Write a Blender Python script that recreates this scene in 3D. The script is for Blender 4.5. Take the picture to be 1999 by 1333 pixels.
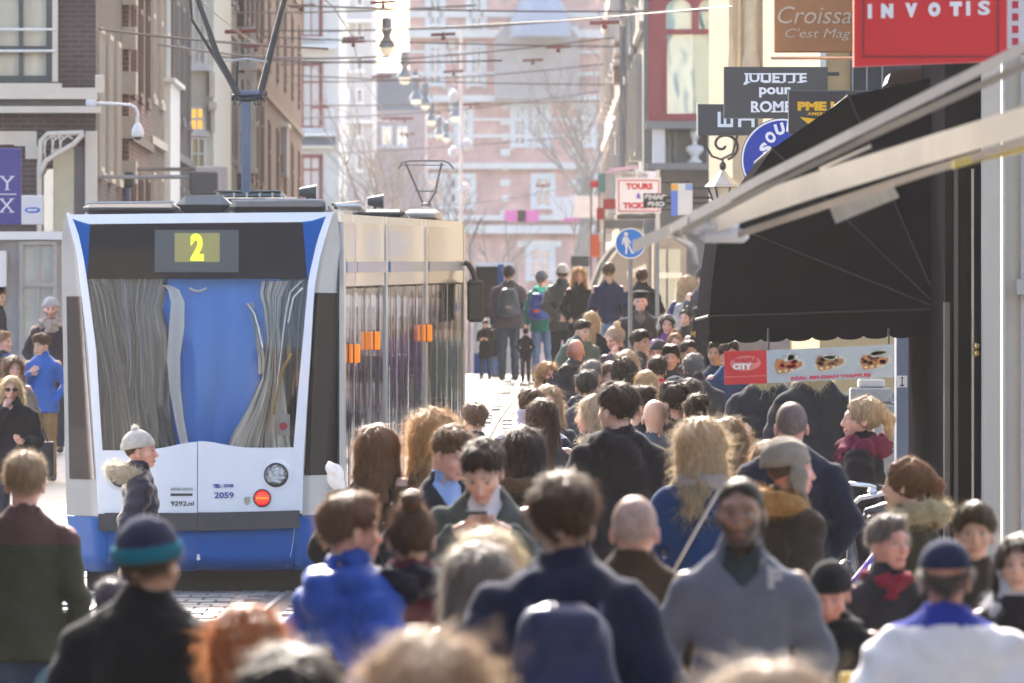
import bpy, math, random
import numpy as np
from mathutils import Vector, Matrix

for _o in list(bpy.data.objects):
    bpy.data.objects.remove(_o)
S = bpy.context.scene
COL = S.collection
F = 20000.0            # focal length in photograph pixels (360 mm on a 36 mm sensor, 1999 px wide)
CAMH, HOR, CX = 2.05, 715.0, 999.5

# ------------------------------------------------------------------ camera
cd = bpy.data.cameras.new('camera'); cam = bpy.data.objects.new('camera', cd); COL.objects.link(cam)
cd.sensor_width = 36.0; cd.lens = 36.0 * F / 1999.0
cd.clip_start = 0.5; cd.clip_end = 6000
cam.location = (0, 0, CAMH)
cam.rotation_euler = (math.radians(90) + math.atan((HOR - 666.5) / F), 0, 0)
cd.dof.use_dof = True; cd.dof.focus_distance = F / 265.0
cd.dof.aperture_fstop = 11.0; cd.dof.aperture_blades = 0
S.camera = cam

# ------------------------------------------------------------------ sky, sun, exposure
SUN_EL, SUN_AZ = 34.0, -9.0     # azimuth from +Y, negative towards -X
w = bpy.data.worlds.new('World'); S.world = w; w.use_nodes = True
nt = w.node_tree; nt.nodes.clear()
sky = nt.nodes.new('ShaderNodeTexSky'); sky.sky_type = 'NISHITA'; sky.sun_disc = False
sky.sun_elevation = math.radians(SUN_EL); sky.sun_rotation = math.radians(SUN_AZ)
sky.air_density = 0.8; sky.dust_density = 5.0; sky.ozone_density = 0.3
bg = nt.nodes.new('ShaderNodeBackground'); bg.inputs['Strength'].default_value = 0.15
wo = nt.nodes.new('ShaderNodeOutputWorld')
nt.links.new(sky.outputs[0], bg.inputs[0]); nt.links.new(bg.outputs[0], wo.inputs[0])
sd = bpy.data.lights.new('sun', 'SUN'); sd.energy = 3.0; sd.angle = math.radians(0.6); sd.color = (1.0, 0.95, 0.88)
sun = bpy.data.objects.new('sun', sd); COL.objects.link(sun)
_e, _a = math.radians(SUN_EL), math.radians(SUN_AZ)
_d = Vector((math.sin(_a) * math.cos(_e), math.cos(_a) * math.cos(_e), math.sin(_e)))   # towards the sun
sun.rotation_euler = _d.to_track_quat('Z', 'Y').to_euler()
sun.location = (0, 60, 40)
S.view_settings.view_transform = 'Standard'; S.view_settings.look = 'None'
S.view_settings.exposure = 2.3; S.view_settings.gamma = 1.0
S.view_settings.use_curve_mapping = False
S.cycles.max_bounces = 8; S.cycles.diffuse_bounces = 3; S.cycles.glossy_bounces = 4
S.cycles.transmission_bounces = 4; S.cycles.volume_bounces = 0; S.cycles.transparent_max_bounces = 12
S.cycles.use_denoising = True
S.cycles.caustics_reflective = False; S.cycles.caustics_refractive = False
S.cycles.sample_clamp_indirect = 4.0

# ------------------------------------------------------------------ measuring helpers
def PX(px, s): return (px - CX) / s                    # metres to the side of the street's centre line
def PZ(py, s): return CAMH + (HOR - py) / s            # metres above the street in front
def W(px, py, s): return Vector((PX(px, s), F / s, PZ(py, s)))
HP = [(-50, 0), (70, 0), (85, .08), (95, .17), (107, .38), (113, .62), (121, 1.02), (132, 1.38), (138, 1.52), (154, 1.84), (165, 1.93), (180, 1.93), (240, 1.0), (400, .6), (5000, .6)]
def GH(y): return float(np.interp(y, [a for a, b in HP], [b for a, b in HP]))

# ------------------------------------------------------------------ materials
MC = {}
def mat(name, color, rough=0.7, metal=0.0, var=0.12, vscale=6.0, bump=0.0, bscale=40.0, sheen=0.0, emit=None, estr=0.0,
        trans=0.0, spec=0.5, coat=0.0, stretch=(1, 1, 1), var2=None, alpha=None):
    key = (name, tuple(color), rough, metal, var, vscale, bump, bscale, sheen, trans, estr, stretch)
    if key in MC: return MC[key]
    m = bpy.data.materials.new(name); m.use_nodes = True; MC[key] = m
    t = m.node_tree; b = t.nodes['Principled BSDF']; out = t.nodes['Material Output']
    c = tuple(color) + (1,)
    b.inputs['Base Color'].default_value = c; b.inputs['Roughness'].default_value = rough
    b.inputs['Metallic'].default_value = metal; b.inputs['Specular IOR Level'].default_value = spec
    if sheen: b.inputs['Sheen Weight'].default_value = sheen; b.inputs['Sheen Roughness'].default_value = 0.4
    if coat: b.inputs['Coat Weight'].default_value = coat; b.inputs['Coat Roughness'].default_value = 0.08
    if emit: b.inputs['Emission Color'].default_value = tuple(emit) + (1,); b.inputs['Emission Strength'].default_value = estr
    tc = t.nodes.new('ShaderNodeTexCoord'); mp = t.nodes.new('ShaderNodeMapping'); mp.inputs['Scale'].default_value = stretch
    t.links.new(tc.outputs['Object'], mp.inputs[0])
    if var:
        n = t.nodes.new('ShaderNodeTexNoise'); n.inputs['Scale'].default_value = vscale; n.inputs['Detail'].default_value = 5; n.inputs['Roughness'].default_value = .65
        t.links.new(mp.outputs[0], n.inputs['Vector'])
        mx = t.nodes.new('ShaderNodeMix'); mx.data_type = 'RGBA'
        mx.inputs[6].default_value = tuple(max(0, x * (1 - 2 * var)) for x in color) + (1,)
        c2 = var2 if var2 else tuple(min(1, x * (1 + 2 * var) + .01 * var) for x in color)
        mx.inputs[7].default_value = tuple(c2) + (1,)
        t.links.new(n.outputs['Fac'], mx.inputs[0]); t.links.new(mx.outputs[2], b.inputs['Base Color'])
    if bump:
        n2 = t.nodes.new('ShaderNodeTexNoise'); n2.inputs['Scale'].default_value = bscale; n2.inputs['Detail'].default_value = 4
        t.links.new(mp.outputs[0], n2.inputs['Vector'])
        bp = t.nodes.new('ShaderNodeBump'); bp.inputs['Strength'].default_value = bump; bp.inputs['Distance'].default_value = .02
        t.links.new(n2.outputs['Fac'], bp.inputs['Height']); t.links.new(bp.outputs[0], b.inputs['Normal'])
    if trans:
        tr = t.nodes.new('ShaderNodeBsdfTranslucent'); ms = t.nodes.new('ShaderNodeMixShader'); ms.inputs[0].default_value = trans
        tr.inputs[0].default_value = c
        if var: t.links.new(mx.outputs[2], tr.inputs[0])
        t.links.new(b.outputs[0], ms.inputs[1]); t.links.new(tr.outputs[0], ms.inputs[2]); t.links.new(ms.outputs[0], out.inputs[0])
    return m

def brickmat(name, c1, c2, mortar, scale=1.0, rough=.85):
    key = ('brick', name, c1)
    if key in MC: return MC[key]
    m = bpy.data.materials.new(name); m.use_nodes = True; MC[key] = m
    t = m.node_tree; b = t.nodes['Principled BSDF']; b.inputs['Roughness'].default_value = rough
    tc = t.nodes.new('ShaderNodeTexCoord'); sp = t.nodes.new('ShaderNodeSeparateXYZ'); cb = t.nodes.new('ShaderNodeCombineXYZ')
    ad = t.nodes.new('ShaderNodeMath'); ad.operation = 'ADD'
    t.links.new(tc.outputs['Object'], sp.inputs[0]); t.links.new(sp.outputs[0], ad.inputs[0]); t.links.new(sp.outputs[1], ad.inputs[1])
    t.links.new(ad.outputs[0], cb.inputs[0]); t.links.new(sp.outputs[2], cb.inputs[1])
    br = t.nodes.new('ShaderNodeTexBrick'); t.links.new(cb.outputs[0], br.inputs['Vector'])
    br.inputs['Scale'].default_value = scale; br.inputs['Brick Width'].default_value = .22; br.inputs['Row Height'].default_value = .065
    br.inputs['Mortar Size'].default_value = .008; br.inputs['Color1'].default_value = c1 + (1,); br.inputs['Color2'].default_value = c2 + (1,); br.inputs['Mortar'].default_value = mortar + (1,)
    n = t.nodes.new('ShaderNodeTexNoise'); n.inputs['Scale'].default_value = .9; n.inputs['Detail'].default_value = 6
    t.links.new(tc.outputs['Object'], n.inputs['Vector'])
    rp = t.nodes.new('ShaderNodeMapRange'); rp.inputs[1].default_value = .3; rp.inputs[2].default_value = .7; rp.inputs[3].default_value = .7; rp.inputs[4].default_value = 1.2
    t.links.new(n.outputs['Fac'], rp.inputs[0])
    mx = t.nodes.new('ShaderNodeVectorMath'); mx.operation = 'SCALE'
    t.links.new(br.outputs['Color'], mx.inputs[0]); t.links.new(rp.outputs[0], mx.inputs['Scale']); t.links.new(mx.outputs[0], b.inputs['Base Color'])
    bp = t.nodes.new('ShaderNodeBump'); bp.inputs['Strength'].default_value = .5; bp.inputs['Distance'].default_value = .01; bp.invert = True
    t.links.new(br.outputs['Fac'], bp.inputs['Height']); t.links.new(bp.outputs[0], b.inputs['Normal'])
    return m

def glassmat(name, tint=(.02, .025, .03), rough=.03, clear=0.0, wave=0.0, wscale=(3, 3, .4), refl=(1, 1, 1), base_refl=.08):
    key = ('glass', name)
    if key in MC: return MC[key]
    m = bpy.data.materials.new(name); m.use_nodes = True; MC[key] = m
    t = m.node_tree; t.nodes.clear(); out = t.nodes.new('ShaderNodeOutputMaterial')
    gl = t.nodes.new('ShaderNodeBsdfGlossy'); gl.inputs['Roughness'].default_value = rough; gl.inputs['Color'].default_value = refl + (1,)
    fr = t.nodes.new('ShaderNodeFresnel'); fr.inputs['IOR'].default_value = 1.5
    mr = t.nodes.new('ShaderNodeMapRange'); mr.inputs[3].default_value = base_refl; mr.inputs[4].default_value = 1.0
    t.links.new(fr.outputs[0], mr.inputs[0])
    if clear > 0:
        a = t.nodes.new('ShaderNodeBsdfTransparent'); a.inputs[0].default_value = (clear, clear, clear * 1.01, 1)
    else:
        a = t.nodes.new('ShaderNodeBsdfDiffuse'); a.inputs[0].default_value = tint + (1,)
    ms = t.nodes.new('ShaderNodeMixShader'); t.links.new(mr.outputs[0], ms.inputs[0]); t.links.new(a.outputs[0], ms.inputs[1]); t.links.new(gl.outputs[0], ms.inputs[2])
    t.links.new(ms.outputs[0], out.inputs[0])
    if wave:
        tc = t.nodes.new('ShaderNodeTexCoord'); mp = t.nodes.new('ShaderNodeMapping'); mp.inputs['Scale'].default_value = wscale
        n = t.nodes.new('ShaderNodeTexNoise'); n.inputs['Scale'].default_value = 1.0; n.inputs['Detail'].default_value = 2
        bp = t.nodes.new('ShaderNodeBump'); bp.inputs['Strength'].default_value = wave; bp.inputs['Distance'].default_value = .05
        t.links.new(tc.outputs['Object'], mp.inputs[0]); t.links.new(mp.outputs[0], n.inputs[0]); t.links.new(n.outputs['Fac'], bp.inputs['Height'])
        t.links.new(bp.outputs[0], gl.inputs['Normal'])
    return m

# ------------------------------------------------------------------ object helpers
def tag(o, label=None, cat=None, group=None, kind=None):
    if label: o['label'] = label
    if cat: o['category'] = cat
    if group: o['group'] = group
    if kind: o['kind'] = kind
    return o
def thing(name, label, cat, loc=(0, 0, 0), rot=0.0, group=None, kind=None):
    o = bpy.data.objects.new(name, None); COL.objects.link(o); o.empty_display_size = .2
    o.location = loc; o.rotation_euler = (0, 0, rot)
    return tag(o, label, cat, group, kind)

class MB:
    """collects shapes, then links them as one mesh object"""
    def __init__(s): s.v = []; s.f = []; s.sm = []
    def add(s, vs, fs, smooth=False):
        n = len(s.v); s.v += [tuple(v) for v in vs]; s.f += [tuple(i + n for i in f) for f in fs]; s.sm += [smooth] * len(fs); return s
    def box(s, x0, x1, y0, y1, z0, z1, rz=0, c=None):
        x0, x1 = min(x0, x1), max(x0, x1); y0, y1 = min(y0, y1), max(y0, y1); z0, z1 = min(z0, z1), max(z0, z1)
        vs = [(x0, y0, z0), (x1, y0, z0), (x1, y1, z0), (x0, y1, z0), (x0, y0, z1), (x1, y0, z1), (x1, y1, z1), (x0, y1, z1)]
        if rz:
            cx, cy = c if c else ((x0 + x1) / 2, (y0 + y1) / 2); ca, sa = math.cos(rz), math.sin(rz)
            vs = [(cx + (x - cx) * ca - (y - cy) * sa, cy + (x - cx) * sa + (y - cy) * ca, z) for x, y, z in vs]
        return s.add(vs, [(0, 3, 2, 1), (4, 5, 6, 7), (0, 1, 5, 4), (1, 2, 6, 5), (2, 3, 7, 6), (3, 0, 4, 7)])
    def bbox(s, x0, x1, y0, y1, z0, z1, b=.01):
        """box with chamfered edges"""
        vs = []
        for sx, X, dx in ((0, x0, b), (1, x1, -b)):
            for sy, Y, dy in ((0, y0, b), (1, y1, -b)):
                for sz, Z, dz in ((0, z0, b), (1, z1, -b)):
                    vs += [(X, Y + dy, Z + dz), (X + dx, Y, Z + dz), (X + dx, Y + dy, Z)]
        import bmesh
        bm = bmesh.new(); vv = [bm.verts.new(v) for v in vs]
        r = bmesh.ops.convex_hull(bm, input=vv)
        bm.verts.ensure_lookup_table(); bm.verts.index_update()
        vl = [tuple(v.co) for v in bm.verts]; fl = [tuple(v.index for v in f.verts) for f in bm.faces]; bm.free()
        return s.add(vl, fl)
    def prism(s, pts, y0, y1, axis='y'):
        """outline in (x,z) extruded along y (axis y), or (y,z) along x, or (x,y) along z"""
        n = len(pts)
        mk = {'y': lambda p, t: (p[0], t, p[1]), 'x': lambda p, t: (t, p[0], p[1]), 'z': lambda p, t: (p[0], p[1], t)}[axis]
        vs = [mk(p, y0) for p in pts] + [mk(p, y1) for p in pts]
        fs = [tuple(range(n)), tuple(range(2 * n - 1, n - 1, -1))] + [(i, i + n, (i + 1) % n + n, (i + 1) % n) for i in range(n)]
        return s.add(vs, fs)
    def tube(s, pts, r, n=8, r2=None, smooth=True, closed=False):
        pts = [Vector(p) for p in pts]; m = len(pts); vs = []; up = Vector((0, 0, 1))
        prev = None
        for i, p in enumerate(pts):
            a = pts[(i - 1) % m] if (i or closed) else p; b = pts[(i + 1) % m] if (i < m - 1 or closed) else p
            t = (b - a); t = t.normalized() if t.length > 1e-9 else Vector((0, 0, 1))
            if prev is None:
                u = t.cross(up); u = t.cross(Vector((1, 0, 0))) if u.length < 1e-3 else u; u.normalize()
            else:
                u = prev - t * prev.dot(t); u = u.normalized() if u.length > 1e-6 else prev
            prev = u; v = t.cross(u)
            rr = r[i] if isinstance(r, (list, tuple)) else (r if r2 is None else r + (r2 - r) * i / max(1, m - 1))
            for k in range(n):
                an = 2 * math.pi * k / n; vs.append(p + u * (rr * math.cos(an)) + v * (rr * math.sin(an)))
        fs = []
        for i in range(m if closed else m - 1):
            j = (i + 1) % m
            for k in range(n):
                fs.append((i * n + k, i * n + (k + 1) % n, j * n + (k + 1) % n, j * n + k))
        if not closed: fs += [tuple(range(n - 1, -1, -1)), tuple((m - 1) * n + k for k in range(n))]
        return s.add(vs, fs, smooth)
    def lathe(s, prof, c, n=16, axis='z', smooth=True):
        """profile of (radius, height) about an axis through c"""
        vs = []
        for r, h in prof:
            for k in range(n):
                a = 2 * math.pi * k / n; p = (r * math.cos(a), r * math.sin(a), h)
                if axis == 'y': p = (p[0], p[2], p[1])
                if axis == 'x': p = (p[2], p[0], p[1])
                vs.append((c[0] + p[0], c[1] + p[1], c[2] + p[2]))
        fs = [(i * n + k, i * n + (k + 1) % n, (i + 1) * n + (k + 1) % n, (i + 1) * n + k) for i in range(len(prof) - 1) for k in range(n)]
        fs += [tuple(range(n - 1, -1, -1)), tuple((len(prof) - 1) * n + k for k in range(n))]
        return s.add(vs, fs, smooth)
    def surf(s, P, thick=0.0, smooth=True):
        """grid of points [i][j]"""
        n, m = len(P), len(P[0]); vs = [p for row in P for p in row]
        fs = [(i * m + j, i * m + j + 1, (i + 1) * m + j + 1, (i + 1) * m + j) for i in range(n - 1) for j in range(m - 1)]
        return s.add(vs, fs, smooth)
    def build(s, name, m, parent=None, kind=None, fix=True):
        me = bpy.data.meshes.new(name); off = Vector((0, 0, 0))
        if parent is not None and fix: off = parent.matrix_basis.translation if parent.parent is None else WORLD[parent.name]
        vs = [(v[0] - off.x, v[1] - off.y, v[2] - off.z) for v in s.v]
        me.from_pydata(vs, [], s.f); me.polygons.foreach_set('use_smooth', s.sm); me.materials.append(m)
        if any(s.sm):
            try: me.set_sharp_from_angle(angle=math.radians(50))
            except Exception: pass
        me.update()
        o = bpy.data.objects.new(name, me); COL.objects.link(o)
        if parent is not None:
            o.parent = parent
            if not fix: pass
            WORLD[o.name] = off.copy()
        else: WORLD[o.name] = Vector((0, 0, 0))
        if kind: o['kind'] = kind
        return o
WORLD = {}
def part(mb, name, m, parent): return mb.build(name, m, parent)
def copyobj(o, parent=None, loc=None):
    c = o.copy(); COL.objects.link(c)
    if parent is not None: c.parent = parent
    if loc is not None: c.location = loc
    return c
def copytree(root, loc, rot=None, label=None):
    c = root.copy(); COL.objects.link(c); c.location = loc
    if rot is not None: c.rotation_euler = rot
    if label: c['label'] = label
    for ch in [o for o in root.children]:
        d = ch.copy(); COL.objects.link(d); d.parent = c
        for g in ch.children:
            e = g.copy(); COL.objects.link(e); e.parent = d
    return c

def text(name, txt, center, size, m, parent=None, bold=0.0, shear=0.0, depth=.006, space=1.0, wscale=1.0, tilt=0.0, width=None, yaw=0.0, height=None):
    """flat lettering facing the camera side (-Y), centred at center"""
    cu = bpy.data.curves.new(name, 'FONT'); cu.body = txt; cu.size = size; cu.offset = bold; cu.shear = shear; cu.space_character = space
    cu.align_x = 'CENTER'; cu.align_y = 'CENTER'; cu.resolution_u = 3; cu.extrude = depth
    tmp = bpy.data.objects.new('tmp', cu); COL.objects.link(tmp)
    bpy.context.view_layer.update()
    me = bpy.data.meshes.new_from_object(tmp.evaluated_get(bpy.context.evaluated_depsgraph_get()))
    bpy.data.objects.remove(tmp)
    me.name = name; n = len(me.vertices); co = np.empty(n * 3, dtype=np.float32); me.vertices.foreach_get('co', co); co = co.reshape(-1, 3)
    mn, mx = co.min(0), co.max(0); co[:, 0] -= (mn[0] + mx[0]) / 2; co[:, 1] -= (mn[1] + mx[1]) / 2
    if width: co[:, 0] *= width / (mx[0] - mn[0])
    if height: co[:, 1] *= height / (mx[1] - mn[1])
    co[:, 0] *= wscale
    x, y, z = co[:, 0].copy(), co[:, 1].copy(), co[:, 2].copy()
    ct, st = math.cos(tilt), math.sin(tilt); x, y = x * ct - y * st, x * st + y * ct
    cyw, syw = math.cos(yaw), math.sin(yaw)
    off = Vector((0, 0, 0))
    if parent is not None: off = parent.matrix_basis.translation if parent.parent is None else WORLD[parent.name]
    c = Vector(center) - off
    out = np.stack([c.x + x * cyw + z * syw, c.y + x * syw - z * cyw, c.z + y], 1).astype(np.float32)
    me.vertices.foreach_set('co', out.ravel()); me.materials.clear(); me.materials.append(m); me.update()
    o = bpy.data.objects.new(name, me); COL.objects.link(o); WORLD[o.name] = off.copy()
    if parent is not None: o.parent = parent
    return o
# ================================================================== people
RNG = np.random.default_rng(7)
def axis(lo, hi, coarse, fines):
    out = [lo]
    while out[-1] < hi:
        p = out[-1]; h = coarse
        for a, b, f in fines:
            if a <= p < b: h = min(h, f)
            elif p < a and p + h > a: h = min(h, max(f, (a - p)))
        out.append(p + h)
    return np.array(out, dtype=np.float32)
class G:
    def __init__(s, xs, ys, zs):
        s.a = (xs, ys, zs); s.F = np.full((len(xs), len(ys), len(zs)), .3, np.float32)
    def sub(s, lo, hi):
        sl = tuple(slice(int(np.searchsorted(s.a[i], lo[i])), int(np.searchsorted(s.a[i], hi[i]))) for i in range(3))
        return sl, (s.a[0][sl[0]][:, None, None], s.a[1][sl[1]][None, :, None], s.a[2][sl[2]][None, None, :])
def smin(a, b, k):
    if k <= 0: return np.minimum(a, b)
    h = np.clip(.5 + .5 * (b - a) / k, 0, 1); return b + (a - b) * h - k * h * (1 - h)
def smax(a, b, k): return -smin(-a, -b, k)
def d_ell(P, c, r):
    x, y, z = P[0] - c[0], P[1] - c[1], P[2] - c[2]
    k0 = np.sqrt((x / r[0]) ** 2 + (y / r[1]) ** 2 + (z / r[2]) ** 2); k1 = np.sqrt((x / r[0] ** 2) ** 2 + (y / r[1] ** 2) ** 2 + (z / r[2] ** 2) ** 2) + 1e-6
    return k0 * (k0 - 1) / k1
def d_cap(P, a, b, ra, rb, ky=1.0):
    ax, ay, az = a[0], a[1] / ky, a[2]; bx, by, bz = b[0] - ax, b[1] / ky - ay, b[2] - az
    x, y, z = P[0] - ax, P[1] / ky - ay, P[2] - az
    t = np.clip((x * bx + y * by + z * bz) / (bx * bx + by * by + bz * bz + 1e-9), 0, 1)
    return (np.sqrt((x - t * bx) ** 2 + (y - t * by) ** 2 + (z - t * bz) ** 2) - (ra + (rb - ra) * t)) * (ky if ky < 1 else 1)
def ell(g, c, r, k=.02):
    m = max(r) + k + .05; sl, P = g.sub([c[i] - m for i in range(3)], [c[i] + m for i in range(3)])
    if g.F[sl].size: g.F[sl] = smin(g.F[sl], d_ell(P, c, r), k)
def cap(g, a, b, ra, rb, k=.02, ky=1.0):
    m = max(ra, rb) + k + .05; sl, P = g.sub([min(a[i], b[i]) - m for i in range(3)], [max(a[i], b[i]) + m for i in range(3)])
    if g.F[sl].size: g.F[sl] = smin(g.F[sl], d_cap(P, a, b, ra, rb, ky), k)

_E = [((0,0,0),(1,0,0)),((0,1,0),(1,1,0)),((0,0,1),(1,0,1)),((0,1,1),(1,1,1)),((0,0,0),(0,1,0)),((1,0,0),(1,1,0)),((0,0,1),(0,1,1)),((1,0,1),(1,1,1)),
      ((0,0,0),(0,0,1)),((1,0,0),(1,0,1)),((0,1,0),(0,1,1)),((1,1,0),(1,1,1))]
def nets(g):
    A = g.F; xs, ys, zs = g.a
    A = A.copy(); A[0] = A[-1] = .1; A[:, 0] = A[:, -1] = .1; A[:, :, 0] = A[:, :, -1] = .1
    I = A < 0
    c = I[:-1].astype(np.int8) + I[1:]; c = c[:, :-1] + c[:, 1:]; c = c[:, :, :-1] + c[:, :, 1:]
    ix, iy, iz = np.nonzero((c > 0) & (c < 8)); n = len(ix)
    if n == 0: return np.zeros((0, 3), np.float32), np.zeros((0, 4), np.int32)
    acc = np.zeros((n, 3), np.float64); cnt = np.zeros(n)
    for (a, b) in _E:
        va = A[ix + a[0], iy + a[1], iz + a[2]]; vb = A[ix + b[0], iy + b[1], iz + b[2]]
        m = (va < 0) != (vb < 0); t = np.where(m, va / np.where(m, va - vb, 1), 0)
        pa = np.stack([xs[ix + a[0]], ys[iy + a[1]], zs[iz + a[2]]], 1); pb = np.stack([xs[ix + b[0]], ys[iy + b[1]], zs[iz + b[2]]], 1)
        acc += np.where(m[:, None], pa + (pb - pa) * t[:, None], 0); cnt += m
    V = (acc / cnt[:, None]).astype(np.float32)
    idx = np.full(A.shape, -1, np.int32); idx[ix, iy, iz] = np.arange(n)
    Q = []
    for ax in range(3):
        a1, a2 = [(1, 2), (2, 0), (0, 1)][ax]
        sl0 = [slice(1, -1)] * 3; sl1 = [slice(1, -1)] * 3; sl0[ax] = slice(0, -1); sl1[ax] = slice(1, None)
        x0, x1 = I[tuple(sl0)], I[tuple(sl1)]; e = np.nonzero(x0 != x1); inside = x0[e]
        p = [e[0] + (0 if ax == 0 else 1), e[1] + (0 if ax == 1 else 1), e[2] + (0 if ax == 2 else 1)]
        def at(d1, d2):
            q = list(p); q[a1] = q[a1] - d1; q[a2] = q[a2] - d2; return idx[q[0], q[1], q[2]]
        quad = np.stack([at(1, 1), at(0, 1), at(0, 0), at(1, 0)], 1); quad[~inside] = quad[~inside][:, ::-1]; Q.append(quad)
    Q = np.concatenate(Q); Q = Q[(Q >= 0).all(1)]
    return V, Q
def vnormals(V, Q):
    N = np.zeros_like(V); fn = np.cross(V[Q[:, 2]] - V[Q[:, 0]], V[Q[:, 3]] - V[Q[:, 1]])
    for i in range(4): np.add.at(N, Q[:, i], fn)
    return N / (np.linalg.norm(N, axis=1, keepdims=True) + 1e-9)
def mkmesh(name, V, Q, T=None, m=None, colors=None, parent=None, smooth=True, crease=False):
    me = bpy.data.meshes.new(name); nq = len(Q); ntri = 0 if T is None else len(T)
    me.vertices.add(len(V)); me.vertices.foreach_set('co', np.ascontiguousarray(V, np.float32).ravel())
    me.loops.add(nq * 4 + ntri * 3); lv = Q.ravel() if T is None else np.concatenate([Q.ravel(), T.ravel()])
    me.loops.foreach_set('vertex_index', lv.astype(np.int32)); me.polygons.add(nq + ntri)
    st = np.arange(nq) * 4
    if ntri: st = np.concatenate([st, nq * 4 + np.arange(ntri) * 3])
    me.polygons.foreach_set('loop_start', st.astype(np.int32))
    me.update(calc_edges=True); me.polygons.foreach_set('use_smooth', np.full(nq + ntri, smooth))
    if colors is not None:
        ca = me.color_attributes.new('tint', 'FLOAT_COLOR', 'POINT'); ca.data.foreach_set('color', np.concatenate([colors, np.ones((len(V), 1))], 1).astype(np.float32).ravel())
    if m: me.materials.append(m)
    o = bpy.data.objects.new(name, me); COL.objects.link(o)
    if parent is not None: o.parent = parent
    return o

def strands(V, N, n, L, w, lift, flow, rng, mask=None, curl=0.0, segs=2):
    cand = np.nonzero(mask)[0] if mask is not None else np.arange(len(V))
    if len(cand) == 0: return np.zeros((0, 3)), np.zeros((0, 4), int), np.zeros((0, 3), int)
    i = rng.choice(cand, n); p = V[i] - N[i] * .004; nn = N[i]; fl = flow(p)
    fl = fl + rng.normal(0, .22 + curl, fl.shape); t = fl - nn * (fl * nn).sum(1, keepdims=True); t /= np.linalg.norm(t, axis=1, keepdims=True) + 1e-6
    sd = np.cross(t, nn); sd /= np.linalg.norm(sd, axis=1, keepdims=True) + 1e-6
    LL = L * rng.uniform(.45, 1.25, (n, 1)); lf = lift * rng.uniform(.1, 1.5, (n, 1)); ww = w * rng.uniform(.6, 1.2, (n, 1))
    m = p + t * LL * .5 + nn * LL * lf * .7 + sd * rng.normal(0, .12 + curl, (n, 1)) * LL
    e = p + t * LL + nn * LL * lf + sd * rng.normal(0, .2 + curl, (n, 1)) * LL
    vs = np.stack([p - sd * ww, p + sd * ww, m + sd * ww * .7, m - sd * ww * .7, e], 1).reshape(-1, 3); b = np.arange(n)[:, None] * 5
    return vs, b + np.array([[0, 1, 2, 3]]), b + np.array([[3, 2, 4]])

def skinmat():
    if 'skin' in MC: return MC['skin']
    m = bpy.data.materials.new('skin'); m.use_nodes = True; MC['skin'] = m; t = m.node_tree; b = t.nodes['Principled BSDF']
    a = t.nodes.new('ShaderNodeVertexColor'); a.layer_name = 'tint'; n = t.nodes.new('ShaderNodeTexNoise'); n.inputs['Scale'].default_value = 60; n.inputs['Detail'].default_value = 4
    mr = t.nodes.new('ShaderNodeMapRange'); mr.inputs[3].default_value = .86; mr.inputs[4].default_value = 1.12; t.links.new(n.outputs['Fac'], mr.inputs[0])
    v = t.nodes.new('ShaderNodeVectorMath'); v.operation = 'SCALE'; t.links.new(a.outputs[0], v.inputs[0]); t.links.new(mr.outputs[0], v.inputs['Scale'])
    t.links.new(v.outputs[0], b.inputs['Base Color']); b.inputs['Roughness'].default_value = .48
    b.inputs['Subsurface Weight'].default_value = .12; b.inputs['Subsurface Radius'].default_value = (.012, .005, .003); b.inputs['Subsurface Scale'].default_value = .5
    bp = t.nodes.new('ShaderNodeBump'); bp.inputs['Strength'].default_value = .15; bp.inputs['Distance'].default_value = .004; t.links.new(n.outputs['Fac'], bp.inputs['Height']); t.links.new(bp.outputs[0], b.inputs['Normal'])
    return m
def fabric(c, kind='wool'):
    if kind == 'leather': return mat('leather', c, .35, spec=.4, var=.15, vscale=9, bump=.35, bscale=60, sheen=.04)
    if kind == 'shell': return mat('nylon_shell', c, .5, spec=.3, var=.12, vscale=7, bump=.3, bscale=30, sheen=.06)
    if kind == 'denim': return mat('denim', c, .9, spec=.15, var=.3, vscale=5, bump=.3, bscale=200, sheen=.05)
    if kind == 'knit': return mat('knit', c, .95, spec=.12, var=.18, vscale=25, bump=.9, bscale=160, sheen=.12)
    return mat('wool', c, .95, spec=.12, var=.14, vscale=11, bump=.5, bscale=120, sheen=.08)
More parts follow.
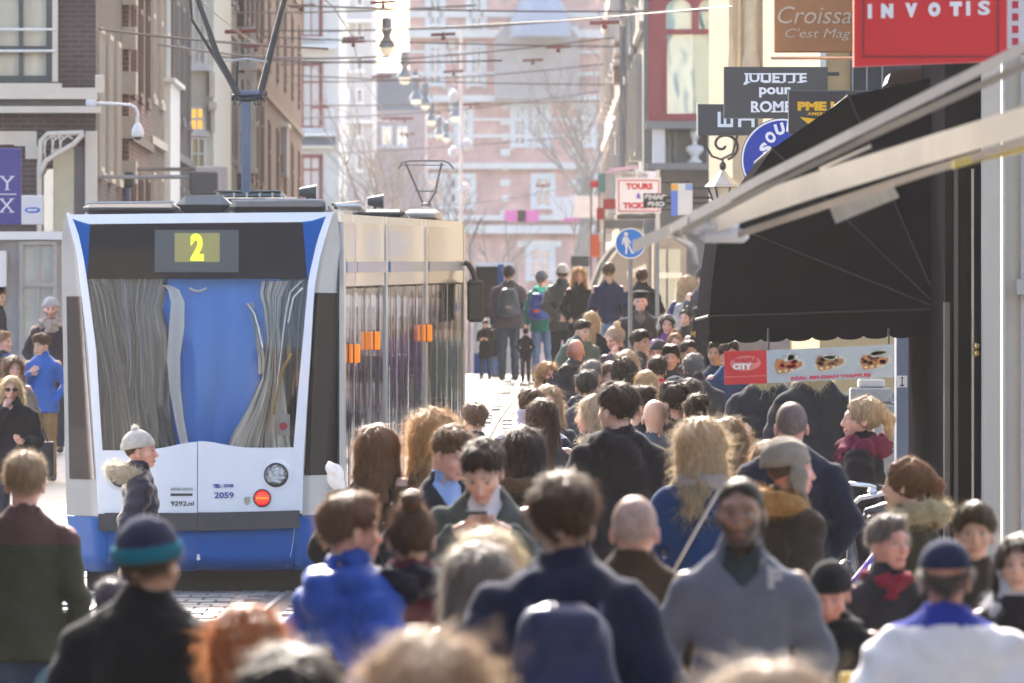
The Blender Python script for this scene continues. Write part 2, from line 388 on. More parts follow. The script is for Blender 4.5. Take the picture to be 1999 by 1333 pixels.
def hairmat(c):
    key = ('hairm', tuple(c))
    if key in MC: return MC[key]
    m = bpy.data.materials.new('hair'); m.use_nodes = True; MC[key] = m; t = m.node_tree; b = t.nodes['Principled BSDF']; out = t.nodes['Material Output']
    tc = t.nodes.new('ShaderNodeTexCoord'); mp = t.nodes.new('ShaderNodeMapping'); mp.inputs['Scale'].default_value = (120, 120, 14); t.links.new(tc.outputs['Object'], mp.inputs[0])
    n = t.nodes.new('ShaderNodeTexNoise'); n.inputs['Scale'].default_value = 1; n.inputs['Detail'].default_value = 4; t.links.new(mp.outputs[0], n.inputs[0])
    cr = t.nodes.new('ShaderNodeValToRGB'); cr.color_ramp.elements[0].position = .32; cr.color_ramp.elements[1].position = .72
    cr.color_ramp.elements[0].color = tuple(x * .45 for x in c) + (1,); cr.color_ramp.elements[1].color = tuple(min(.9, x * 1.6 + .006) for x in c) + (1,)
    t.links.new(n.outputs['Fac'], cr.inputs[0]); t.links.new(cr.outputs[0], b.inputs['Base Color']); b.inputs['Roughness'].default_value = .48; b.inputs['Specular IOR Level'].default_value = .32; b.inputs['Specular Tint'].default_value = (1, .82, .62, 1)
    b.inputs['Anisotropic'].default_value = .5
    tr = t.nodes.new('ShaderNodeBsdfTranslucent'); tr.inputs[0].default_value = tuple(min(.8, x * 1.9 + .035) for x in c) + (1,); ms = t.nodes.new('ShaderNodeMixShader'); ms.inputs[0].default_value = .38
    t.links.new(b.outputs[0], ms.inputs[1]); t.links.new(tr.outputs[0], ms.inputs[2]); t.links.new(ms.outputs[0], out.inputs[0])
    bp = t.nodes.new('ShaderNodeBump'); bp.inputs['Strength'].default_value = .7; bp.inputs['Distance'].default_value = .004; t.links.new(n.outputs['Fac'], bp.inputs['Height']); t.links.new(bp.outputs[0], b.inputs['Normal'])
    return m
def furmat(c): return mat('fur', c, .8, var=.25, vscale=40, trans=.35, sheen=.4)

SK = {'l': (.62, .38, .28), 'p': (.66, .36, .27), 'm': (.48, .28, .18), 'd': (.22, .12, .075), 'r': (.60, .29, .22)}
PIV = np.array((0, -.02, 1.50))
def headR(yaw, pitch, roll=0.0):
    y, p, r = math.radians(-yaw), math.radians(-pitch), math.radians(roll)
    return np.array(Matrix.Rotation(y, 3, 'Z') @ Matrix.Rotation(p, 3, 'X') @ Matrix.Rotation(r, 3, 'Y'))
def hspace(g, R, lo=(-.32, -.34, 1.0), hi=(.32, .32, 1.95)):
    sl, P = g.sub(lo, hi); x, y, z = P[0] - PIV[0], P[1] - PIV[1], P[2] - PIV[2]
    Q = [R[0, i] * x + R[1, i] * y + R[2, i] * z + PIV[i] for i in range(3)]; return sl, Q
def head_field(P, fem=False, fat=0.0):
    d = d_ell(P, (0, -.014, 1.652), (.075, .094, .093)); j = .055 + fat * .012 - (.004 if fem else 0)
    d = smin(d, d_ell(P, (0, .030, 1.598), (j + .003, .064, .080)), .025)
    d = smin(d, d_ell(P, (0, .062, 1.537), (.028 if not fem else .022, .028, .021)), .03)
    d = smin(d, d_ell(P, (0, .060, 1.655), (.052, .034, .018)), .02)
    for s in (-1, 1):
        d = smin(d, d_ell(P, (s * .040, .055, 1.600), (.022, .026, .022)), .02)
        d = smax(d, -d_ell(P, (s * .031, .100, 1.631), (.018, .017, .011)), .012)
        d = smin(d, d_ell(P, (s * .031, .074, 1.630), (.0135, .0135, .0115)), .003)
        d = smin(d, d_ell(P, (s * .078, -.008, 1.612), (.010, .019, .031)), .006)
        d = smax(d, -d_ell(P, (s * .088, .002, 1.612), (.007, .010, .017)), .006)
    d = smin(d, d_cap(P, (0, .090, 1.640), (0, .110, 1.597), .008, .0125), .012)
    d = smin(d, d_ell(P, (0, .098, 1.592), (.018, .012, .009)), .008)
    d = smin(d, d_ell(P, (0, .094, 1.566), (.024, .010, .006)), .006); d = smin(d, d_ell(P, (0, .091, 1.555), (.021, .010, .006)), .006)
    return d
def skincolor(V, R, p):
    base = np.array(SK[p.get('skin', 'l')]); C = np.repeat(base[None], len(V), 0)
    Q = (V - PIV) @ R + PIV; x, y, z = Q[:, 0], Q[:, 1], Q[:, 2]; ax = np.abs(x); front = (y > .045) & (z > 1.5)
    def blend(mask, col, a=1.0):
        a = (mask * a)[:, None]; C[:] = C * (1 - a) + np.array(col) * a
    hc = np.array(p.get('haircol', (.05, .03, .02)))
    g = lambda v, c, s: np.exp(-((v - c) / s) ** 2)
    blend(front * (g(ax, .042, .018) * g(z, 1.598, .016)), base * np.array((1.05, .72, .68)), .6)
    blend(front * (g(ax, 0, .015) * g(z, 1.597, .014) * (y > .09)), base * np.array((1.05, .75, .7)), .5)
    blend(front * (ax < .026) * g(z, 1.560, .0085), (base[0] * .72, base[1] * .42, base[2] * .42), .95)
    blend(front * (ax > .012) * (ax < .052) * g(z, 1.655 + (.03 - ax) * .1, .0058), hc * .6 + base * .3, .7)
    blend(front * g(ax, .031, .014) * g(z, 1.6315, .0085), base * .55, .6)
    blend(front * (np.abs(ax - .031) < .011) * (np.abs(z - 1.630) < .0052), (.5, .47, .45), .9)
    blend(front * (np.abs(ax - .031) < .0058) * (np.abs(z - 1.630) < .006), (.03, .02, .015), .95)
    blend(front * (np.abs(ax - .031) < .014) * g(z, 1.6375, .003), (.03, .02, .018), .8)
    b = p.get('beard', 0)
    if b:
        m = (y > -.02) * (z < 1.585 + np.clip((ax - .03) * 1.1, 0, .03)) * (z > 1.47) * ~((ax < .024) & (np.abs(z - 1.560) < .007)) * (1 - ((ax < .02) & (z > 1.578)))
        blend(m.astype(float), hc * .8 + base * .1, b)
    if p.get('hair') in ('bald', 'shaved'):
        blend(((z > 1.60) & (y < .04) & (ax > .045)).astype(float) + 0.0, hc * .3 + base * .6, .35)
    return np.clip(C, 0, 1)
def hand(g, w, d, n, side, curl=.6, s=1.0):
    """a palm, four unequal bent fingers and a side thumb"""
    w, d, n = Vector(w), Vector(d).normalized(), Vector(n).normalized(); u = d.cross(n) * side
    pc = w + d * .045; cap(g, w, pc + d * .02, .022, .030, .01)
    for k in (-1, 0, 1): cap(g, w + d * .02 + u * k * .018, w + d * .085 + u * k * .022, .014, .013, .008)
    for k, L in zip((-1.5, -.5, .5, 1.5), (.055, .07, .075, .064)):
        a = w + d * .085 + u * k * .018; b = a + (d * math.cos(curl * .6) + n * math.sin(curl * .6)) * L * .5
        c = b + (d * math.cos(curl * 1.9) + n * math.sin(curl * 1.9)) * L * .5
        cap(g, a, b, .009, .0082, .002); cap(g, b, c, .0082, .007, .002)
    a = w + d * .025 + u * .028; b = a + (d * .6 + u * .6 + n * .35).normalized() * .04; c = b + (d * .9 + n * .4 - u * .1).normalized() * .03
    cap(g, a, b, .0115, .0095, .006); cap(g, b, c, .0095, .008, .002)

def arms(p):
    po = p.get('pose', 'pocket'); A = {}
    for s in (-1, 1):
        sh = (s * .178, 0, 1.41)
        q = po if isinstance(po, str) else po[0 if s < 0 else 1]
        if q == 'down': A[s] = (sh, (s * .235, -.03, 1.14), (s * .24, .05, .90), (0, .25, -1), (-s, .3, 0))
        elif q == 'swing': A[s] = (sh, (s * .235, -.10, 1.15), (s * .24, .02, .93), (0, .5, -1), (-s, .3, 0))
        elif q == 'fwd': A[s] = (sh, (s * .235, .05, 1.15), (s * .22, .24, 1.02), (0, 1, -.2), (-s, 0, -.2))
        elif q == 'pocket': A[s] = (sh, (s * .262, -.07, 1.15), (s * .175, .06, .97), (-s * .9, .1, -.6), (0, 1, 0))
        elif q == 'phone': A[s] = (sh, (s * .235, -.01, 1.15), (s * .125, .23, 1.13), (-s * .62, .62, .25), (-s * .3, -.4, 1))
        elif q == 'phonehigh': A[s] = (sh, (s * .235, .05, 1.17), (s * .12, .22, 1.34), (-s * .66, .55, .25), (-s * .3, -.4, 1))
        elif q == 'chest': A[s] = (sh, (s * .24, .03, 1.15), (s * .11, .19, 1.28), (-s * .7, .1, .6), (0, -1, .1))
        elif q == 'mouth': A[s] = (sh, (s * .22, .10, 1.19), (s * .07, .19, 1.43), (-s * .35, -.25, 1), (-s * .1, -1, 0))
        elif q == 'behind': A[s] = (sh, (s * .25, -.13, 1.15), (s * .07, -.19, .98), (-s, 0, -.2), (0, 1, 0))
        elif q == 'strap': A[s] = (sh, (s * .24, -.02, 1.16), (s * .15, .16, 1.32), (-s * .2, .1, 1), (0, -1, 0))
    return A

def build_person(label, px, ytop, s=None, ht=1.75, face=0, head=0, pitch=0, kerb=None, group='pedestrians filling the shopping street', res=None, **p):
    rng = np.random.default_rng(abs(hash((round(px), round(ytop)))) % (2 ** 31) if False else int(px * 7919 + ytop * 104729) % 2147483647)
    if s is None:         # solve the distance on the bridge slope from where the head top stands
        best = None
        for D in np.arange(95, 160, .25):
            k = .12 if (px - CX) / (F / D) > .3 else 0
            y = HOR - (GH(D) + k + ht - CAMH) * F / D
            if best is None or abs(y - ytop) < best[0]: best = (abs(y - ytop), D)
        D = best[1]; s = F / D
    D = F / s; X = (px - CX) / s
    k = (.12 if (X > .3 or X < -4.35) else 0) if kerb is None else kerb
    g0 = GH(D) + k; top = CAMH + (HOR - ytop) / s; H = top - g0
    PEOPLE.append((px, ytop, round(s), round(H, 2)))
    sc = H / 1.75
    hat = p.get('hat'); _t = p.get('hair', 'short'); _v = {'short': .010, 'shaved': .001, 'bob': .018, 'long': .016, 'wavy': .02, 'bun': .007, 'pony': .007, 'curly': .026, 'fringe': .016}.get(_t, .0) + p.get('hairvol', 0)
    sc = H / (1.80 if _t == 'bun' else (1.749 + .8 * _v if _t in ('bob', 'long', 'wavy', 'curly', 'pony') else 1.752 + _v))
    if hat: sc = H / 1.775
    root = thing('person', label, 'person', (X, D, g0), math.radians(-face), group)
    R = headR(head, pitch); fem = p.get('fem', False)
    a = res or (.0075 if s > 250 else .009)
    visible_hands = p.get('hands', False); A = arms(p)
    fx = [(-.105, .105, a)]; fy = [(-.13, .14, a)]; fz = [(1.49, 1.77, a)]
    hb = .0062
    if visible_hands:
        for sd in (-1, 1):
            if visible_hands in ('r',) and sd < 0: continue
            if visible_hands in ('l',) and sd > 0: continue
            sh, el, wr, hd, hn = A[sd]; d = Vector(hd).normalized(); e = Vector(wr) + d * .17
            for i, f in ((0, fx), (1, fy), (2, fz)): f.append((min(wr[i], e[i]) - .045, max(wr[i], e[i]) + .045, hb))
    g = G(axis(-.40, .40, .022, fx), axis(-.32, .36, .022, fy), axis(-.02, 1.82, .026, fz))
    # trunk, limbs
    fs = .90 if fem else 1.0
    cap(g, (0, -.01, 1.30), (0, 0, 1.02), .125 * fs, .12, .03, .75); cap(g, (-.10 * fs, -.01, 1.38), (.10 * fs, -.01, 1.38), .055, .055, .05)
    cap(g, (-.06, 0, .92), (.06, 0, .92), .105, .105, .05, .9)
    st = p.get('stride', rng.uniform(-.14, .14))
    for sd in (-1, 1):
        sh, el, wr, hd, hn = A[sd]
        cap(g, (sh[0] * fs, sh[1], sh[2] - .01), el, .048, .038, .04); cap(g, el, wr, .038, .026, .015)
        hand(g, wr, hd, hn, -sd if True else sd, p.get('curl', .7))
        f = sd * st
        cap(g, (sd * .085, 0, .90), (sd * .095, f * .6 + .02, .50), .078, .055, .03); cap(g, (sd * .095, f * .6 + .02, .50), (sd * .10, f, .09), .052, .036, .02)
        cap(g, (sd * .10, f - .03, .045), (sd * .11, f + .13, .03), .035, .028, .02)
    cap(g, (0, -.028, 1.40), (0, -.012, 1.57), .056 if not fem else .047, .052 if not fem else .045, .03)
    sl, P = hspace(g, R); g.F[sl] = smin(g.F[sl], head_field(P, fem, p.get('fat', 0)), .018)
    V, Q = nets(g); C = skincolor(V, R, p)
    inv = V[:, 2] < 1.35
    gl = p.get('gloves')
    if gl: C[inv & (V[:, 2] > .7)] = gl
    body = mkmesh('body', V * sc, Q, m=skinmat(), colors=C, parent=root)
    ca = .017 if s < 220 else .0145
    if s > 420: ca = .0155
    # --- coat
    hem = p.get('hem', .80); bulk = p.get('bulk', .0); wf = p.get('wide', 1.0) * (.92 if fem else 1.0); kind = p.get('cloth', 'wool')
    def torso(g, e=0.0, hem=hem, sleeves=True):
        cap(g, (0, -.005, 1.33), (0, 0, 1.0), (.165 + bulk + e) * wf, (.152 + bulk + e) * wf, .04, .70)
        cap(g, (-.03, 0, 1.0), (-.03, 0, min(.98, hem)), (.150 + bulk + e) * wf, (.172 + bulk + e + max(0, .8 - hem) * .12) * wf, .03, .80)
        cap(g, (.03, 0, 1.0), (.03, 0, min(.98, hem)), (.150 + bulk + e) * wf, (.172 + bulk + e + max(0, .8 - hem) * .12) * wf, .03, .80)
        for sd in (-1, 1): cap(g, (sd * .02, -.012, 1.412), (sd * .142 * wf, -.008, 1.372), .064 + bulk * .5 + e, .060 + bulk * .5 + e, .045)
        cap(g, (-.06, -.015, 1.445), (.06, -.015, 1.445), .052 + e, .052 + e, .05)
        if sleeves:
            for sd in (-1, 1):
                sh, el, wr, hd, hn = A[sd]; b = bulk * .8 + e; sh = (sh[0] * wf * .97, sh[1], sh[2] - .040); el = (el[0] * (wf * .5 + .5), el[1], el[2])
                cap(g, sh, el, .066 + b, .056 + b, .035); cap(g, el, wr, .055 + b, .041 + b * .6, .02)
    g = G(axis(-.42, .42, ca, []), axis(-.34, .38, ca, []), axis(hem - .06, 1.62, ca, []))
    torso(g)
    ch = p.get('collar', .035)
    if ch: cap(g, (0, -.020, 1.45), (0, -.014, 1.475 + ch), .070 + bulk * .4, .073 + bulk * .4, .03)
    if p.get('hood'):       # hood lying on the back
        hz = 1.455
        for q0, q1 in (((-.105, .02, hz), (-.075, -.085, hz + .005)), ((-.075, -.085, hz + .005), (0, -.125, hz - .01)), ((0, -.125, hz - .01), (.075, -.085, hz + .005)), ((.075, -.085, hz + .005), (.105, .02, hz))):
            cap(g, q0, q1, .046, .050, .03)
        ell(g, (0, -.135, 1.39), (.10, .05, .075), .04)
    if p.get('hoodup'):
        sl, P = hspace(g, R); d = d_ell(P, (0, -.03, 1.648), (.108, .122, .128)); d = smin(d, d_cap(P, (0, -.05, 1.58), (0, -.04, 1.45), .10, .10), .04)
        d = smax(d, -d_ell(P, (0, .11, 1.60), (.078, .13, .115)), .015); g.F[sl] = smin(g.F[sl], d, .03)
    x, y, z = g.a[0][:, None, None], g.a[1][None, :, None], g.a[2][None, None, :]
    ph = rng.uniform(0, 6.28, 8); am = p.get('fold', .0095)
    g.F += am * np.sin(13 * z + 9 * x + ph[0] + 2.2 * np.sin(7 * x + 5 * y + ph[1])) * .6 + am * .6 * np.sin(31 * x + 17 * z + 9 * y + ph[2] + 1.8 * np.sin(15 * z + ph[3])) * .7
    g.F += am * .45 * np.sin(44 * z - 26 * np.abs(x) + ph[4] + 1.5 * np.sin(21 * x + ph[5])) * (np.abs(x) > .15)
    rid = np.clip(1 - np.abs(np.sin(10 * z + 16 * x * np.sign(.5 - (ph[1] % 1)) + ph[3] + 2.5 * np.sin(6 * z + 8 * y + ph[4]))) * 2.2, 0, 1) ** 1.5
    g.F += am * .6 * rid
    if kind == 'puffer': g.F += .016 * (1 - np.abs(np.sin(math.pi * (z + .03 * x + .01 * np.sin(9 * x + ph[2])) / .095)) ** .5)
    if ch or True:       # neck opening
        sl, P = g.sub((-.2, -.2, 1.42), (.2, .2, 1.62)); g.F[sl] = smax(g.F[sl], -d_cap(P, (0, -.020, 1.46), (0, -.006, 1.66), .056, .060), .008) if not p.get('hoodup') else g.F[sl]
    vn = p.get('vneck')
    if vn:
        sl, P = g.sub((-.15, .0, 1.1), (.15, .35, 1.62)); zz = P[2]; wv = np.clip((zz - (1.48 - vn)) * .085 / vn, -1, .075)
        wedge = np.maximum(np.abs(P[0]) - wv, -(P[1] - .02)); g.F[sl] = smax(g.F[sl], -(wedge + .0 * zz), .006)
    hemw = hem + .006 * np.sin(9 * np.arctan2(y, x) + ph[6])
    g.F = np.maximum(g.F, hemw - z).astype(np.float32)
    if visible_hands or True:
        pass
    V, Q = nets(g); T = None
    fc = p.get('coat', (.02, .02, .025))
    cm = fabric(fc, 'shell' if kind == 'puffer' else kind)
    co = mkmesh(p.get('coatname', 'coat'), V * sc, Q, m=cm, parent=root)
    if p.get('yoke'):     # second cloth colour over the shoulders
        m2 = fabric(p['yoke']); co.data.materials.append(m2); n = len(Q); zc = V[Q].mean(1)
        co.data.polygons.foreach_set('material_index', ((zc[:, 2] > p.get('yokez', 1.36)) & (np.abs(zc[:, 0]) < .5)).astype(np.int32)); co.data.update()
    if p.get('shirt'):
        g = G(axis(-.2, .2, .012, []), axis(-.15, .2, .012, []), axis(1.10, 1.56, .012, []))
        bb = bulk; torso(g, -.024, .98, False); cap(g, (0, -.020, 1.44), (0, -.008, 1.505), .062, .062, .02)
        sl, P = g.sub((-.2, -.2, 1.44), (.2, .2, 1.62)); g.F[sl] = smax(g.F[sl], -d_cap(P, (0, -.016, 1.47), (0, .03, 1.66), .050, .056), .006)
        x, z = g.a[0][:, None, None], g.a[2][None, None, :]; g.F += .003 * np.sin(60 * x + 30 * z)
        V, Q = nets(g); mkmesh('shirt', V * sc, Q, m=mat('cotton', p['shirt'], .8, var=.06, bump=.2, bscale=200), parent=root)
    # --- trousers and shoes
    g = G(axis(-.26, .26, .021, []), axis(-.30, .32, .021, []), axis(.03, 1.08, .024, []))
    cap(g, (-.045, 0, .93), (.045, 0, .93), .115, .115, .03, .85)
    f0 = st
    for sd in (-1, 1):
        f = sd * f0
        cap(g, (sd * .085, 0, .88), (sd * .095, f * .6 + .02, .50), .094, .072, .03); cap(g, (sd * .095, f * .6 + .02, .50), (sd * .10, f, .09), .070, .058, .015)
    x, y, z = g.a[0][:, None, None], g.a[1][None, :, None], g.a[2][None, None, :]
    g.F += .006 * np.sin(38 * z + 14 * np.abs(x) + ph[6]) * np.exp(-((z - .45) / .2) ** 2) + .004 * np.sin(60 * z + ph[7]) * (z < .3)
    g.F = np.maximum(g.F, .07 - z).astype(np.float32)
    V, Q = nets(g); mkmesh('trousers', V * sc, Q, m=fabric(p.get('legs', (.03, .035, .06)), p.get('legcloth', 'denim')), parent=root)
    for sd in (-1, 1):
        f = sd * f0; g = G(axis(sd * .10 - .07, sd * .10 + .07, .014, []), axis(f - .11, f + .22, .016, []), axis(-.01, .15, .014, []))
        cap(g, (sd * .10, f - .03, .05), (sd * .108, f + .12, .035), .045, .038, .01); cap(g, (sd * .10, f - .02, .05), (sd * .10, f - .01, .12), .043, .045, .02)
        g.F = np.maximum(g.F, .004 - g.a[2][None, None, :]).astype(np.float32)
        V, Q = nets(g); mkmesh('shoe', V * sc, Q, m=mat('shoe_leather', p.get('shoes', (.03, .025, .022)), .45), parent=root)
    # --- hair
    ht_ = p.get('hair', 'short'); hc = p.get('haircol', (.05, .03, .02)); rgb = np.array(hc)
    ns = 1700 if s > 300 else (1100 if s > 200 else 700); sw = .0010 if s > 250 else .0015
    ww = p.get('hairvol', 0.0)
    def finish(g, name, L, lift, flow, n=ns, curl=0.0, m=None, w_=sw, maskf=None):
        V, Q = nets(g)
        if not len(V): return
        N = vnormals(V, Q); mk = maskf(V) if maskf is not None else None
        SV, SQ, ST = strands(V, N, n, L, w_, lift, flow, rng, mk, curl)
        VV = np.concatenate([V, SV]); QQ = np.concatenate([Q, SQ + len(V)]); TT = ST + len(V)
        return mkmesh(name, VV * sc, QQ, TT, m=m or hairmat(hc), parent=root)
    def hv(v): return (R @ np.asarray(v, float))
    if ht_ not in ('bald',):
        ga = .0105 if s > 250 else .0125
        zlo = {'short': 1.45, 'shaved': 1.45, 'bob': 1.32, 'long': 1.12, 'wavy': 1.12, 'bun': 1.45, 'pony': 1.15, 'curly': 1.30, 'fringe': 1.45}.get(ht_, 1.4)
        g = G(axis(-.24, .24, ga, []), axis(-.28, .24, ga, []), axis(zlo, 1.92, ga, [])); sl, P = hspace(g, R, (-.3, -.3, 1.0), (.3, .3, 2))
        x, y, z = P; v = {'short': .010, 'shaved': .001, 'bob': .018, 'long': .016, 'wavy': .02, 'bun': .007, 'pony': .007, 'curly': .026, 'fringe': .016}.get(ht_, .012) + ww
        if ht_ in ('short', 'shaved', 'fringe'):
            up = np.clip((z - 1.60) / .10, 0, 1); up = up * up * (3 - 2 * up)
            d = d_ell(P, (0, -.018, 1.657), (.0785, .0975, .0945)) - (v - .002) * up
            if ht_ != 'shaved': d = smin(d, d_ell(P, (.01 * np.sin(px), .028, 1.728), (.056 + v * .6, .056 + v * .5, .022 + v)), .02)
            d = smax(d, -(z - (1.625 + .60 * np.clip(y, -.2, .2) + .006 * np.sin(60 * x + px) + .005 * np.sin(90 * y))), .003)   # nape to temple
        else: d = d_ell(P, (0, -.020, 1.658), (.078 + v, .096 + v, .091 + v * .8))
        face_r = (.066, .085, .104 if ht_ != 'fringe' else .080)
        jag = .004 * np.sin(70 * x + px) + .004 * np.sin(120 * x + 2 * px)
        d = smax(d, -(d_ell(P, (0, .105, 1.60), face_r) + jag), .004)
        if ht_ in ('bob', 'long', 'wavy', 'curly'):
            zb = {'bob': 1.46, 'long': 1.24, 'wavy': 1.30, 'curly': 1.44}[ht_] + p.get('hairlen', 0)
            d2 = d_cap(P, (0, -.045, 1.62), (0, -.085 if zb < 1.4 else -.05, zb), .085 + v * .6, .088 + v if zb > 1.4 else .075, .80)
            for sd in (-1, 1): d2 = smin(d2, d_cap(P, (sd * .073, -.01, 1.65), (sd * .098, .0 if zb < 1.4 else -.01, max(zb, 1.36)), .022 + v * .5, .022 + v * .4), .02)
            d2 = smax(d2, -d_ell(P, (0, .105, 1.58), (.070, .11, .16)), .01); d = smin(d, d2, .02)
            d = smax(d, -d_ell(P, (0, .105, 1.60), face_r), .008)
        if ht_ == 'bun': d = smin(d, d_ell(P, (0, -.085, 1.765), (.038, .036, .034)), .01)
        if ht_ == 'pony': d = smin(d, smin(d_cap(P, (0, -.11, 1.70), (0, -.165, 1.62), .024, .034), d_cap(P, (0, -.165, 1.62), (0, -.16, 1.42), .034, .014), .02), .01)
        q = rng.uniform(0, 6, 4)
        ang = np.arctan2(x, -y - .02 + 1e-6); na = {'curly': .011, 'wavy': .007, 'short': .0046, 'fringe': .0042, 'shaved': .0}.get(ht_, .004)
        if ht_ != 'shaved': d = d + .0034 * np.sin(38 * ang + 14 * z + 6 * np.sin(9 * z + q[3]))
        d = d + na * np.sin(17 * ang + 10 * np.sin(12 * z + q[0]) + q[1]) + na * .8 * np.sin(55 * x + 47 * z + q[2] + 2 * np.sin(40 * y))
        if hat in ('beanie', 'cap', 'flatcap', 'beret', 'trapper'): d = np.maximum(d, (z - 1.665 - .2 * y))
        g.F[sl] = d
        crown = hv(np.array((0, -.04, 1.76)) - PIV) + PIV
        if ht_ in ('short', 'fringe', 'shaved', 'bun', 'pony'):
            fl = (lambda p_: np.concatenate([(p_ - crown)[:, :2] * 1.0, (p_ - crown)[:, 2:] * .8 - .03], 1) * 8) if ht_ not in ('bun', 'pony') else (lambda p_: (crown - p_) * 8)
            if ht_ != 'shaved': finish(g, 'hair', .034 if ht_ == 'short' else .042, .42 if ht_ == 'short' else .14, fl, n=int(ns * 1.6), curl=.22 if ht_ == 'short' else .05)
            else: finish(g, 'hair', .004, .5, fl, n=60)
        else:
            fl = lambda p_: np.concatenate([(p_ - crown)[:, :2] * 3.5, np.minimum(-.35, (p_ - crown)[:, 2:] * 4)], 1) * 3
            finish(g, 'hair', .085 if ht_ != 'curly' else .05, .10 if ht_ == 'long' else .22, fl, n=int(ns * 2.6), curl={'curly': .7, 'wavy': .3}.get(ht_, .04))
    # --- hats
    def hatobj(name, fn, col, kind='knit', lo=1.5, strand=None):
        g = G(axis(-.2, .2, .0105, []), axis(-.2, .24, .0105, []), axis(lo, 1.93, .0105, [])); sl, P = hspace(g, R, (-.3, -.3, 1.0), (.3, .3, 2)); g.F[sl] = fn(P)
        V, Q = nets(g); return mkmesh(name, V * sc, Q, m=fabric(col, kind), parent=root)
    hcol = p.get('hatcol', (.02, .02, .03))
    if hat == 'beanie':
        def f(P):
            x, y, z = P; d = d_ell(P, (0, -.022, 1.668), (.094, .112, .108)); d = smax(d, -(z - 1.655 - .16 * y), .006)
            rim = np.maximum(d_ell(P, (0, -.022, 1.665), (.101, .119, .112)), np.abs(z - 1.672 - .16 * y) - .022); d = smin(d, rim, .006)
            return d + .0022 * np.sin(34 * np.arctan2(x, y + .02))
        hatobj('beanie', f, hcol)
        if p.get('pompom') is not None:
            g = G(axis(-.08, .08, .009, []), axis(-.12, .08, .009, []), axis(1.72, 1.9, .009, [])); sl, P = hspace(g, R, (-.3, -.3, 1.0), (.3, .3, 2)); g.F[sl] = d_ell(P, (0, -.04, 1.782), (.022, .022, .02))
            V, Q = nets(g); N = vnormals(V, Q); SV, SQ, ST = strands(V, N, 500, .009, .0013, 1.4, lambda q_: q_ * 0 + .1, rng, None, .5)
            mkmesh('pompom', np.concatenate([V, SV]) * sc, np.concatenate([Q, SQ + len(V)]), ST + len(V), m=furmat(p['pompom']), parent=root)
        if p.get('brim') is not None:
            def f(P):
                x, y, z = P; return smax(d_ell(P, (0, -.022, 1.668), (.1045, .1225, .118)), np.abs(z - 1.670 - .16 * y) - .026, .006) + .0016 * np.sin(30 * np.arctan2(x, y + .02))
            hatobj('beanie_brim', f, p['brim'])
    if hat in ('cap', 'flatcap', 'beret'):
        def f(P):
            x, y, z = P; d = d_ell(P, (0, -.018, 1.672), (.090, .108, .096)); d = smax(d, -(z - 1.668 - .05 * y), .005)
            if hat == 'cap': d = smin(d, np.maximum(d_ell(P, (0, .085, 1.665 - 0), (.072, .085, .03)), -(z - 1.672)), .004)
            if hat == 'flatcap': d = smin(d, d_ell(P, (0, .01, 1.735), (.100, .135, .034)), .012)
            if hat == 'beret': d = smin(d, d_ell(P, (0, -.03, 1.735), (.118, .125, .040)), .012)
            return d
        hatobj('cap' if hat != 'beret' else 'hat', f, hcol, 'wool')
    if hat == 'trapper':
        def f(P):
            x, y, z = P; d = d_ell(P, (0, -.022, 1.668), (.100, .118, .114)); d = smax(d, -(z - 1.655 - .1 * y), .008)
            for sd in (-1, 1):
                d = smin(d, d_ell(P, (sd * .083, .01, 1.60), (.018, .045, .075)), .012); d = smin(d, d_cap(P, (sd * .082, .03, 1.55), (sd * .075, .07, 1.42), .009, .009), .01); d = smin(d, d_ell(P, (sd * .075, .075, 1.395), (.022, .022, .026)), .006)
            return d + .003 * np.sin(70 * z + 3 * np.sin(40 * x)) + .002 * np.sin(60 * x)
        h = hatobj('knitted_hat', f, hcol, 'knit', 1.36)
    if hat == 'muffs':
        g = G(axis(-.16, .16, .011, []), axis(-.12, .12, .011, []), axis(1.52, 1.82, .011, [])); sl, P = hspace(g, R, (-.3, -.3, 1.0), (.3, .3, 2))
        band = np.maximum(np.abs(np.sqrt(P[0] ** 2 + (P[2] - 1.65) ** 2) - .112) - .008, np.maximum(np.abs(P[1] + .01) - .012, 1.63 - P[2]))
        g.F[sl] = np.minimum(band, np.minimum(d_ell(P, (.098, -.005, 1.61), (.026, .045, .045)), d_ell(P, (-.098, -.005, 1.61), (.026, .045, .045))))
        V, Q = nets(g); N = vnormals(V, Q); SV, SQ, ST = strands(V, N, 500, .018, .0015, 1.5, lambda q_: q_ * 0 + .1, rng, None, .5)
        mkmesh('earmuffs', np.concatenate([V, SV]) * sc, np.concatenate([Q, SQ + len(V)]), ST + len(V), m=furmat(hcol), parent=root)
    if p.get('band') is not None:
        def f(P):
            x, y, z = P; return smax(d_ell(P, (0, -.018, 1.655), (.089, .110, .106)), np.abs(z - 1.665 + .05 * y) - .030, .006)
        hatobj('headband', f, p['band'], 'knit')
    if p.get('glasses') is not None:
        mb = MB()
        pts = []
        for sd in (-1, 1):
            c = np.array((sd * .032, .099, 1.630)); ring = [c + np.array((.022 * math.cos(t), -.002, .016 * math.sin(t))) for t in np.linspace(0, 6.283, 13)[:-1]]
            ring = [tuple((R @ (q - PIV) + PIV) * sc) for q in ring]; mb.tube(ring, .0022, 5, closed=True)
            mb.add(ring, [tuple(range(12))] if sd * 1 else [])
            mb.tube([tuple((R @ (np.array(q) - PIV) + PIV) * sc) for q in ((sd * .055, .097, 1.634), (sd * .078, .06, 1.634), (sd * .082, -.005, 1.625))], .0022, 5)
        mb.tube([tuple((R @ (np.array(q) - PIV) + PIV) * sc) for q in ((-.010, .100, 1.632), (.010, .100, 1.632))], .0022, 5)
        mb.build('glasses', mat('dark_lens', p['glasses'], .15, var=0), root, fix=False)
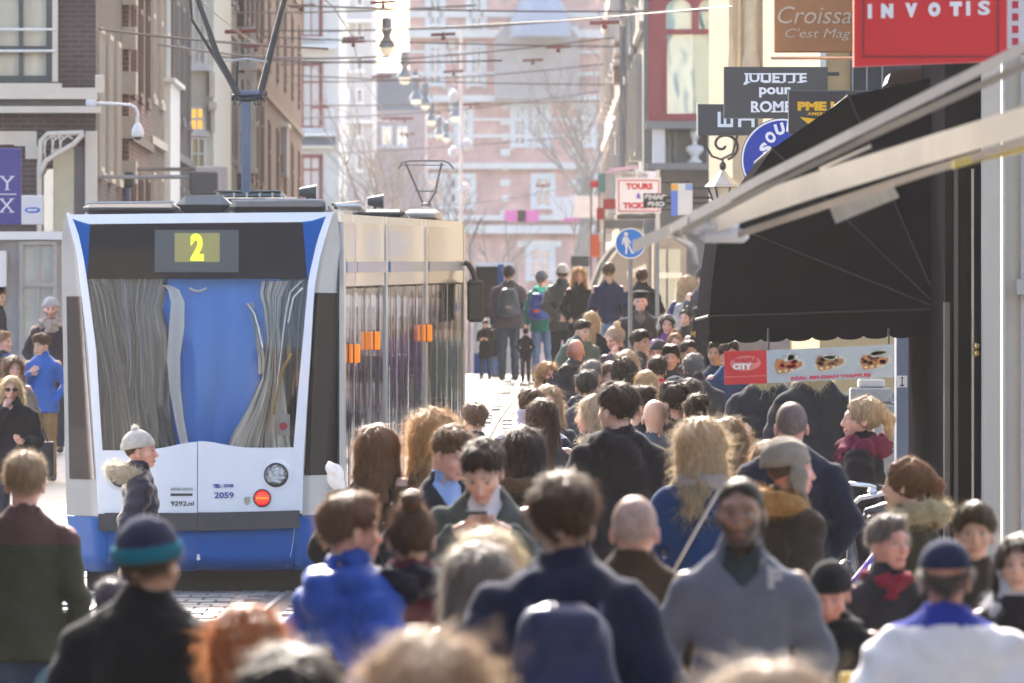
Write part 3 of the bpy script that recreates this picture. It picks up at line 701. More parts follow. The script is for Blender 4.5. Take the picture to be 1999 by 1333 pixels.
    # --- fur trim, scarf, hood of another colour
    def loop(name, pts, r, m, furL=0.0, k=.02, nst=1400, noise=.006, extra=None):
        pts = np.array(pts); lo, hi = pts.min(0) - r - .05, pts.max(0) + r + .05; aa = .012
        g = G(axis(lo[0], hi[0], aa, []), axis(lo[1], hi[1], aa, []), axis(lo[2], hi[2], aa, []))
        for q0, q1 in zip(pts[:-1], pts[1:]): cap(g, q0, q1, r, r, k)
        if extra:
            for (q0, q1, r0, r1, ky) in extra: cap(g, q0, q1, r0, r1, k, ky)
        x, y, z = g.a[0][:, None, None], g.a[1][None, :, None], g.a[2][None, None, :]
        g.F += noise * np.sin(50 * x + 30 * z + 2 * np.sin(40 * y)) + noise * .6 * np.sin(90 * z - 35 * x + 20 * y)
        V, Q = nets(g); T = None
        if furL:
            N = vnormals(V, Q); SV, SQ, ST = strands(V, N, nst, furL, .0015, 1.1, lambda q_: q_ * 0 + np.array((0, 0, -.4)), rng, None, .4)
            V = np.concatenate([V, SV]); T = ST + len(V) - len(SV); Q = np.concatenate([Q, SQ + len(V) - len(SV)])
        return mkmesh(name, V * sc, Q, T, m=m, parent=root)
    def ringpts(rx, ry, z0, zb, cy=-.02, a0=0, a1=360, n=14):
        return [(rx * math.sin(math.radians(t)), cy + ry * math.cos(math.radians(t)), z0 + (zb - z0) * (1 - math.cos(math.radians(t))) / 2) for t in np.linspace(a0, a1, n)]
    if p.get('fur') is not None: loop('fur_trim', ringpts(.115, .11, 1.43, 1.475, -.03, 50, 310), .034, furmat(p['fur']), .028)
    if p.get('furup') is not None: loop('fur_trim', ringpts(.12, .13, 1.44, 1.50, -.06, 70, 290), .046, furmat(p['furup']), .03, nst=2200)
    if p.get('scarf') is not None:
        ex = [((.03, .08, 1.44), (.035, .155, 1.22), .035, .04, .6)] if p.get('scarftail', True) else None
        loop('scarf', ringpts(.088, .088, 1.455, 1.475), .036, fabric(p['scarf'], 'knit'), extra=ex, noise=.008)
    if p.get('bigscarf') is not None:
        loop('scarf', ringpts(.10, .10, 1.46, 1.47), .055, fabric(p['bigscarf'], 'wool'), noise=.012, extra=[((.0, .10, 1.42), (.0, .15, 1.32), .06, .03, .6)])
    # --- bags
    if p.get('backpack') is not None:
        bc = p['backpack']; bk = -.165 - bulk; pk = p.get('packname', 'backpack')
        g = G(axis(-.22, .22, .015, []), axis(bk - .22, bk + .06, .014, []), axis(.90, 1.50, .016, []))
        x, y, z = g.a[0][:, None, None], g.a[1][None, :, None], g.a[2][None, None, :]
        def rb(c, h, r): 
            q = [np.maximum(np.abs(a - b) - (e - r), 0) for a, b, e in zip((x, y, z), c, h)]; return np.sqrt(q[0] ** 2 + q[1] ** 2 + q[2] ** 2) - r
        g.F = smin(rb((0, bk - .05, 1.15), (.145, .085, .18), .07), d_ell((x, y, z), (0, bk - .04, 1.34), (.125, .085, .085)), .05); g.F = smin(g.F, rb((0, bk - .125, 1.10), (.10, .045, .11), .045), .012)
        for q_ in (-1, 1): g.F = smin(g.F, d_ell((x, y, z), (q_ * .145, bk - .04, 1.08), (.035, .06, .10)), .012)
        g.F = g.F + .008 * np.exp(-(np.abs(np.abs(x) - .075) / .010) ** 2) + .005 * np.sin(28 * z + 17 * x) + .004 * np.sin(50 * x - 30 * z)
        g.F = smin(g.F, rb((0, bk - .10, 1.34), (.10, .05, .06), .035), .02)
        g.F = (g.F + .004 * np.sin(40 * z + 10 * x) + .004 * np.exp(-(np.abs(z - 1.275) / .008) ** 2)).astype(np.float32)
        V, Q = nets(g); bo = mkmesh(pk, V * sc, Q, m=fabric(bc, 'shell'), parent=root)
        mb = MB()
        for sd in (-1, 1):
            mb.tube([(sd * .09 * sc, (bk + .02) * sc, 1.37 * sc), (sd * .095 * sc, (-.04) * sc, (1.472 + bulk) * sc), (sd * .11 * sc, (.08 + bulk) * sc, 1.42 * sc), (sd * .14 * sc, (.12 + bulk) * sc, 1.25 * sc), (sd * .17 * sc, (.0) * sc, 1.08 * sc)], .018 * sc, 6)
        so = mb.build('strap', fabric(p.get('straps', bc), 'shell'), None); so.parent = root
        mb = MB(); mb.bbox(-.045 * sc, .045 * sc, (bk - .185) * sc, (bk - .17) * sc, 1.10 * sc, 1.15 * sc, .004)
        lo_ = mb.build('badge', fabric(p.get('badge', (.25, .2, .18))), None); lo_.parent = root
    if p.get('cross') is not None:
        mb = MB(); b = bulk + .012; sg = p.get('crossside', 1)
        pts = [(sg * .11, -.02, 1.462 + b), (sg * .08, -.10 - b, 1.40), (0, -.135 - b, 1.24), (-sg * .10, -.125 - b, 1.05), (-sg * .17, -.06, .93), (-sg * .17, .06, .93), (-sg * .08, .135 + b, 1.10), (sg * .04, .135 + b, 1.30), (sg * .10, .07, 1.43), (sg * .11, -.02, 1.462 + b)]
        mb.tube([tuple(np.array(q) * sc * np.array((1.08, 1.08, 1))) for q in pts], .012 * sc, 6)
        so = mb.build('bag_strap', mat('strap_leather', p['cross'], .6), None); so.parent = root
    return root, sc, A
PEOPLE = []
def decal(o, root):
    """lays flat lettering onto the cloth behind it"""
    coat = [c for c in root.children if c.name.startswith('coat')][0]; bpy.context.view_layer.update()
    M = root.matrix_world; Mi = M.inverted(); d = (Mi.to_3x3() @ Vector((0, 1, 0))).normalized()
    for v in o.data.vertices:
        p = Vector(v.co); h, loc, nrm, i = coat.ray_cast(Mi @ (p - Vector((0, 1.2, 0))), d)
        if h: v.co = (M @ loc) - Vector((0, .004, 0))
    for v in o.data.vertices: v.co = Mi @ v.co
    o.parent = root; WORLD[o.name] = Vector((0, 0, 0))
# ================================================================== the ground
M_ASPH = mat('paving_bed', (.10, .095, .09), .95, var=.15, vscale=3)
M_STONE = [mat('stone_%s' % n, c, .8, var=.16, vscale=5, bump=.5, bscale=30) for n, c in (('grey', (.17, .165, .16)), ('warm', (.195, .18, .17)), ('dark', (.13, .127, .13)))]
KERBL, KERBR = -4.35, .35
ys = sorted(set([-60, 0, 40, 55, 70, 80, 95, 3000, 1500, 800] + list(range(95, 260, 3)) + [280, 320, 400, 500]))
def sheet(x0, x1, dz, name, m, y0=-60, y1=3000, parent=None):
    mb = MB(); yy = [y for y in ys if y0 <= y <= y1]
    mb.add([p for y in yy for p in ((x0, y, GH(y) + dz), (x1, y, GH(y) + dz))], [(2 * i, 2 * i + 1, 2 * i + 3, 2 * i + 2) for i in range(len(yy) - 1)])
    return mb.build(name, m, parent, 'structure')
street = sheet(-400, 400, -.03, 'street', M_ASPH)
def pavement(x0, x1, y0, y1, name):
    mb = MB(); yy = [y0] + [y for y in ys if y0 < y < y1] + [y1]
    for a, b in zip(yy[:-1], yy[1:]):
        za, zb = GH(a), GH(b)
        mb.add([(x0, a, za - .2), (x1, a, za - .2), (x1, b, zb - .2), (x0, b, zb - .2), (x0, a, za + .115), (x1, a, za + .115), (x1, b, zb + .115), (x0, b, zb + .115)],
               [(4, 5, 6, 7), (0, 4, 7, 3), (1, 2, 6, 5)])
    o = mb.build(name, mat('pavement_slabs', (.19, .185, .18), .85, var=.14, vscale=2, bump=.4, bscale=14), None, 'structure'); return o
pav_r = pavement(KERBR, 14, 20, 330, 'pavement'); pav_l = pavement(-20, KERBL, 70, 330, 'pavement')
def stonemesh(w, l):
    mb = MB(); h = .03; c = .007
    vs = [(0, 0, 0), (w, 0, 0), (w, l, 0), (0, l, 0), (c, c, h), (w - c, c, h), (w - c, l - c, h), (c, l - c, h)]
    mb.add(vs, [(4, 5, 6, 7), (0, 1, 5, 4), (1, 2, 6, 5), (2, 3, 7, 6), (3, 0, 4, 7)]); return mb
rs = random.Random(3)
def trackx(y): return float(np.interp(y, [0, 88, 107, 120, 140, 160, 400], [-3.9, -2.67, -1.72, -1.15, -.75, -.55, -.5]))
protos = []
for k in range(3):
    o = stonemesh(.235, .62).build('paving_stone', M_STONE[k], street); protos.append(o)
n_st = 0; rest = [MB(), MB(), MB()]; first = [True] * 3
row = 0; y = 58.0
while y < 168:
    off = (row % 2) * .12; xw = -4.32
    while xw < .33:
        x = xw + off
        t = trackx(y)
        if min(abs(x + .12 - t - .74), abs(x + .12 - t + .74)) > .17:
            k = rs.choice([0, 0, 1, 1, 2]); near = (66 < y < 87.5 and x < -1.95 - (87 - y) * .0 and x > -4.3)
            pxx = CX + x * F / y
            dz = rs.uniform(-.004, .004); g = GH(y + .3)
            if near and n_st < 300 and 90 < pxx < 460:
                if first[k]: o = protos[k]; first[k] = False
                else: o = copyobj(protos[k], street)
                o.location = (x, y, g - .024 + dz); o.rotation_euler = (0, 0, rs.uniform(-.006, .006)); n_st += 1
            else:
                sl = (GH(y + .6) - GH(y)); c = .007; z0 = GH(y) - .03; z1 = z0 + .028 + dz; wv, l = .235, .62
                rest[k].add([(x, y, z0), (x + wv, y, z0), (x + wv, y + l, z0 + sl), (x, y + l, z0 + sl), (x + c, y + c, z1), (x + wv - c, y + c, z1), (x + wv - c, y + l - c, z1 + sl), (x + c, y + l - c, z1 + sl)],
                            [(4, 5, 6, 7), (0, 1, 5, 4), (1, 2, 6, 5), (3, 0, 4, 7)])
        xw += .247
    y += .635; row += 1
for k in range(3): rest[k].build('paving_stones', M_STONE[k], street, 'stuff')
# rails
mb = MB()
for sd in (-1, 1):
    yy = [20, 60] + list(range(80, 250, 4))
    for wd, hh in ((.024, .003),):
        for a, b in zip(yy[:-1], yy[1:]):
            xa, xb = trackx(a) + sd * .718, trackx(b) + sd * .718; za, zb = GH(a), GH(b)
            mb.add([(xa - wd, a, za - .03), (xa + wd, a, za - .03), (xb + wd, b, zb - .03), (xb - wd, b, zb - .03), (xa - wd, a, za + hh), (xa + wd, a, za + hh), (xb + wd, b, zb + hh), (xb - wd, b, zb + hh)],
                   [(4, 5, 6, 7), (0, 4, 7, 3), (1, 2, 6, 5)])
rails = mb.build('tram_rails', mat('rail_steel', (.35, .34, .33), .42, metal=.8, var=.1), None, 'structure')
# canal side railing on the bridge
# ================================================================== buildings
def fmap(face, plane):
    if face == 'y': return lambda u0, u1, d0, d1, z0, z1: (u0, u1, plane - d1, plane - d0, z0, z1)
    if face == 'x+': return lambda u0, u1, d0, d1, z0, z1: (plane + d0, plane + d1, u0, u1, z0, z1)
    return lambda u0, u1, d0, d1, z0, z1: (plane - d1, plane - d0, u0, u1, z0, z1)
M_PANE = glassmat('window_glass', tint=(.05, .06, .07), rough=.08, base_refl=.25)
M_CREAM = mat('cream_paint', (.62, .57, .48), .6, var=.06, vscale=4)
M_WHITEP = mat('white_paint', (.72, .72, .70), .55, var=.05, vscale=4)
M_STONEL = mat('pale_sandstone', (.50, .46, .40), .85, var=.14, vscale=2.5, bump=.3)
M_GREY = mat('grey_stone', (.26, .25, .24), .85, var=.15, vscale=2, bump=.4)
def window(root, face, plane, u, z, w_, h_, frame=M_CREAM, pane=M_PANE, d=.08, bar=.07, mull=1, trans=None, sill=True, surround=0.0, sm=None):
    f = fmap(face, plane); mb = MB()
    if surround: 
        for a in ((u - w_ / 2 - surround, u - w_ / 2, 0, d * .6, z - surround, z + h_ + surround), (u + w_ / 2, u + w_ / 2 + surround, 0, d * .6, z - surround, z + h_ + surround), (u - w_ / 2, u + w_ / 2, 0, d * .62, z + h_, z + h_ + surround)): mb.box(*f(*a))
    mb.box(*f(u - w_ / 2, u - w_ / 2 + bar, 0, d, z, z + h_)); mb.box(*f(u + w_ / 2 - bar, u + w_ / 2, 0, d, z, z + h_))
    mb.box(*f(u - w_ / 2 + bar, u + w_ / 2 - bar, 0, d * .99, z + h_ - bar, z + h_)); mb.box(*f(u - w_ / 2 + bar, u + w_ / 2 - bar, 0, d * .99, z, z + bar))
    for i in range(mull):
        uu = u - w_ / 2 + w_ * (i + 1) / (mull + 1); mb.box(*f(uu - bar * .35, uu + bar * .35, 0, d * .8, z + bar, z + h_ - bar))
    if trans: mb.box(*f(u - w_ / 2 + bar, u + w_ / 2 - bar, 0, d * .9, z + h_ * trans - bar * .5, z + h_ * trans + bar * .5))
    wo_ = mb.build('window', frame, root)
    p = MB(); p.box(*f(u - w_ / 2 + bar, u + w_ / 2 - bar, .005, d * .35, z + bar, z + h_ - bar)); p.build('pane', pane, wo_)
    if sill: q = MB(); q.box(*f(u - w_ / 2 - .08, u + w_ / 2 + .08, 0, d * 1.6, z - .09, z)); q.build('sill', sm or frame, wo_)
    return wo_
def band(root, face, plane, u0, u1, z0, z1, d, m, name='cornice'):
    f = fmap(face, plane); mb = MB(); mb.box(*f(u0, u1, 0, d, z0, z1)); return mb.build(name, m, root)
def building(label, x0, x1, y0, y1, z1, m, z0=None, name='building', cat='building', group=None):
    z0 = (GH((y0 + y1) / 2) - .6) if z0 is None else z0
    r = thing(name, label, cat, ((x0 + x1) / 2, (y0 + y1) / 2, z0), 0, group)
    mb = MB(); mb.box(x0, x1, y0, y1, z0, z1); mb.build('wall', m, r); return r
B_DARK = brickmat('brick_dark', (.065, .042, .044), (.085, .058, .056), (.12, .105, .10))
B_RED = brickmat('brick_red', (.13, .058, .045), (.165, .075, .055), (.19, .165, .15))
B_BRN = brickmat('brick_brown', (.085, .055, .045), (.11, .068, .055), (.15, .135, .12))

# --- left corner building, facing the camera side at s=150
sA = 150.0; DA = F / sA
A_ = building('dark purple brick corner building with cream cornices above a curved white shop porch', -12, PX(187, sA), DA, DA + 9, 17, B_DARK)
f_ = lambda a, b, c, d_: (PX(a, sA), PX(b, sA), PZ(d_, sA), PZ(c, sA))   # px0, px1, top, bottom
def bandA(a, b, c, d_, dep, m=M_CREAM, name='cornice'):
    x0, x1, z0, z1 = f_(a, b, c, d_); return band(A_, 'y', DA, x0, x1, z0, z1, dep, m, name)
bandA(-400, 190, 172, 194, .22); bandA(-400, 197, 208, 221, .30); bandA(-400, 172, 196, 206, .08, mat('grey_frieze', (.16, .15, .15), .8), 'frieze')
for i, (a, b) in enumerate(((-160, -45), (-20, 103))):
    x0, x1, z0, z1 = f_(a, b, -40, 160)
    window(A_, 'y', DA, (x0 + x1) / 2, z0, x1 - x0, z1 - z0, mat('dark_green_frame', (.06, .07, .065), .5), mat('curtained_pane', (.52, .49, .38), .5, var=.3, vscale=1.5, stretch=(2, 2, .3)), d=.12, bar=.08, mull=1, trans=.32)
    band(A_, 'y', DA, x1, x1 + .07, z0 - .1, z1, .16, M_CREAM, 'window_surround'); band(A_, 'y', DA, x0 - .12, x1 + .12, z0 - .16, z0 - .02, .2, M_CREAM, 'window_ledge')
    mb = MB(); 
    for zz in (z0 + .40, z0 + .68): mb.tube([(x0, DA - .17, zz), (x1 + .04, DA - .17, zz)], .02, 6)
    mb.build('safety_rail', M_WHITEP, A_)
bandA(-400, 62, 256, 282, .05, M_CREAM, 'stone_block'); bandA(28, 72, 256, 285, .07, M_CREAM, 'stone_block'); bandA(50, 76, 285, 310, .07, M_CREAM, 'stone_block')
bandA(167, 190, 256, 430, .12, M_CREAM, 'pilaster'); bandA(145, 166, 285, 520, .06, mat('dark_panel', (.10, .09, .09), .6), 'wall_panel')
bandA(104, 145, 290, 470, .05, mat('pale_yellow_plaster', (.50, .47, .33), .7), 'door_panel'); bandA(84, 104, 330, 455, .04, M_PANE, 'side_light')
mb = MB()      # curved porch
def A2(px, py, d): return (PX(px, sA), DA - d, PZ(py, sA))
mb.tube([A2(79, 460, .3), A2(79, 330, .3), A2(82, 275, .3), A2(95, 262, .3), A2(165, 260, .3)], .035, 8)
mb.tube([A2(80, 340, .34), A2(92, 315, .34), A2(115, 300, .34), A2(145, 283, .34), A2(165, 262, .34)], .035, 8)
for a, b in ((88, 318), (103, 306), (118, 297)): mb.tube([A2(a, 266, .32), A2(a + 3, b, .32)], .012, 6)
for q in (100, 115, 130): mb.tube([A2(q - 12, 300, .33), A2(q - 8, 275, .33), A2(q + 4, 266, .33), A2(q + 14, 272, .33)], .014, 6)
mb.build('porch_bracket', M_CREAM, A_)
# shop front below, standing forward
sB = 158.0
Bf = building('grey stone shop bay with arched glass front at the left corner', PX(-260, sB), PX(122, sB), F / sB, F / sB + 1.2, PZ(452, sB), mat('shop_stone', (.38, .36, .34), .8, var=.1), name='shop_bay', cat='shop bay')
for a, b in ((-120, -5), (38, 112)):
    x0, x1 = PX(a, sB), PX(b, sB); z0, z1 = PZ(900, sB), PZ(470, sB)
    window(Bf, 'y', F / sB, (x0 + x1) / 2, z0, x1 - x0, z1 - z0, mat('shop_stone', (.38, .36, .34), .8, var=.1), mat('shop_glass', (.34, .36, .33), .12, var=.35, vscale=1.2), d=.10, bar=.05, mull=1, trans=.8)
band(Bf, 'y', F / sB, PX(-200, sB), PX(14, sB), PZ(560, sB), PZ(490, sB), .3, M_WHITEP, 'fascia'); band(Bf, 'y', F / sB, PX(-260, sB), PX(124, sB), PZ(468, sB), PZ(452, sB), .14, M_WHITEP, 'cornice')

# --- terrace along the left, one house after another
def sidehouse(label, y0, y1, xf, zt, wallm, framem, wins, d=.035, paneM=M_PANE, ww=1.1, extra=True, x0=-13, surround=.0):
    r = building(label, x0, xf, y0, y1, zt, wallm, group='terraced houses along the left of the street'); g = GH((y0 + y1) / 2)
    n = wins
    for fl in range(6):
        z = g + 1.2 + fl * 3.0
        if z + 2 > zt: break
        for i in range(n):
            u = y0 + (y1 - y0) * (i + .5) / n
            window(r, 'x+', xf, u, z, ww, 1.9, framem, paneM, d=d, mull=1, trans=.65)
    if extra:
        for fl in range(5): band(r, 'x+', xf, y0 + .02, y1 - .02, g + 3.5 + fl * 3.0, g + 3.62 + fl * 3.0, .06, framem, 'string_course')
    return r
h1 = [o for o in [A_]][0]
for fl in range(5):
    for i in range(3): window(A_, 'x+', PX(187, sA), DA + 1.5 + i * 2.9, 1.6 + fl * 3.0, 1.1, 1.9, M_CREAM, d=.04)
hA2 = sidehouse('red brown brick house with alternating pale corner blocks, left side of the street', 142.5, 151, -5.33, 16, B_RED, mat('brown_frame', (.15, .095, .08), .6), 3)
for i in range(22):
    f = fmap('x+', -5.33); mb = MB(); L = .75 if i % 2 else .4
    mb.box(*f(142.5, 142.5 + L, 0, .10, 1.5 + i * .62, 1.5 + i * .62 + .31)); mb.box(-5.33 - L * .35, -5.33 + .1, 142.42, 142.5, 1.5 + i * .62, 1.5 + i * .62 + .31); mb.build('corner_stone', M_STONEL, hA2)
hA3 = sidehouse('narrow brown brick house with pale window frames on the left', 151.2, 158, -5.36, 15, B_BRN, M_STONEL, 2)
hA4 = sidehouse('dark plastered house beside the tall white pilaster on the left', 158.3, 166, -5.52, 14.5, mat('dark_plaster', (.09, .085, .09), .8), M_WHITEP, 2)
pl = fmap('x+', -5.52); band(hA4, 'x+', -5.52, 159, 163.5, .8, PZ(168, 124), .22, M_WHITEP, 'pilaster'); band(hA4, 'x+', -5.52, 158.8, 163.7, PZ(168, 124), PZ(160, 124), .30, M_WHITEP, 'capital')
hA5 = sidehouse('dark brick house next to the cream gabled one on the left', 166.2, 175.5, -5.50, 15.5, B_DARK, mat('dark_stone', (.2, .19, .18), .7), 3)
sC = 113.5; DC = F / sC
Cr = building('cream house with yellow lit window, projecting into the left terrace', -13, PX(417, sC), DC, DC + 11, 17, mat('cream_stucco', (.58, .56, .47), .8, var=.06), group='terraced houses along the left of the street')
M_LIT = mat('lit_yellow_pane', (.7, .45, .08), .4, var=.1, emit=(1.0, .50, .07), estr=.2)
for a, b, c, d_, pm in ((370, 400, 208, 256, M_LIT), (372, 402, 268, 332, mat('yellow_curtain', (.55, .48, .25), .7)), (374, 402, -30, 128, mat('pale_curtain', (.62, .62, .55), .6))):
    x0, x1, z0, z1 = PX(a, sC), PX(b, sC), PZ(d_, sC), PZ(c, sC); window(Cr, 'y', DC, (x0 + x1) / 2, z0, x1 - x0, z1 - z0, M_WHITEP, pm, d=.08, bar=.04, trans=.5)
band(Cr, 'y', DC, PX(408, sC), PX(424, sC), PZ(215, sC), PZ(200, sC), .3, M_CREAM); band(Cr, 'y', DC, PX(412, sC), PX(420, sC), PZ(260, sC), PZ(215, sC), .16, M_CREAM, 'corbel'); band(Cr, 'y', DC, PX(409, sC), PX(420, sC), PZ(190, sC), PZ(140, sC), .14, M_CREAM, 'corbel')
hA6 = sidehouse('black painted ornate house right of the cream house', 188.5, 197, PX(450, 104), 17, mat('black_brown_paint', (.07, .065, .065), .6), mat('dark_stone', (.2, .19, .18), .7), 3)
for i, (a, b) in enumerate(((-30, 60), (85, 170), (200, 300))):
    x0, x1 = PX(424, 104), PX(444, 104); window(hA6, 'y', 188.5, (x0 + x1) / 2, PZ(b, 104), x1 - x0, PZ(a, 104) - PZ(b, 104), mat('dark_stone', (.2, .19, .18), .7), M_PANE, d=.1, bar=.04)
hA7 = sidehouse('brown brick house with cream stone bay under a pointed gable', 197.3, 212, PX(505, 96), 16.5, B_BRN, mat('brown_frame', (.15, .095, .08), .6), 4)
x0, x1 = PX(452, 101), PX(500, 101)
for c, d_ in ((150, 240), (250, 330), (60, 130)): window(hA7, 'y', 197.3, (x0 + x1) / 2 + .05, PZ(d_, 101), .32, (d_ - c) / 101, M_STONEL, M_PANE, d=.12, surround=.05)
sE = 88.0; mb = MB(); mb.box(PX(508, sE), PX(560, sE), F / sE, F / sE + 2.2, PZ(345, sE), PZ(246, sE)); bay = mb.build('bay_window', mat('grey_bay_paint', (.33, .34, .37), .6, var=.05), hA7)
mb = MB(); mb.box(PX(505, sE), PX(564, sE), F / sE - .1, F / sE + 2.3, PZ(247, sE), PZ(240, sE)); mb.build('bay_roof', M_WHITEP, bay)
mb = MB(); mb.box(PX(522, sE), PX(535, sE), F / sE - .03, F / sE, PZ(290, sE), PZ(255, sE)); mb.box(PX(512, sE), PX(552, sE), F / sE - .03, F / sE, PZ(335, sE), PZ(300, sE)); mb.build('pane', M_PANE, bay)
hA8 = sidehouse('brown gabled house behind the grey bay window', 212.3, 250, PX(548, 88), 15, mat('brown_plaster', (.17, .12, .105), .8), mat('brown_frame', (.15, .095, .08), .6), 5)
for i, z in enumerate((14, 12.2)):
    band(hA7, 'y', 197.2, PX(448, 101), PX(505, 101), z - .3, z, .3, M_STONEL)

# --- cream building with red framed windows closing the left
sF = 62.0; DF = F / sF
E_ = building('tall cream building with dark red window frames at the far left end', PX(535, sF), PX(662, sF), DF, DF + 14, 22, mat('cream_render', (.66, .64, .58), .8, var=.05), name='building')
M_REDF = mat('dark_red_frame', (.22, .045, .045), .5)
for c, d_ in ((-60, 72), (125, 250), (305, 398)):
    for a, b in ((548, 578), (589, 626)):
        x0, x1 = PX(a, sF), PX(b, sF); window(E_, 'y', DF, (x0 + x1) / 2, PZ(d_, sF), x1 - x0, (d_ - c) / sF, M_REDF, glassmat('blue_glass', tint=(.30, .40, .44), rough=.15, base_refl=.2), d=.12, bar=.06, trans=.72, surround=.06, sm=M_WHITEP)
for c, d_, q, m in ((88, 96, .5, M_WHITEP), (258, 266, .5, M_WHITEP), (266, 284, .12, mat('slate_band', (.16, .18, .22), .6)), (284, 290, .3, M_CREAM), (400, 410, .4, M_CREAM)):
    band(E_, 'y', DF, PX(540, sF), PX(655, sF), PZ(d_, sF), PZ(c, sF), q, m)
E2 = building('pale grey round cornered tower house at the far left end', PX(655, 58), PX(726, 58), F / 58, F / 58 + 12, 24, mat('lilac_render', (.52, .50, .50), .8, var=.06))
for c in (-10, 50, 115, 180, 245, 310):
    for a in (675, 702): x0 = PX(a, 58); window(E2, 'y', F / 58, x0, PZ(c + 22, 58), .25, .5, M_WHITEP, M_PANE, d=.08, bar=.05, mull=0)
for c in (38, 235): band(E2, 'y', F / 58, PX(653, 58), PX(728, 58), PZ(c + 6, 58), PZ(c, 58), .4, M_WHITEP)
# low pale house filling the gap below the sky
E3 = building('low pale pink house with grey roof beyond the bare tree', PX(700, 44), PX(830, 44), F / 44, F / 44 + 12, PZ(215, 44), mat('pink_render', (.48, .36, .33), .85))
mb = MB(); mb.prism([(PX(700, 44), PZ(215, 44)), (PX(830, 44), PZ(215, 44)), (PX(815, 44), PZ(140, 44)), (PX(716, 44), PZ(140, 44))], F / 44, F / 44 + 10); mb.build('roof', mat('slate_grey', (.20, .20, .22), .7), E3)
for a in (725, 755, 785): window(E3, 'y', F / 44, PX(a, 44), PZ(285, 44), .5, .9, M_WHITEP, d=.1)

# --- big red brick building closing the street
sG = 40.0; DG = F / sG
R_ = building('huge red brick building with pale stone bands closing the street', PX(798, sG), PX(1240, sG), DG, DG + 20, 26, brickmat('brick_far_hazy', (.66, .345, .28), (.70, .38, .31), (.72, .58, .51)), name='building')  # brick colour paled to carry the distance haze
M_BAND = mat('far_stone', (.72, .69, .63), .85, var=.1, vscale=1)
def bG(a, b, c, d_, q=.25, m=M_BAND, name='stone_band'): return band(R_, 'y', DG, PX(a, sG), PX(b, sG), PZ(d_, sG), PZ(c, sG), q, m, name)
for c, h, q in ((22, 12, .2), (58, 16, .6), (98, 6, .15), (140, 8, .15), (186, 13, .6), (230, 6, .15), (262, 7, .15), (318, 12, .5), (420, 10, .5), (440, 16, .7)): bG(796, 1238, c, c + h, q)
for c, d_, xs, w_, tr in ((205, 285, (905, 1015, 1056, 1145), 24, .7), (345, 405, (850, 905, 1060, 1150), 34, .6), (90, 165, (850, 930, 1045, 1090), 26, .7), (-30, 50, (850, 930, 1045), 26, .7), (485, 545, (860, 1055), 44, .6)):
    for a in xs: window(R_, 'y', DG, PX(a, sG), PZ(d_, sG), w_ / sG, (d_ - c) / sG, M_WHITEP, glassmat('far_glass', tint=(.14, .17, .18), rough=.15, base_refl=.2), d=.2, bar=.09, trans=tr, surround=.18, sm=M_BAND)
for xs in ((980, 993), (1112, 1126), (876, 888)):
    for i in range(14): bG(xs[0] - (i % 2) * 3, xs[1] + (i % 2) * 3, 20 + i * 30, 34 + i * 30, .12, name='corner_stone')
mb = MB(); mb.prism([(PX(965, sG), PZ(195, sG)), (PX(1130, sG), PZ(195, sG)), (PX(1130, sG), PZ(75, sG)), (PX(1085, sG), PZ(20, sG)), (PX(1010, sG), PZ(20, sG)), (PX(965, sG), PZ(75, sG))], DG - 1.2, DG - .0)
pav = mb.build('pavilion', mat('pavilion_stone', (.42, .38, .36), .85, var=.15, vscale=.8), R_)
mb = MB(); mb.lathe([(1.5, 0), (1.5, .5), (1.3, 1.2), (.9, 2.0), (.3, 2.6), (.05, 3.2)], (PX(1055, sG), DG - 2.2, PZ(75, sG)), 16); mb.build('dome', mat('lead_blue', (.32, .36, .44), .5), R_)
for a in (985, 1010, 1100): 
    mb = MB(); mb.box(PX(a, 46) , PX(a + 42, 46), F / 46, F / 46 + 1.5, PZ(432, 46), PZ(410, 46)); 
    r = thing('banner', {985: 'bright pink awning banner low on the red brick building, left one', 1010: 'small magenta banner beside the leftmost pink one', 1100: 'bright pink awning banner at the right, low on the red brick building'}[a], 'banner', (PX(a, 46), F / 46, PZ(432, 46))); mb.build('cloth', mat('pink_cloth', (.75, .12, .38), .7), r)
# white shop awnings under it
for i, (a, b, c, d_, col, lb) in enumerate(((1080, 1160, 385, 425, (.7, .66, .62), 'pale canvas shop blind below the red brick building'), (840, 905, 455, 475, (.62, .55, .5), 'beige shop blind near the white lamp post'), (1010, 1095, 470, 482, (.65, .62, .55), 'cream door canopy in the middle of the red brick building'))):
    r = thing('shop_blind', lb, 'shop blind', (PX(a, 48), F / 48, PZ(d_, 48))); mb = MB(); mb.prism([(PX(a, 48), PZ(d_, 48)), (PX(b, 48), PZ(d_, 48)), (PX(b, 48), PZ(c, 48)), (PX(a, 48), PZ(c, 48))], F / 48 - 1.0, F / 48); mb.build('canvas', mat('blind_%d' % i, col, .8), r)

# --- right side terrace
M_PINKB = mat('pinkish_render', (.42, .31, .27), .85, var=.1)
def rhouse(label, y0, y1, xf, zt, m, fm, wins, d=.14):
    r = building(label, xf, 14, y0, y1, zt, m, group='houses along the right of the street'); g = GH((y0 + y1) / 2)
    for fl in range(5):
        for i in range(wins):
            u = y0 + (y1 - y0) * (i + .5) / wins; window(r, 'x-', xf, u, g + 1.3 + fl * 3.1, 1.1, 1.9, fm, M_PANE, d=d, trans=.65)
        band(r, 'x-', xf, y0 + .02, y1 - .02, g + 3.6 + fl * 3.1, g + 3.75 + fl * 3.1, .08, fm, 'string_course')
    return r
r1 = rhouse('pinkish house furthest down the right side', 240, 268, 2.42, 17, M_PINKB, M_CREAM, 5)
r2 = rhouse('cream and brown house with boxed bays, right side', 212, 239.6, 2.40, 18, mat('tan_render', (.46, .37, .29), .85, var=.1), M_WHITEP, 5)
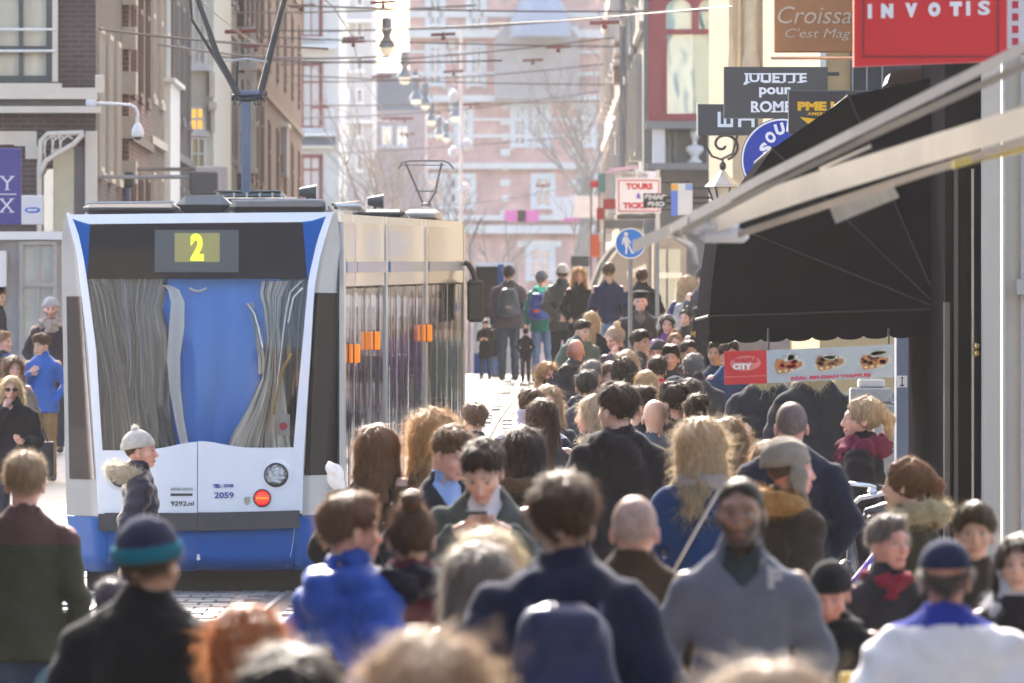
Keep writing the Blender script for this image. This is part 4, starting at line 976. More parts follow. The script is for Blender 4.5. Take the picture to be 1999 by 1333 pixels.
r3 = rhouse('pale grey house beside the red bay window', 190, 211.6, 2.44, 18, mat('grey_render', (.42, .42, .40), .85, var=.08), M_CREAM, 4)
for (a, b, c, d_, s_, r) in ((1200, 1238, 82, 105, 92, r2), (1198, 1240, 128, 160, 92, r2), (1202, 1236, 262, 300, 90, r2)):
    mb = MB(); mb.box(PX(a, s_), PX(b, s_), F / s_, F / s_ + 2.5, PZ(d_, s_), PZ(c, s_)); bo = mb.build('bay_window', mat('brown_bay', (.34, .24, .2), .7), r)
    mb = MB(); mb.box(PX(a - 2, s_), PX(b + 3, s_), F / s_ - .1, F / s_ + 2.6, PZ(c, s_), PZ(c - 7, s_)); mb.build('bay_roof', M_CREAM, bo)
mb = MB()
for k in range(3): mb.tube([(2.36 - k * .03, 200 + k * 7, 1), (2.36 - k * .03, 200 + k * 7, 17)], .05, 8)
mb.build('drainpipe', mat('zinc', (.45, .48, .52), .4, metal=.5), r3)
# corner building with the red bay
sH = 110.0; DH = F / sH
H_ = building('stone corner building with dark red arched bay window over a balcony', PX(1290, sH), 14, DH + 1.2, DH + 8, 18, mat('brown_stone', (.20, .175, .155), .85, var=.2, vscale=1.5, bump=.4))
x0, x1 = PX(1265, sH), PX(1424, sH); zb, zt = PZ(236, sH), PZ(-90, sH)
M_BAYR = mat('red_lacquer', (.30, .028, .055), .35, var=.08)
mb = MB(); f = fmap('y', DH)
def fb(a, b, c, d_, q0=0, q1=.14): mb.box(PX(a, sH), PX(b, sH), DH - q1, DH - q0, PZ(d_, sH), PZ(c, sH))
fb(1265, 1300, -90, 236, 0, .10); fb(1297, 1424, 222, 236, 0, .12); fb(1300, 1420, 57, 67, 0, .13); fb(1350, 1364, -90, 57, 0, .125); fb(1412, 1424, -90, 222, 0, .10); fb(1268, 1280, -90, 222, .10, .16); fb(1296, 1302, 67, 222, .10, .15)
# arch heads
for c0 in (1325, 1388):
    for k in range(10):
        t0, t1 = math.pi * k / 10, math.pi * (k + 1) / 10; r0 = 25
        p = [(PX(c0 - r0 * math.cos(t0), sH), PZ(18 - 20 * math.sin(t0), sH)), (PX(c0 - r0 * math.cos(t1), sH), PZ(18 - 20 * math.sin(t1), sH)), (PX(c0 - r0 * math.cos(t1), sH), PZ(-20, sH)), (PX(c0 - r0 * math.cos(t0), sH), PZ(-20, sH))]
        mb.prism(p, DH - .12, DH - .02)
bayo = mb.build('bay_window', M_BAYR, H_)
def greenglass(nm, c): return glassmat(nm, tint=c, rough=.06, base_refl=.10, wave=.3, wscale=(2, 2, 1))
for a, b, c, d_, cc, nm in ((1300, 1352, 66, 222, (.50, .66, .57), 'green_pane_pale'), (1352, 1413, 66, 222, (.16, .34, .30), 'green_pane_deep'), (1300, 1350, -90, 58, (.38, .56, .48), 'green_pane_mid'), (1363, 1413, -90, 58, (.12, .28, .25), 'green_pane_dark')):
    m2 = MB(); m2.box(PX(a, sH), PX(b, sH), DH - .04, DH, PZ(d_, sH), PZ(c, sH)); m2.build('pane', greenglass(nm, cc), bayo)
m2 = MB(); m2.box(x0 + .05, x1, DH, DH + 1.2, zb, 18); m2.build('bay_wall', mat('bay_side', (.16, .04, .05), .6), H_)
band(H_, 'y', DH + .3, PX(1262, sH), PX(1440, sH), PZ(252, sH), PZ(237, sH), .6, M_GREY, 'balcony_rail'); band(H_, 'y', DH + .3, PX(1262, sH), PX(1440, sH), PZ(331, sH), PZ(319, sH), .7, M_GREY, 'balcony_floor')
band(H_, 'y', DH + .3, PX(1274, sH), PX(1298, sH), PZ(319, sH), PZ(252, sH), .5, M_WHITEP, 'balcony_post'); band(H_, 'y', DH + .6, PX(1298, sH), PX(1440, sH), PZ(319, sH), PZ(252, sH), .2, M_GREY, 'balcony_wall')
for a in (1306, 1318, 1380, 1392, 1404): mb = MB(); mb.lathe([(.03, 0), (.05, .1), (.025, .25), (.05, .4), (.03, .58)], (PX(a, sH), DH + .2, PZ(318, sH)), 8); mb.build('baluster', M_GREY, H_)
# bust on the balcony
bu = thing('bust', 'pale stone bust on the balcony under the red bay window', 'statue', (PX(1356, sH), DH - .1, PZ(318, sH)))
mb = MB(); b0 = Vector((PX(1356, sH), DH - .1, PZ(318, sH)))
mb.lathe([(.13, 0), (.13, .04), (.08, .06), (.07, .12), (.10, .14)], b0, 12); mb.build('base', M_WHITEP, bu)
g = G(axis(-.2, .2, .018, []), axis(-.16, .16, .018, []), axis(.08, .64, .018, []))
cap(g, (-.09, 0, .24), (.09, 0, .24), .07, .07, .04); ell(g, (0, 0, .20), (.11, .08, .12), .04); cap(g, (0, 0, .3), (0, 0, .40), .045, .045, .02); ell(g, (0, -.01, .49), (.075, .09, .10), .02); ell(g, (0, -.09, .47), (.015, .02, .03), .01); ell(g, (0, .02, .53), (.09, .09, .08), .02)
V, Q = nets(g); o = mkmesh('figure', V, Q, m=M_WHITEP, parent=bu)
# sand coloured ornate front nearer
sI = 150.0; DI = F / sI
I_ = building('sand coloured ornate stone front with carved columns behind the hanging signs', PX(1430, sI), 14, DI, DI + 16, 16, mat('sandstone', (.50, .42, .29), .8, var=.15, vscale=2, bump=.3))
M_SAND = mat('sandstone_carved', (.56, .47, .32), .75, var=.2, vscale=5, bump=.8, bscale=12)
for a, b, q in ((1422, 1432, .3), (1440, 1448, .15), (1452, 1478, .35), (1486, 1500, .2), (1506, 1520, .4)):
    mb = MB(); r_ = (b - a) / 2 / sI; mb.lathe([(r_ * 1.3, 0), (r_ * 1.3, .2), (r_, .3), (r_ * .92, 3.2), (r_ * 1.2, 3.4), (r_ * 1.5, 3.6), (r_ * .8, 3.7), (r_, 3.9), (r_, 8)], (PX((a + b) / 2, sI), DI - q, PZ(150, sI) ), 12); mb.build('column', M_SAND, I_)
band(I_, 'y', DI, PX(1415, sI), PX(1600, sI), PZ(152, sI), PZ(138, sI), .5, M_SAND); band(I_, 'y', DI, PX(1425, sI), PX(1600, sI), PZ(205, sI), PZ(152, sI), .2, M_SAND, 'frieze')
window(I_, 'y', DI, PX(1560, sI), PZ(420, sI), .9, 1.4, M_CREAM, d=.1)
sJ = 205.0; J_ = building('ochre plastered shop front with dark windows behind the red sign', PX(1600, sJ), 14, F / sJ, F / sJ + 22, 14, mat('ochre_plaster', (.50, .34, .16), .8, var=.08))
band(J_, 'y', F / sJ, PX(1600, sJ), PX(1612, sJ), PZ(400, sJ), 14, .15, M_CREAM, 'pilaster'); band(J_, 'y', F / sJ, PX(1660, sJ), PX(1830, sJ), PZ(400, sJ), PZ(60, sJ), .1, mat('dark_shop_glass', (.03, .03, .035), .2), 'shop_window')
for a in (1662, 1690, 1720): band(J_, 'y', F / sJ - .1, PX(a, sJ), PX(a + 3, sJ), PZ(400, sJ), PZ(60, sJ), .03, M_GREY, 'glazing_bar')
# nearest fronts on the right
sK = 320.0; DK = F / sK
K_ = building('black painted shop entrance at the right with white post', PX(1845, sK), 8, DK, DK + 3.5, 9, mat('black_matt', (.016, .015, .018), 1.0, var=.1, spec=.0), name='shop_building', cat='shop front')
for a, b, c, m, nm in ((1862, 1870, .03, mat('dark_trim', (.05, .048, .05), .4), 'door_frame'), (1896, 1900, .08, M_STONEL, 'trim_strip')): band(K_, 'y', DK, PX(a, sK), PX(b, sK), .12, PZ(330, sK), c, m, nm)
band(K_, 'y', DK, PX(1842, sK), PX(1853, sK), .12, PZ(590, sK), .10, mat('dark_trim', (.05, .048, .05), .4), 'door_post')
mb = MB()
for zz in (PZ(675, sK), PZ(690, sK)): mb.lathe([(.0, -.02), (.018, -.01), (.022, .005), (.0, .02)], (PX(1905, sK), DK - .1, zz), 10, axis='y')
mb.build('door_knob', mat('brass', (.7, .5, .2), .25, metal=1), K_)
band(K_, 'y', DK - .1, PX(1914, sK), PX(1950, sK), .12, 4.2, .18, mat('white_column', (.40, .43, .46), .5, var=.03), 'door_column')
L_ = building('beige stone pier at the right edge', PX(1957, 340), 9, F / 340, F / 340 + .25, 9, mat('beige_pier', (.54, .48, .38), .85, var=.08, vscale=2), name='shop_pier', cat='pier')
band(L_, 'y', F / 340, PX(1957, 340), PX(1962, 340), .12, 5, .03, mat('light_edge', (.55, .52, .45), .7), 'edge_strip'); band(L_, 'y', F / 340, PX(1984, 340), PX(2040, 340), PZ(575, 340), PZ(545, 340), .12, M_STONEL, 'ledge'); band(L_, 'y', F / 340, PX(1992, 340), PX(2040, 340), .12, 5, .05, M_STONEL, 'reveal')
# grey shutters and plinth under the awning
sM = 282.0
mb = MB(); c_ = thing('shop_shutter', 'blue grey metal shutter post under the black awning, with a small paper notice', 'shutter', (PX(1762, sM), F / sM, .12)); mb.box(PX(1750, sM), PX(1777, sM), F / sM, F / sM + .4, .12, PZ(655, sM)); mb.build('panel', mat('bluegrey_metal', (.17, .21, .29), .4, metal=.2), c_)
mb = MB(); mb.box(PX(1751, sM), PX(1771, sM), F / sM - .006, F / sM - .001, PZ(756, sM), PZ(733, sM)); nn = mb.build('notice', M_WHITEP, c_)
mb = MB(); mb.lathe([(.008, -.001), (.008, .001)], (PX(1761, sM), F / sM - .008, PZ(738, sM)), 8, axis='y'); mb.box(PX(1760, sM), PX(1762, sM), F / sM - .009, F / sM - .007, PZ(752, sM), PZ(741, sM)); mb.box(PX(1757, sM), PX(1765, sM), F / sM - .0095, F / sM - .0075, PZ(754, sM), PZ(751, sM)); mb.build('print', mat('ink', (.02, .02, .02), .6, var=0), nn)
c_ = thing('shop_shutter', 'plain grey metal shutter post nearest the black doorway', 'shutter', (PX(1800, sM), F / sM, .12)); mb = MB(); mb.box(PX(1783, sM), PX(1826, sM), F / sM, F / sM + .4, .12, PZ(655, sM)); mb.build('panel', mat('grey_metal', (.2, .2, .22), .4, metal=.2), c_)
mb = MB()
for py in (735, 790, 850): mb.lathe([(.012, -.01), (.012, .01)], (PX(1806, sM), F / sM - .01, PZ(py, sM)), 8, axis='y')
mb.build('bolt', M_WHITEP, c_)
sN = 262.0; c_ = thing('stone_column_base', 'stepped stack of grey stone blocks at the foot of a column under the awning', 'column base', (PX(1710, sN), F / sN, .12))
for k, (a, b, c, d_) in enumerate(((1676, 1728, 740, 757), (1660, 1742, 757, 790), (1664, 1722, 790, 800), (1722, 1752, 765, 820), (1708, 1752, 783, 788), (1708, 1750, 790, 818), (1700, 1752, 818, 826), (1706, 1752, 826, 860), (1696, 1752, 860, 872), (1702, 1752, 872, 960))):
    mb = MB(); mb.bbox(PX(a, sN), PX(b, sN), F / sN - .05 * (k % 3), F / sN + .3, PZ(d_, sN), PZ(c, sN), .012); mb.build('stone_block', M_STONEL if k in (0, 4) else mat('plinth_stone', (.30, .29, .27), .85, var=.2, vscale=6, bump=.4), c_)
# shop fronts standing behind the awning: pale panes and posts
sO = 185.0; O_ = building('pale glazed shop front seen beneath the black awning', PX(1440, sO), 12, F / sO, F / sO + 18, PZ(560, sO), mat('pale_shopfront', (.30, .28, .27), .7), name='shop_building', cat='shop front')
for a, b, m in ((1505, 1560, mat('pale_panel', (.42, .38, .36), .6)), (1572, 1595, M_WHITEP), (1600, 1640, M_PANE), (1655, 1700, M_WHITEP)): band(O_, 'y', F / sO, PX(a, sO), PX(b, sO), 1.2, PZ(600, sO), .05, m, 'shop_panel')
# buildings lining the street behind the camera's side (their reflections stand in the tram's glass)
for i, (x0, x1, y0, y1, z1, m, lb) in enumerate(((4.2, 12, 8, 30, 12, B_BRN, 'brown brick shop building near the camera, right side'), (-14, -6.2, 2, 60, 13, mat('silver_render', (.30, .31, .32), .8), 'long grey plastered building near the camera, left side'))):
    r = building(lb, x0, x1, y0, y1, z1, m)
    for fl in range(3):
        for k in range(5):
            u = y0 + (y1 - y0) * (k + .5) / 5; window(r, 'x-' if x0 > 0 else 'x+', x0 if x0 > 0 else x1, u, 1.2 + fl * 3.4, 1.3, 2.1, M_CREAM, d=.1)

# --- trees
def tree(label, base, h, spread, seed, levels=4, m=None):
    r = thing('bare_tree', label, 'tree', base); rg = random.Random(seed); mbs = [MB(), MB()]
    def grow(p, d, L, rad, lv):
        n = 3; pts = [p]; q = Vector(p); dd = Vector(d)
        for i in range(n):
            dd = (dd + Vector((rg.uniform(-.16, .16), rg.uniform(-.16, .16), rg.uniform(-.02, .12)))).normalized(); q = q + dd * (L / n); pts.append(q.copy())
        mbs[0 if lv == 0 else 1].tube(pts, rad, 6 if lv < 2 else 4, r2=rad * .6)
        if lv < levels:
            for k in range(rg.choice([3, 4]) if lv < 3 else 3):
                a = rg.uniform(0, 6.28); sp = rg.uniform(.4, .95) * spread
                nd = (dd + Vector((math.cos(a) * sp, math.sin(a) * sp, rg.uniform(-.1, .45)))).normalized(); grow(pts[rg.choice([1, 2, 3, 3])] if lv else pts[rg.choice([2, 3])], nd, L * rg.uniform(.55, .8), rad * .52, lv + 1)
    grow(Vector(base), Vector((0, 0, 1)), h * .42, h * .022, 0)
    bark = m or mat('bark', (.30, .27, .24), .9, var=.2, vscale=8)
    mbs[0].build('trunk', bark, r); mbs[1].build('crown', bark, r)
tree('bare winter tree at the left beyond the tram, in front of the pale houses', (PX(705, 72), F / 72, .8), 8.3, 1.0, 5, 5)
tree('second bare tree just right of the hanging lamps', (PX(770, 62), F / 62, .7), 8.0, 1.0, 11, 5)
tree('bare twiggy tree in front of the red brick building, right side', (PX(1150, 64), F / 64, .7), 11.5, .8, 21, 5)
tree('small bare tree right of the lamp post by the red building', (PX(965, 60), F / 60, .7), 7.0, .9, 31, 4)
# ================================================================== the tram
sT = 227.0; DT = F / sT
tram = thing('tram', 'white and blue articulated tram seen from its rear, route 2 on its display', 'tram', (PX(388, sT), DT + 9, GH(DT)))
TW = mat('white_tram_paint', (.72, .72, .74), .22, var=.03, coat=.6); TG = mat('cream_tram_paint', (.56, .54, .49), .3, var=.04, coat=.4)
TGL = mat('grey_tram_panel', (.44, .44, .45), .35, var=.04); TB = mat('blue_tram_paint', (.0005, .080, .31), .4, var=.10, vscale=2, spec=.06)
TK = mat('black_tram_trim', (.022, .021, .024), .45, var=.1); TRUB = mat('rubber_bumper', (.038, .036, .040), .6, var=.12)
def C(tab): return lambda py: float(np.interp(py, [a for a, b in tab], [b for a, b in tab]))
sideL = C([(412, 127), (440, 119), (480, 115), (560, 115), (700, 117), (900, 120), (1010, 123), (1060, 132), (1118, 148)])
pLo = C([(412, 127), (430, 130), (488, 147), (580, 158), (680, 171), (900, 186), (1003, 191), (1118, 200)])
pLi = C([(412, 132), (422, 138), (455, 151), (500, 161), (543, 168), (600, 176), (680, 187), (880, 200), (1003, 204), (1118, 212)])
pRi = C([(412, 640), (418, 636), (470, 618), (520, 607), (540, 602), (640, 593), (760, 582), (870, 573), (1003, 572), (1118, 566)])
pRo = C([(412, 650), (440, 641), (500, 624), (560, 613), (700, 605), (900, 592), (1003, 590), (1118, 584)])
sideR = C([(412, 655), (430, 659), (480, 662), (700, 664), (1010, 665), (1118, 664)])
def Yf(px, py):
    u = (px - 388) / sT; z = PZ(py, sT); y = DT + .055 * u * u
    uo = (388 - pLo(py)) / sT if u < 0 else (pRo(py) - 388) / sT
    if abs(u) > uo: y += (abs(u) - uo) * 2.2
    y += .10 * max(0, z - 1.4) ** 2 * .5
    if py > 1085: y += ((py - 1085) / 60) ** 2 * .5
    return y
def P3(px, py, d=0.0): return (PX(px, sT), Yf(px, py) - d, PZ(py, sT))
def patch(name, cl, cr, y0, y1, m, d=0.0, n=10, k=6, parent=None, thick=.012, top=None, bot=None):
    mb = MB(); rows = []
    for i in range(n + 1):
        row = []
        for j in range(k + 1):
            t = j / k
            ya = y0(t) if callable(y0) else y0; yb = y1(t) if callable(y1) else y1
            py = ya + (yb - ya) * i / n; px = cl(py) + (cr(py) - cl(py)) * t; row.append(P3(px, py, d))
        rows.append(row)
    N = (n + 1) * (k + 1); back = [[(p[0], p[1] + thick, p[2]) for p in r] for r in rows]
    vs = [p for r in rows for p in r] + [p for r in back for p in r]; fs = []
    for i in range(n):
        for j in range(k):
            a = i * (k + 1) + j; fs.append((a, a + k + 1, a + k + 2, a + 1)); fs.append((N + a, N + a + 1, N + a + k + 2, N + a + k + 1))
    for i in range(n):
        for j in (0, k): a = i * (k + 1) + j; b = a + k + 1; fs.append((a, b, N + b, N + a) if j == 0 else (a, N + a, N + b, b))
    for j in range(k):
        a = j; fs.append((a, a + 1, N + a + 1, N + a)); a = n * (k + 1) + j; fs.append((a, N + a, N + a + 1, a + 1))
    mb.add(vs, fs, True); return mb.build(name, m, parent or tram)
K = lambda v: (lambda py: v)
off = lambda c, e: (lambda py: c(py) + e)
# roof edge (white) and blue corner triangles
tl = lambda t: 418 - 5 * t
patch('roof_edge', lambda py: 128, lambda py: 652, tl, lambda t: 437 - 5 * t - (16 * max(0, 1 - t * 14) + 16 * max(0, 1 - (1 - t) * 10)), TW, .03, 3, 24)
patch('blue_corner', off(pLi, 0), lambda py: 174 - (py - 436) * .05, lambda t: 422 + 14 * t, 545, TB, .006, 10, 3)
patch('blue_corner', lambda py: 590 + (py - 432) * .08, off(pRi, 0), lambda t: 432 - 13 * t, 542, TB, .006, 10, 3)
# pillars
patch('corner_pillar', pLo, pLi, 414, 1003, TW, .012, 26, 2, thick=.06); patch('corner_pillar', pRi, pRo, 413, 1003, TW, .012, 26, 2, thick=.06)
# side corner panels
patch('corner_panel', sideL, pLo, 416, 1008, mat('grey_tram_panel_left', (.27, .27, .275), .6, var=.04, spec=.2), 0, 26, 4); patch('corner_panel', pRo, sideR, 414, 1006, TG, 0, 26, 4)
M_DW = glassmat('tinted_cab_glass', tint=(.016, .012, .014), rough=.04, base_refl=-.03, refl=(.35, .33, .34))
patch('corner_window', lambda py: 125 + (py - 578) * .012, lambda py: min(pLo(py) - 2, 157 + (py - 578) * .075), 578, 936, M_DW, .012, 12, 4)
patch('corner_window', lambda py: max(pRo(py) + 2, 612 - (py - 571) * .05), K(656), 571, 928, glassmat('tinted_cab_glass_warm', tint=(.040, .034, .032), rough=.04, base_refl=-.03, refl=(.5, .47, .45)), .012, 12, 4)
# dark header with display
M_HD = glassmat('header_glass', tint=(.012, .008, .009), rough=.05, base_refl=-.03, wave=.1, wscale=(6, 6, .6))
hdr = patch('header_glass', lambda py: 174 - (py - 436) * .05, lambda py: 590 + (py - 432) * .08, lambda t: 437 - 5 * t, 544, M_HD, 0, 8, 16)
def flatpatch(name, a, b, c, d_, m, dd, parent): return patch(name, K(a), K(b), c, d_, m, dd, 4, 6, parent)
disp = flatpatch('display', 301, 465, 448, 531, mat('display_grey', (.055, .058, .055), .35, var=.05), .010, tram)
flatpatch('display_window', 340, 428, 454, 511, mat('display_amber', (.14, .13, .05), .5, var=.05, emit=(.55, .52, .15), estr=.06), .018, disp)
text('route_number', '2', (PX(384, sT), Yf(384, 480) - .034, PZ(482, sT)), .24, mat('display_digit', (.7, .8, .05), .5, var=0, emit=(.8, 1.0, .03), estr=.22), disp, bold=.012, width=.115, height=.235)
# windscreen: clear glass over sheets and tubes shaped as its street and sky reflections
def wbot(t): px = 203 + t * 370; return 877 - 17 * math.exp(-((px - 388) / 62) ** 2) - 4 * t
patch('windscreen', pLi, pRi, 544, wbot, glassmat('windscreen_glass', rough=.02, clear=.95, base_refl=-.025, wave=.15, wscale=(3, 3, 1)), .004, 20, 24)
def dp(px, py, d): return (PX(px, sT), Yf(388, py) + d, PZ(py, sT))
bl = C([(544, 300), (600, 340), (700, 342), (780, 348), (900, 362)]); br = C([(544, 505), (575, 512), (640, 498), (700, 496), (760, 490), (820, 462), (900, 430)])
mb = MB(); rows = []
for i in range(25):
    py = 540 + i * 14.5; a, b = bl(py) - 25, br(py) + 40
    rows.append([dp(a + (b - a) * j / 20, py, .16 + .012 * math.sin(j * 1.3)) for j in range(21)])
mb.surf(rows); mb.build('sky_reflection', mat('reflected_sky', (.03, .24, .78), .6, var=.12, vscale=1.6, stretch=(3, 1, .5), emit=(.10, .30, .75), estr=0.0), tram)  # blue sheet behind the glass, coloured as the reflected sky
rl = random.Random(9)
def streakmat(nm, stops, su, sv, rough=.25, seed=0.0):
    m = bpy.data.materials.new(nm); m.use_nodes = True; tr_ = m.node_tree; b_ = tr_.nodes['Principled BSDF']; b_.inputs['Roughness'].default_value = rough
    uv = tr_.nodes.new('ShaderNodeUVMap'); uv.uv_map = 'streak_uv'; mp = tr_.nodes.new('ShaderNodeMapping'); mp.inputs['Scale'].default_value = (su, sv, 1); mp.inputs['Location'].default_value = (seed, seed, 0)
    n_ = tr_.nodes.new('ShaderNodeTexNoise'); n_.inputs['Scale'].default_value = 1; n_.inputs['Detail'].default_value = 3; n_.inputs['Roughness'].default_value = .5; n_.inputs['Distortion'].default_value = .6
    cr = tr_.nodes.new('ShaderNodeValToRGB'); e = cr.color_ramp.elements
    while len(e) < len(stops): e.new(.5)
    for q, (p_, c_) in zip(e, stops): q.position = p_; q.color = tuple(c_) + (1,)
    tr_.links.new(uv.outputs[0], mp.inputs[0]); tr_.links.new(mp.outputs[0], n_.inputs[0]); tr_.links.new(n_.outputs['Fac'], cr.inputs[0]); tr_.links.new(cr.outputs[0], b_.inputs['Base Color']); return m
def streak_sheet(name, L, R, y0, y1, m, dep, folds, amp, nu=90, nv=30, wig=6):
    """rippled sheet of painted reflection streaks between two side curves"""
    V, uvs = [], []
    for i in range(nv + 1):
        py = y0 + (y1 - y0) * i / nv; a_, b_ = L(py), R(py)
        for j in range(nu + 1):
            u = j / nu; w_ = u + (.035 * math.sin(py / 55 + 5 * u) + .10 * math.sin((py - 540) / 345 * math.pi) * math.cos(math.pi * u)) * math.sin(math.pi * u)
            V.append(dp(a_ + (b_ - a_) * w_, py, dep + amp * math.sin(u * folds * 2 + .9 * math.sin(py / 70)) + amp * .6 * math.sin(u * folds * .9 + py / 50))); uvs.append((u + .015 * math.sin(py / 40 + 6 * u), i / nv))
    me = bpy.data.meshes.new(name); o_ = tram.matrix_basis.translation
    me.from_pydata([(v[0] - o_.x, v[1] - o_.y, v[2] - o_.z) for v in V], [], [(i * (nu + 1) + j, i * (nu + 1) + j + 1, (i + 1) * (nu + 1) + j + 1, (i + 1) * (nu + 1) + j) for i in range(nv) for j in range(nu)])
    ul = me.uv_layers.new(name='streak_uv'); li = np.empty(len(me.loops), np.int32); me.loops.foreach_get('vertex_index', li); ul.data.foreach_set('uv', np.array(uvs, np.float32)[li].ravel())
    me.polygons.foreach_set('use_smooth', [True] * len(me.polygons)); me.materials.append(m); o = bpy.data.objects.new(name, me); COL.objects.link(o); o.parent = tram; return o
DRK = streakmat('dark_streaks', ((.30, (.007, .009, .010)), (.46, (.022, .030, .034)), (.57, (.055, .072, .082)), (.63, (.20, .25, .28)), (.70, (.05, .062, .068))), 17, .9)
streak_sheet('dark_reflection', C([(540, 150), (700, 175), (900, 190)]), C([(540, 328), (565, 322), (600, 316), (660, 330), (720, 334), (780, 330), (840, 338), (900, 350)]), 542, 884, DRK, .115, 22, .008)  # reflection of dark houses, painted as streaks on a sheet
DRK2 = streakmat('dark_streaks_inner', ((.30, (.014, .015, .014)), (.52, (.05, .055, .05)), (.66, (.16, .17, .15)), (.8, (.3, .3, .27))), 12, .8, seed=3)
streak_sheet('dark_reflection', C([(540, 170), (640, 182), (760, 205), (900, 215)]), C([(540, 200), (580, 222), (640, 232), (760, 252), (900, 275)]), 552, 884, DRK2, .085, 7, .012, 40)
mb = MB()                 # pale curved band of the windscreen reflection, built as a strip
pts = [(322, 556), (338, 565), (346, 590), (344, 640), (338, 700), (341, 760), (350, 820), (362, 880)]
rows = [[dp(px + w_ * t, py, .07 - .02 * math.sin(math.pi * t)) for t in np.linspace(-.5, .5, 6)] for (px, py), w_ in zip(pts, (14, 22, 27, 30, 26, 22, 18, 15))]
mb.surf(rows); mb.build('reflection_band', mat('pale_band', (.82, .83, .78), .5, var=.06), tram)
mb2 = MB(); mb2.surf([[dp(px + 2, py, .055) for px in (p[0] + w_ / 2, p[0] + w_ / 2 + 6)] for p, w_ in zip(pts[1:], (22, 27, 30, 26, 22, 18, 15))]); mb2.build('reflection_edge', mat('reflection_edge', (.32, .27, .18), .6), tram)
# right: sunlit houses' reflection, painted as bright streaks on a rippled sheet
PALE = streakmat('pale_streaks', ((.30, (.025, .027, .025)), (.40, (.12, .115, .09)), (.47, (.42, .39, .30)), (.56, (.80, .78, .68)), (.64, (.35, .32, .24)), (.74, (.9, .89, .84))), 8, .8, .22, 7)
streak_sheet('pale_reflection', C([(540, 512), (575, 506), (600, 514), (660, 520), (740, 508), (800, 482), (850, 452), (900, 432)]), C([(540, 566), (580, 548), (640, 545), (740, 552), (820, 562), (900, 570)]), 548, 886, PALE, .10, 16, .007)
DRK3 = streakmat('grey_streaks', ((.3, (.02, .022, .02)), (.5, (.07, .08, .075)), (.65, (.16, .19, .18)), (.8, (.4, .42, .38))), 9, 1.0, .3, 11)
streak_sheet('dark_reflection', C([(540, 556), (600, 540), (700, 546), (900, 556)]), C([(540, 608), (700, 598), (900, 585)]), 546, 886, DRK3, .14, 8, .012, 50)  # darker reflected houses at the right edge, painted as grey streaks
streak_sheet('pale_reflection', C([(600, 488), (640, 496), (700, 503), (760, 505)]), C([(600, 494), (640, 508), (700, 516), (760, 514)]), 590, 730, PALE, .09, 3, .004, 16)
mb = MB(); mb.tube([dp(482, 592, .06), dp(496, 612, .06), dp(504, 640, .06), dp(512, 680, .06)], .014, 8, .02); mb.tube([dp(588, 548, .05), dp(566, 570, .05), dp(556, 620, .05), dp(548, 690, .05), dp(540, 760, .05)], .012, 8)
mb.tube([dp(590, 562, .05), dp(572, 580, .05), dp(562, 630, .05)], .015, 8); mb.build('silver_streak', mat('steel_streak', (.6, .6, .56), .2, metal=.6), tram)  # curved tubes standing in for silver streaks of the reflection
mb = MB(); mb.tube([dp(568, 690, .05), dp(552, 720, .05), dp(540, 760, .05), dp(534, 810, .05)], .012, 8); mb.build('yellow_streak', mat('ochre_streak', (.5, .3, .05), .4), tram)  # yellow tube added as one more reflection streak
mb = MB(); rows = [[dp(515 + 80 * t, py, .20) for t in np.linspace(0, 1, 9)] for py in np.linspace(540, 890, 9)]; mb.surf(rows); mb.build('rear_wall', mat('cab_dark', (.05, .055, .055), .5, var=.4, vscale=1.5, stretch=(6, 6, .6)), tram)
mb = MB(); mb.surf([[dp(x, y, .045 - .01) for x in (541, 566)] for y in (808, 850)]); nb = mb.build('notice', mat('notice_paper', (.42, .40, .38), .6), tram)
mb = MB(); mb.lathe([(.035, -.002), (.035, .002)], Vector(dp(553, 832, .033)), 14, axis='y'); mb.build('print', mat('red_print', (.45, .03, .05), .5), nb)
mb = MB(); mb.surf([[dp(x, y, .06) for x in (228, 242)] for y in (712, 752)]); mb.build('card_reader', TK, tram)
mb = MB(); mb.tube([dp(368 + 34 * t, 562 + 6 * math.sin(math.pi * t), .10) for t in np.linspace(0, 1, 9)], .012, 6); mb.build('blind_handle', mat('arc_white', (.7, .68, .6), .4), tram)  # short pale tube across the blue sheet, added as part of the windscreen reflection
# floor, ceiling and inner box of the saloon
mb = MB(); mb.box(PX(150, sT), PX(640, sT), DT + .75, DT + .8, .4, 3.2); mb.build('cab_wall', mat('cab_dark2', (.035, .035, .037), .7), tram)
# white tail panel, split down the middle
patch('tail_panel', pLi, K(385), lambda t: 879 - 1 * t - 16 * math.exp(-((203 + t * 182 - 388) / 62) ** 2), 1001, TW, .016, 10, 14); patch('tail_panel', K(386.5), pRi, lambda t: 877 - 16 * math.exp(-((386 + t * 187 - 388) / 62) ** 2) - 4 * t, 1000, TW, .016, 10, 14)
patch('bumper', K(192), K(385.5), lambda t: 1003 - 2 * t, lambda t: 1036 - 1 * t, TRUB, .075, 4, 8, thick=.07); patch('bumper', K(386.5), K(585), lambda t: 1001 - 5 * t, lambda t: 1036 - 6 * t, TRUB, .075, 4, 8, thick=.07)
patch('blue_skirt', K(208), K(385.5), 1030, 1116, TB, .012, 14, 8); patch('blue_skirt', K(386.2), K(574), 1030, 1114, TB, .012, 14, 8)
patch('blue_corner_skirt', sideL, K(207), 1009, 1118, TB, 0, 14, 5); patch('blue_corner_skirt', K(575), sideR, 1007, 1113, TB, 0, 14, 5)
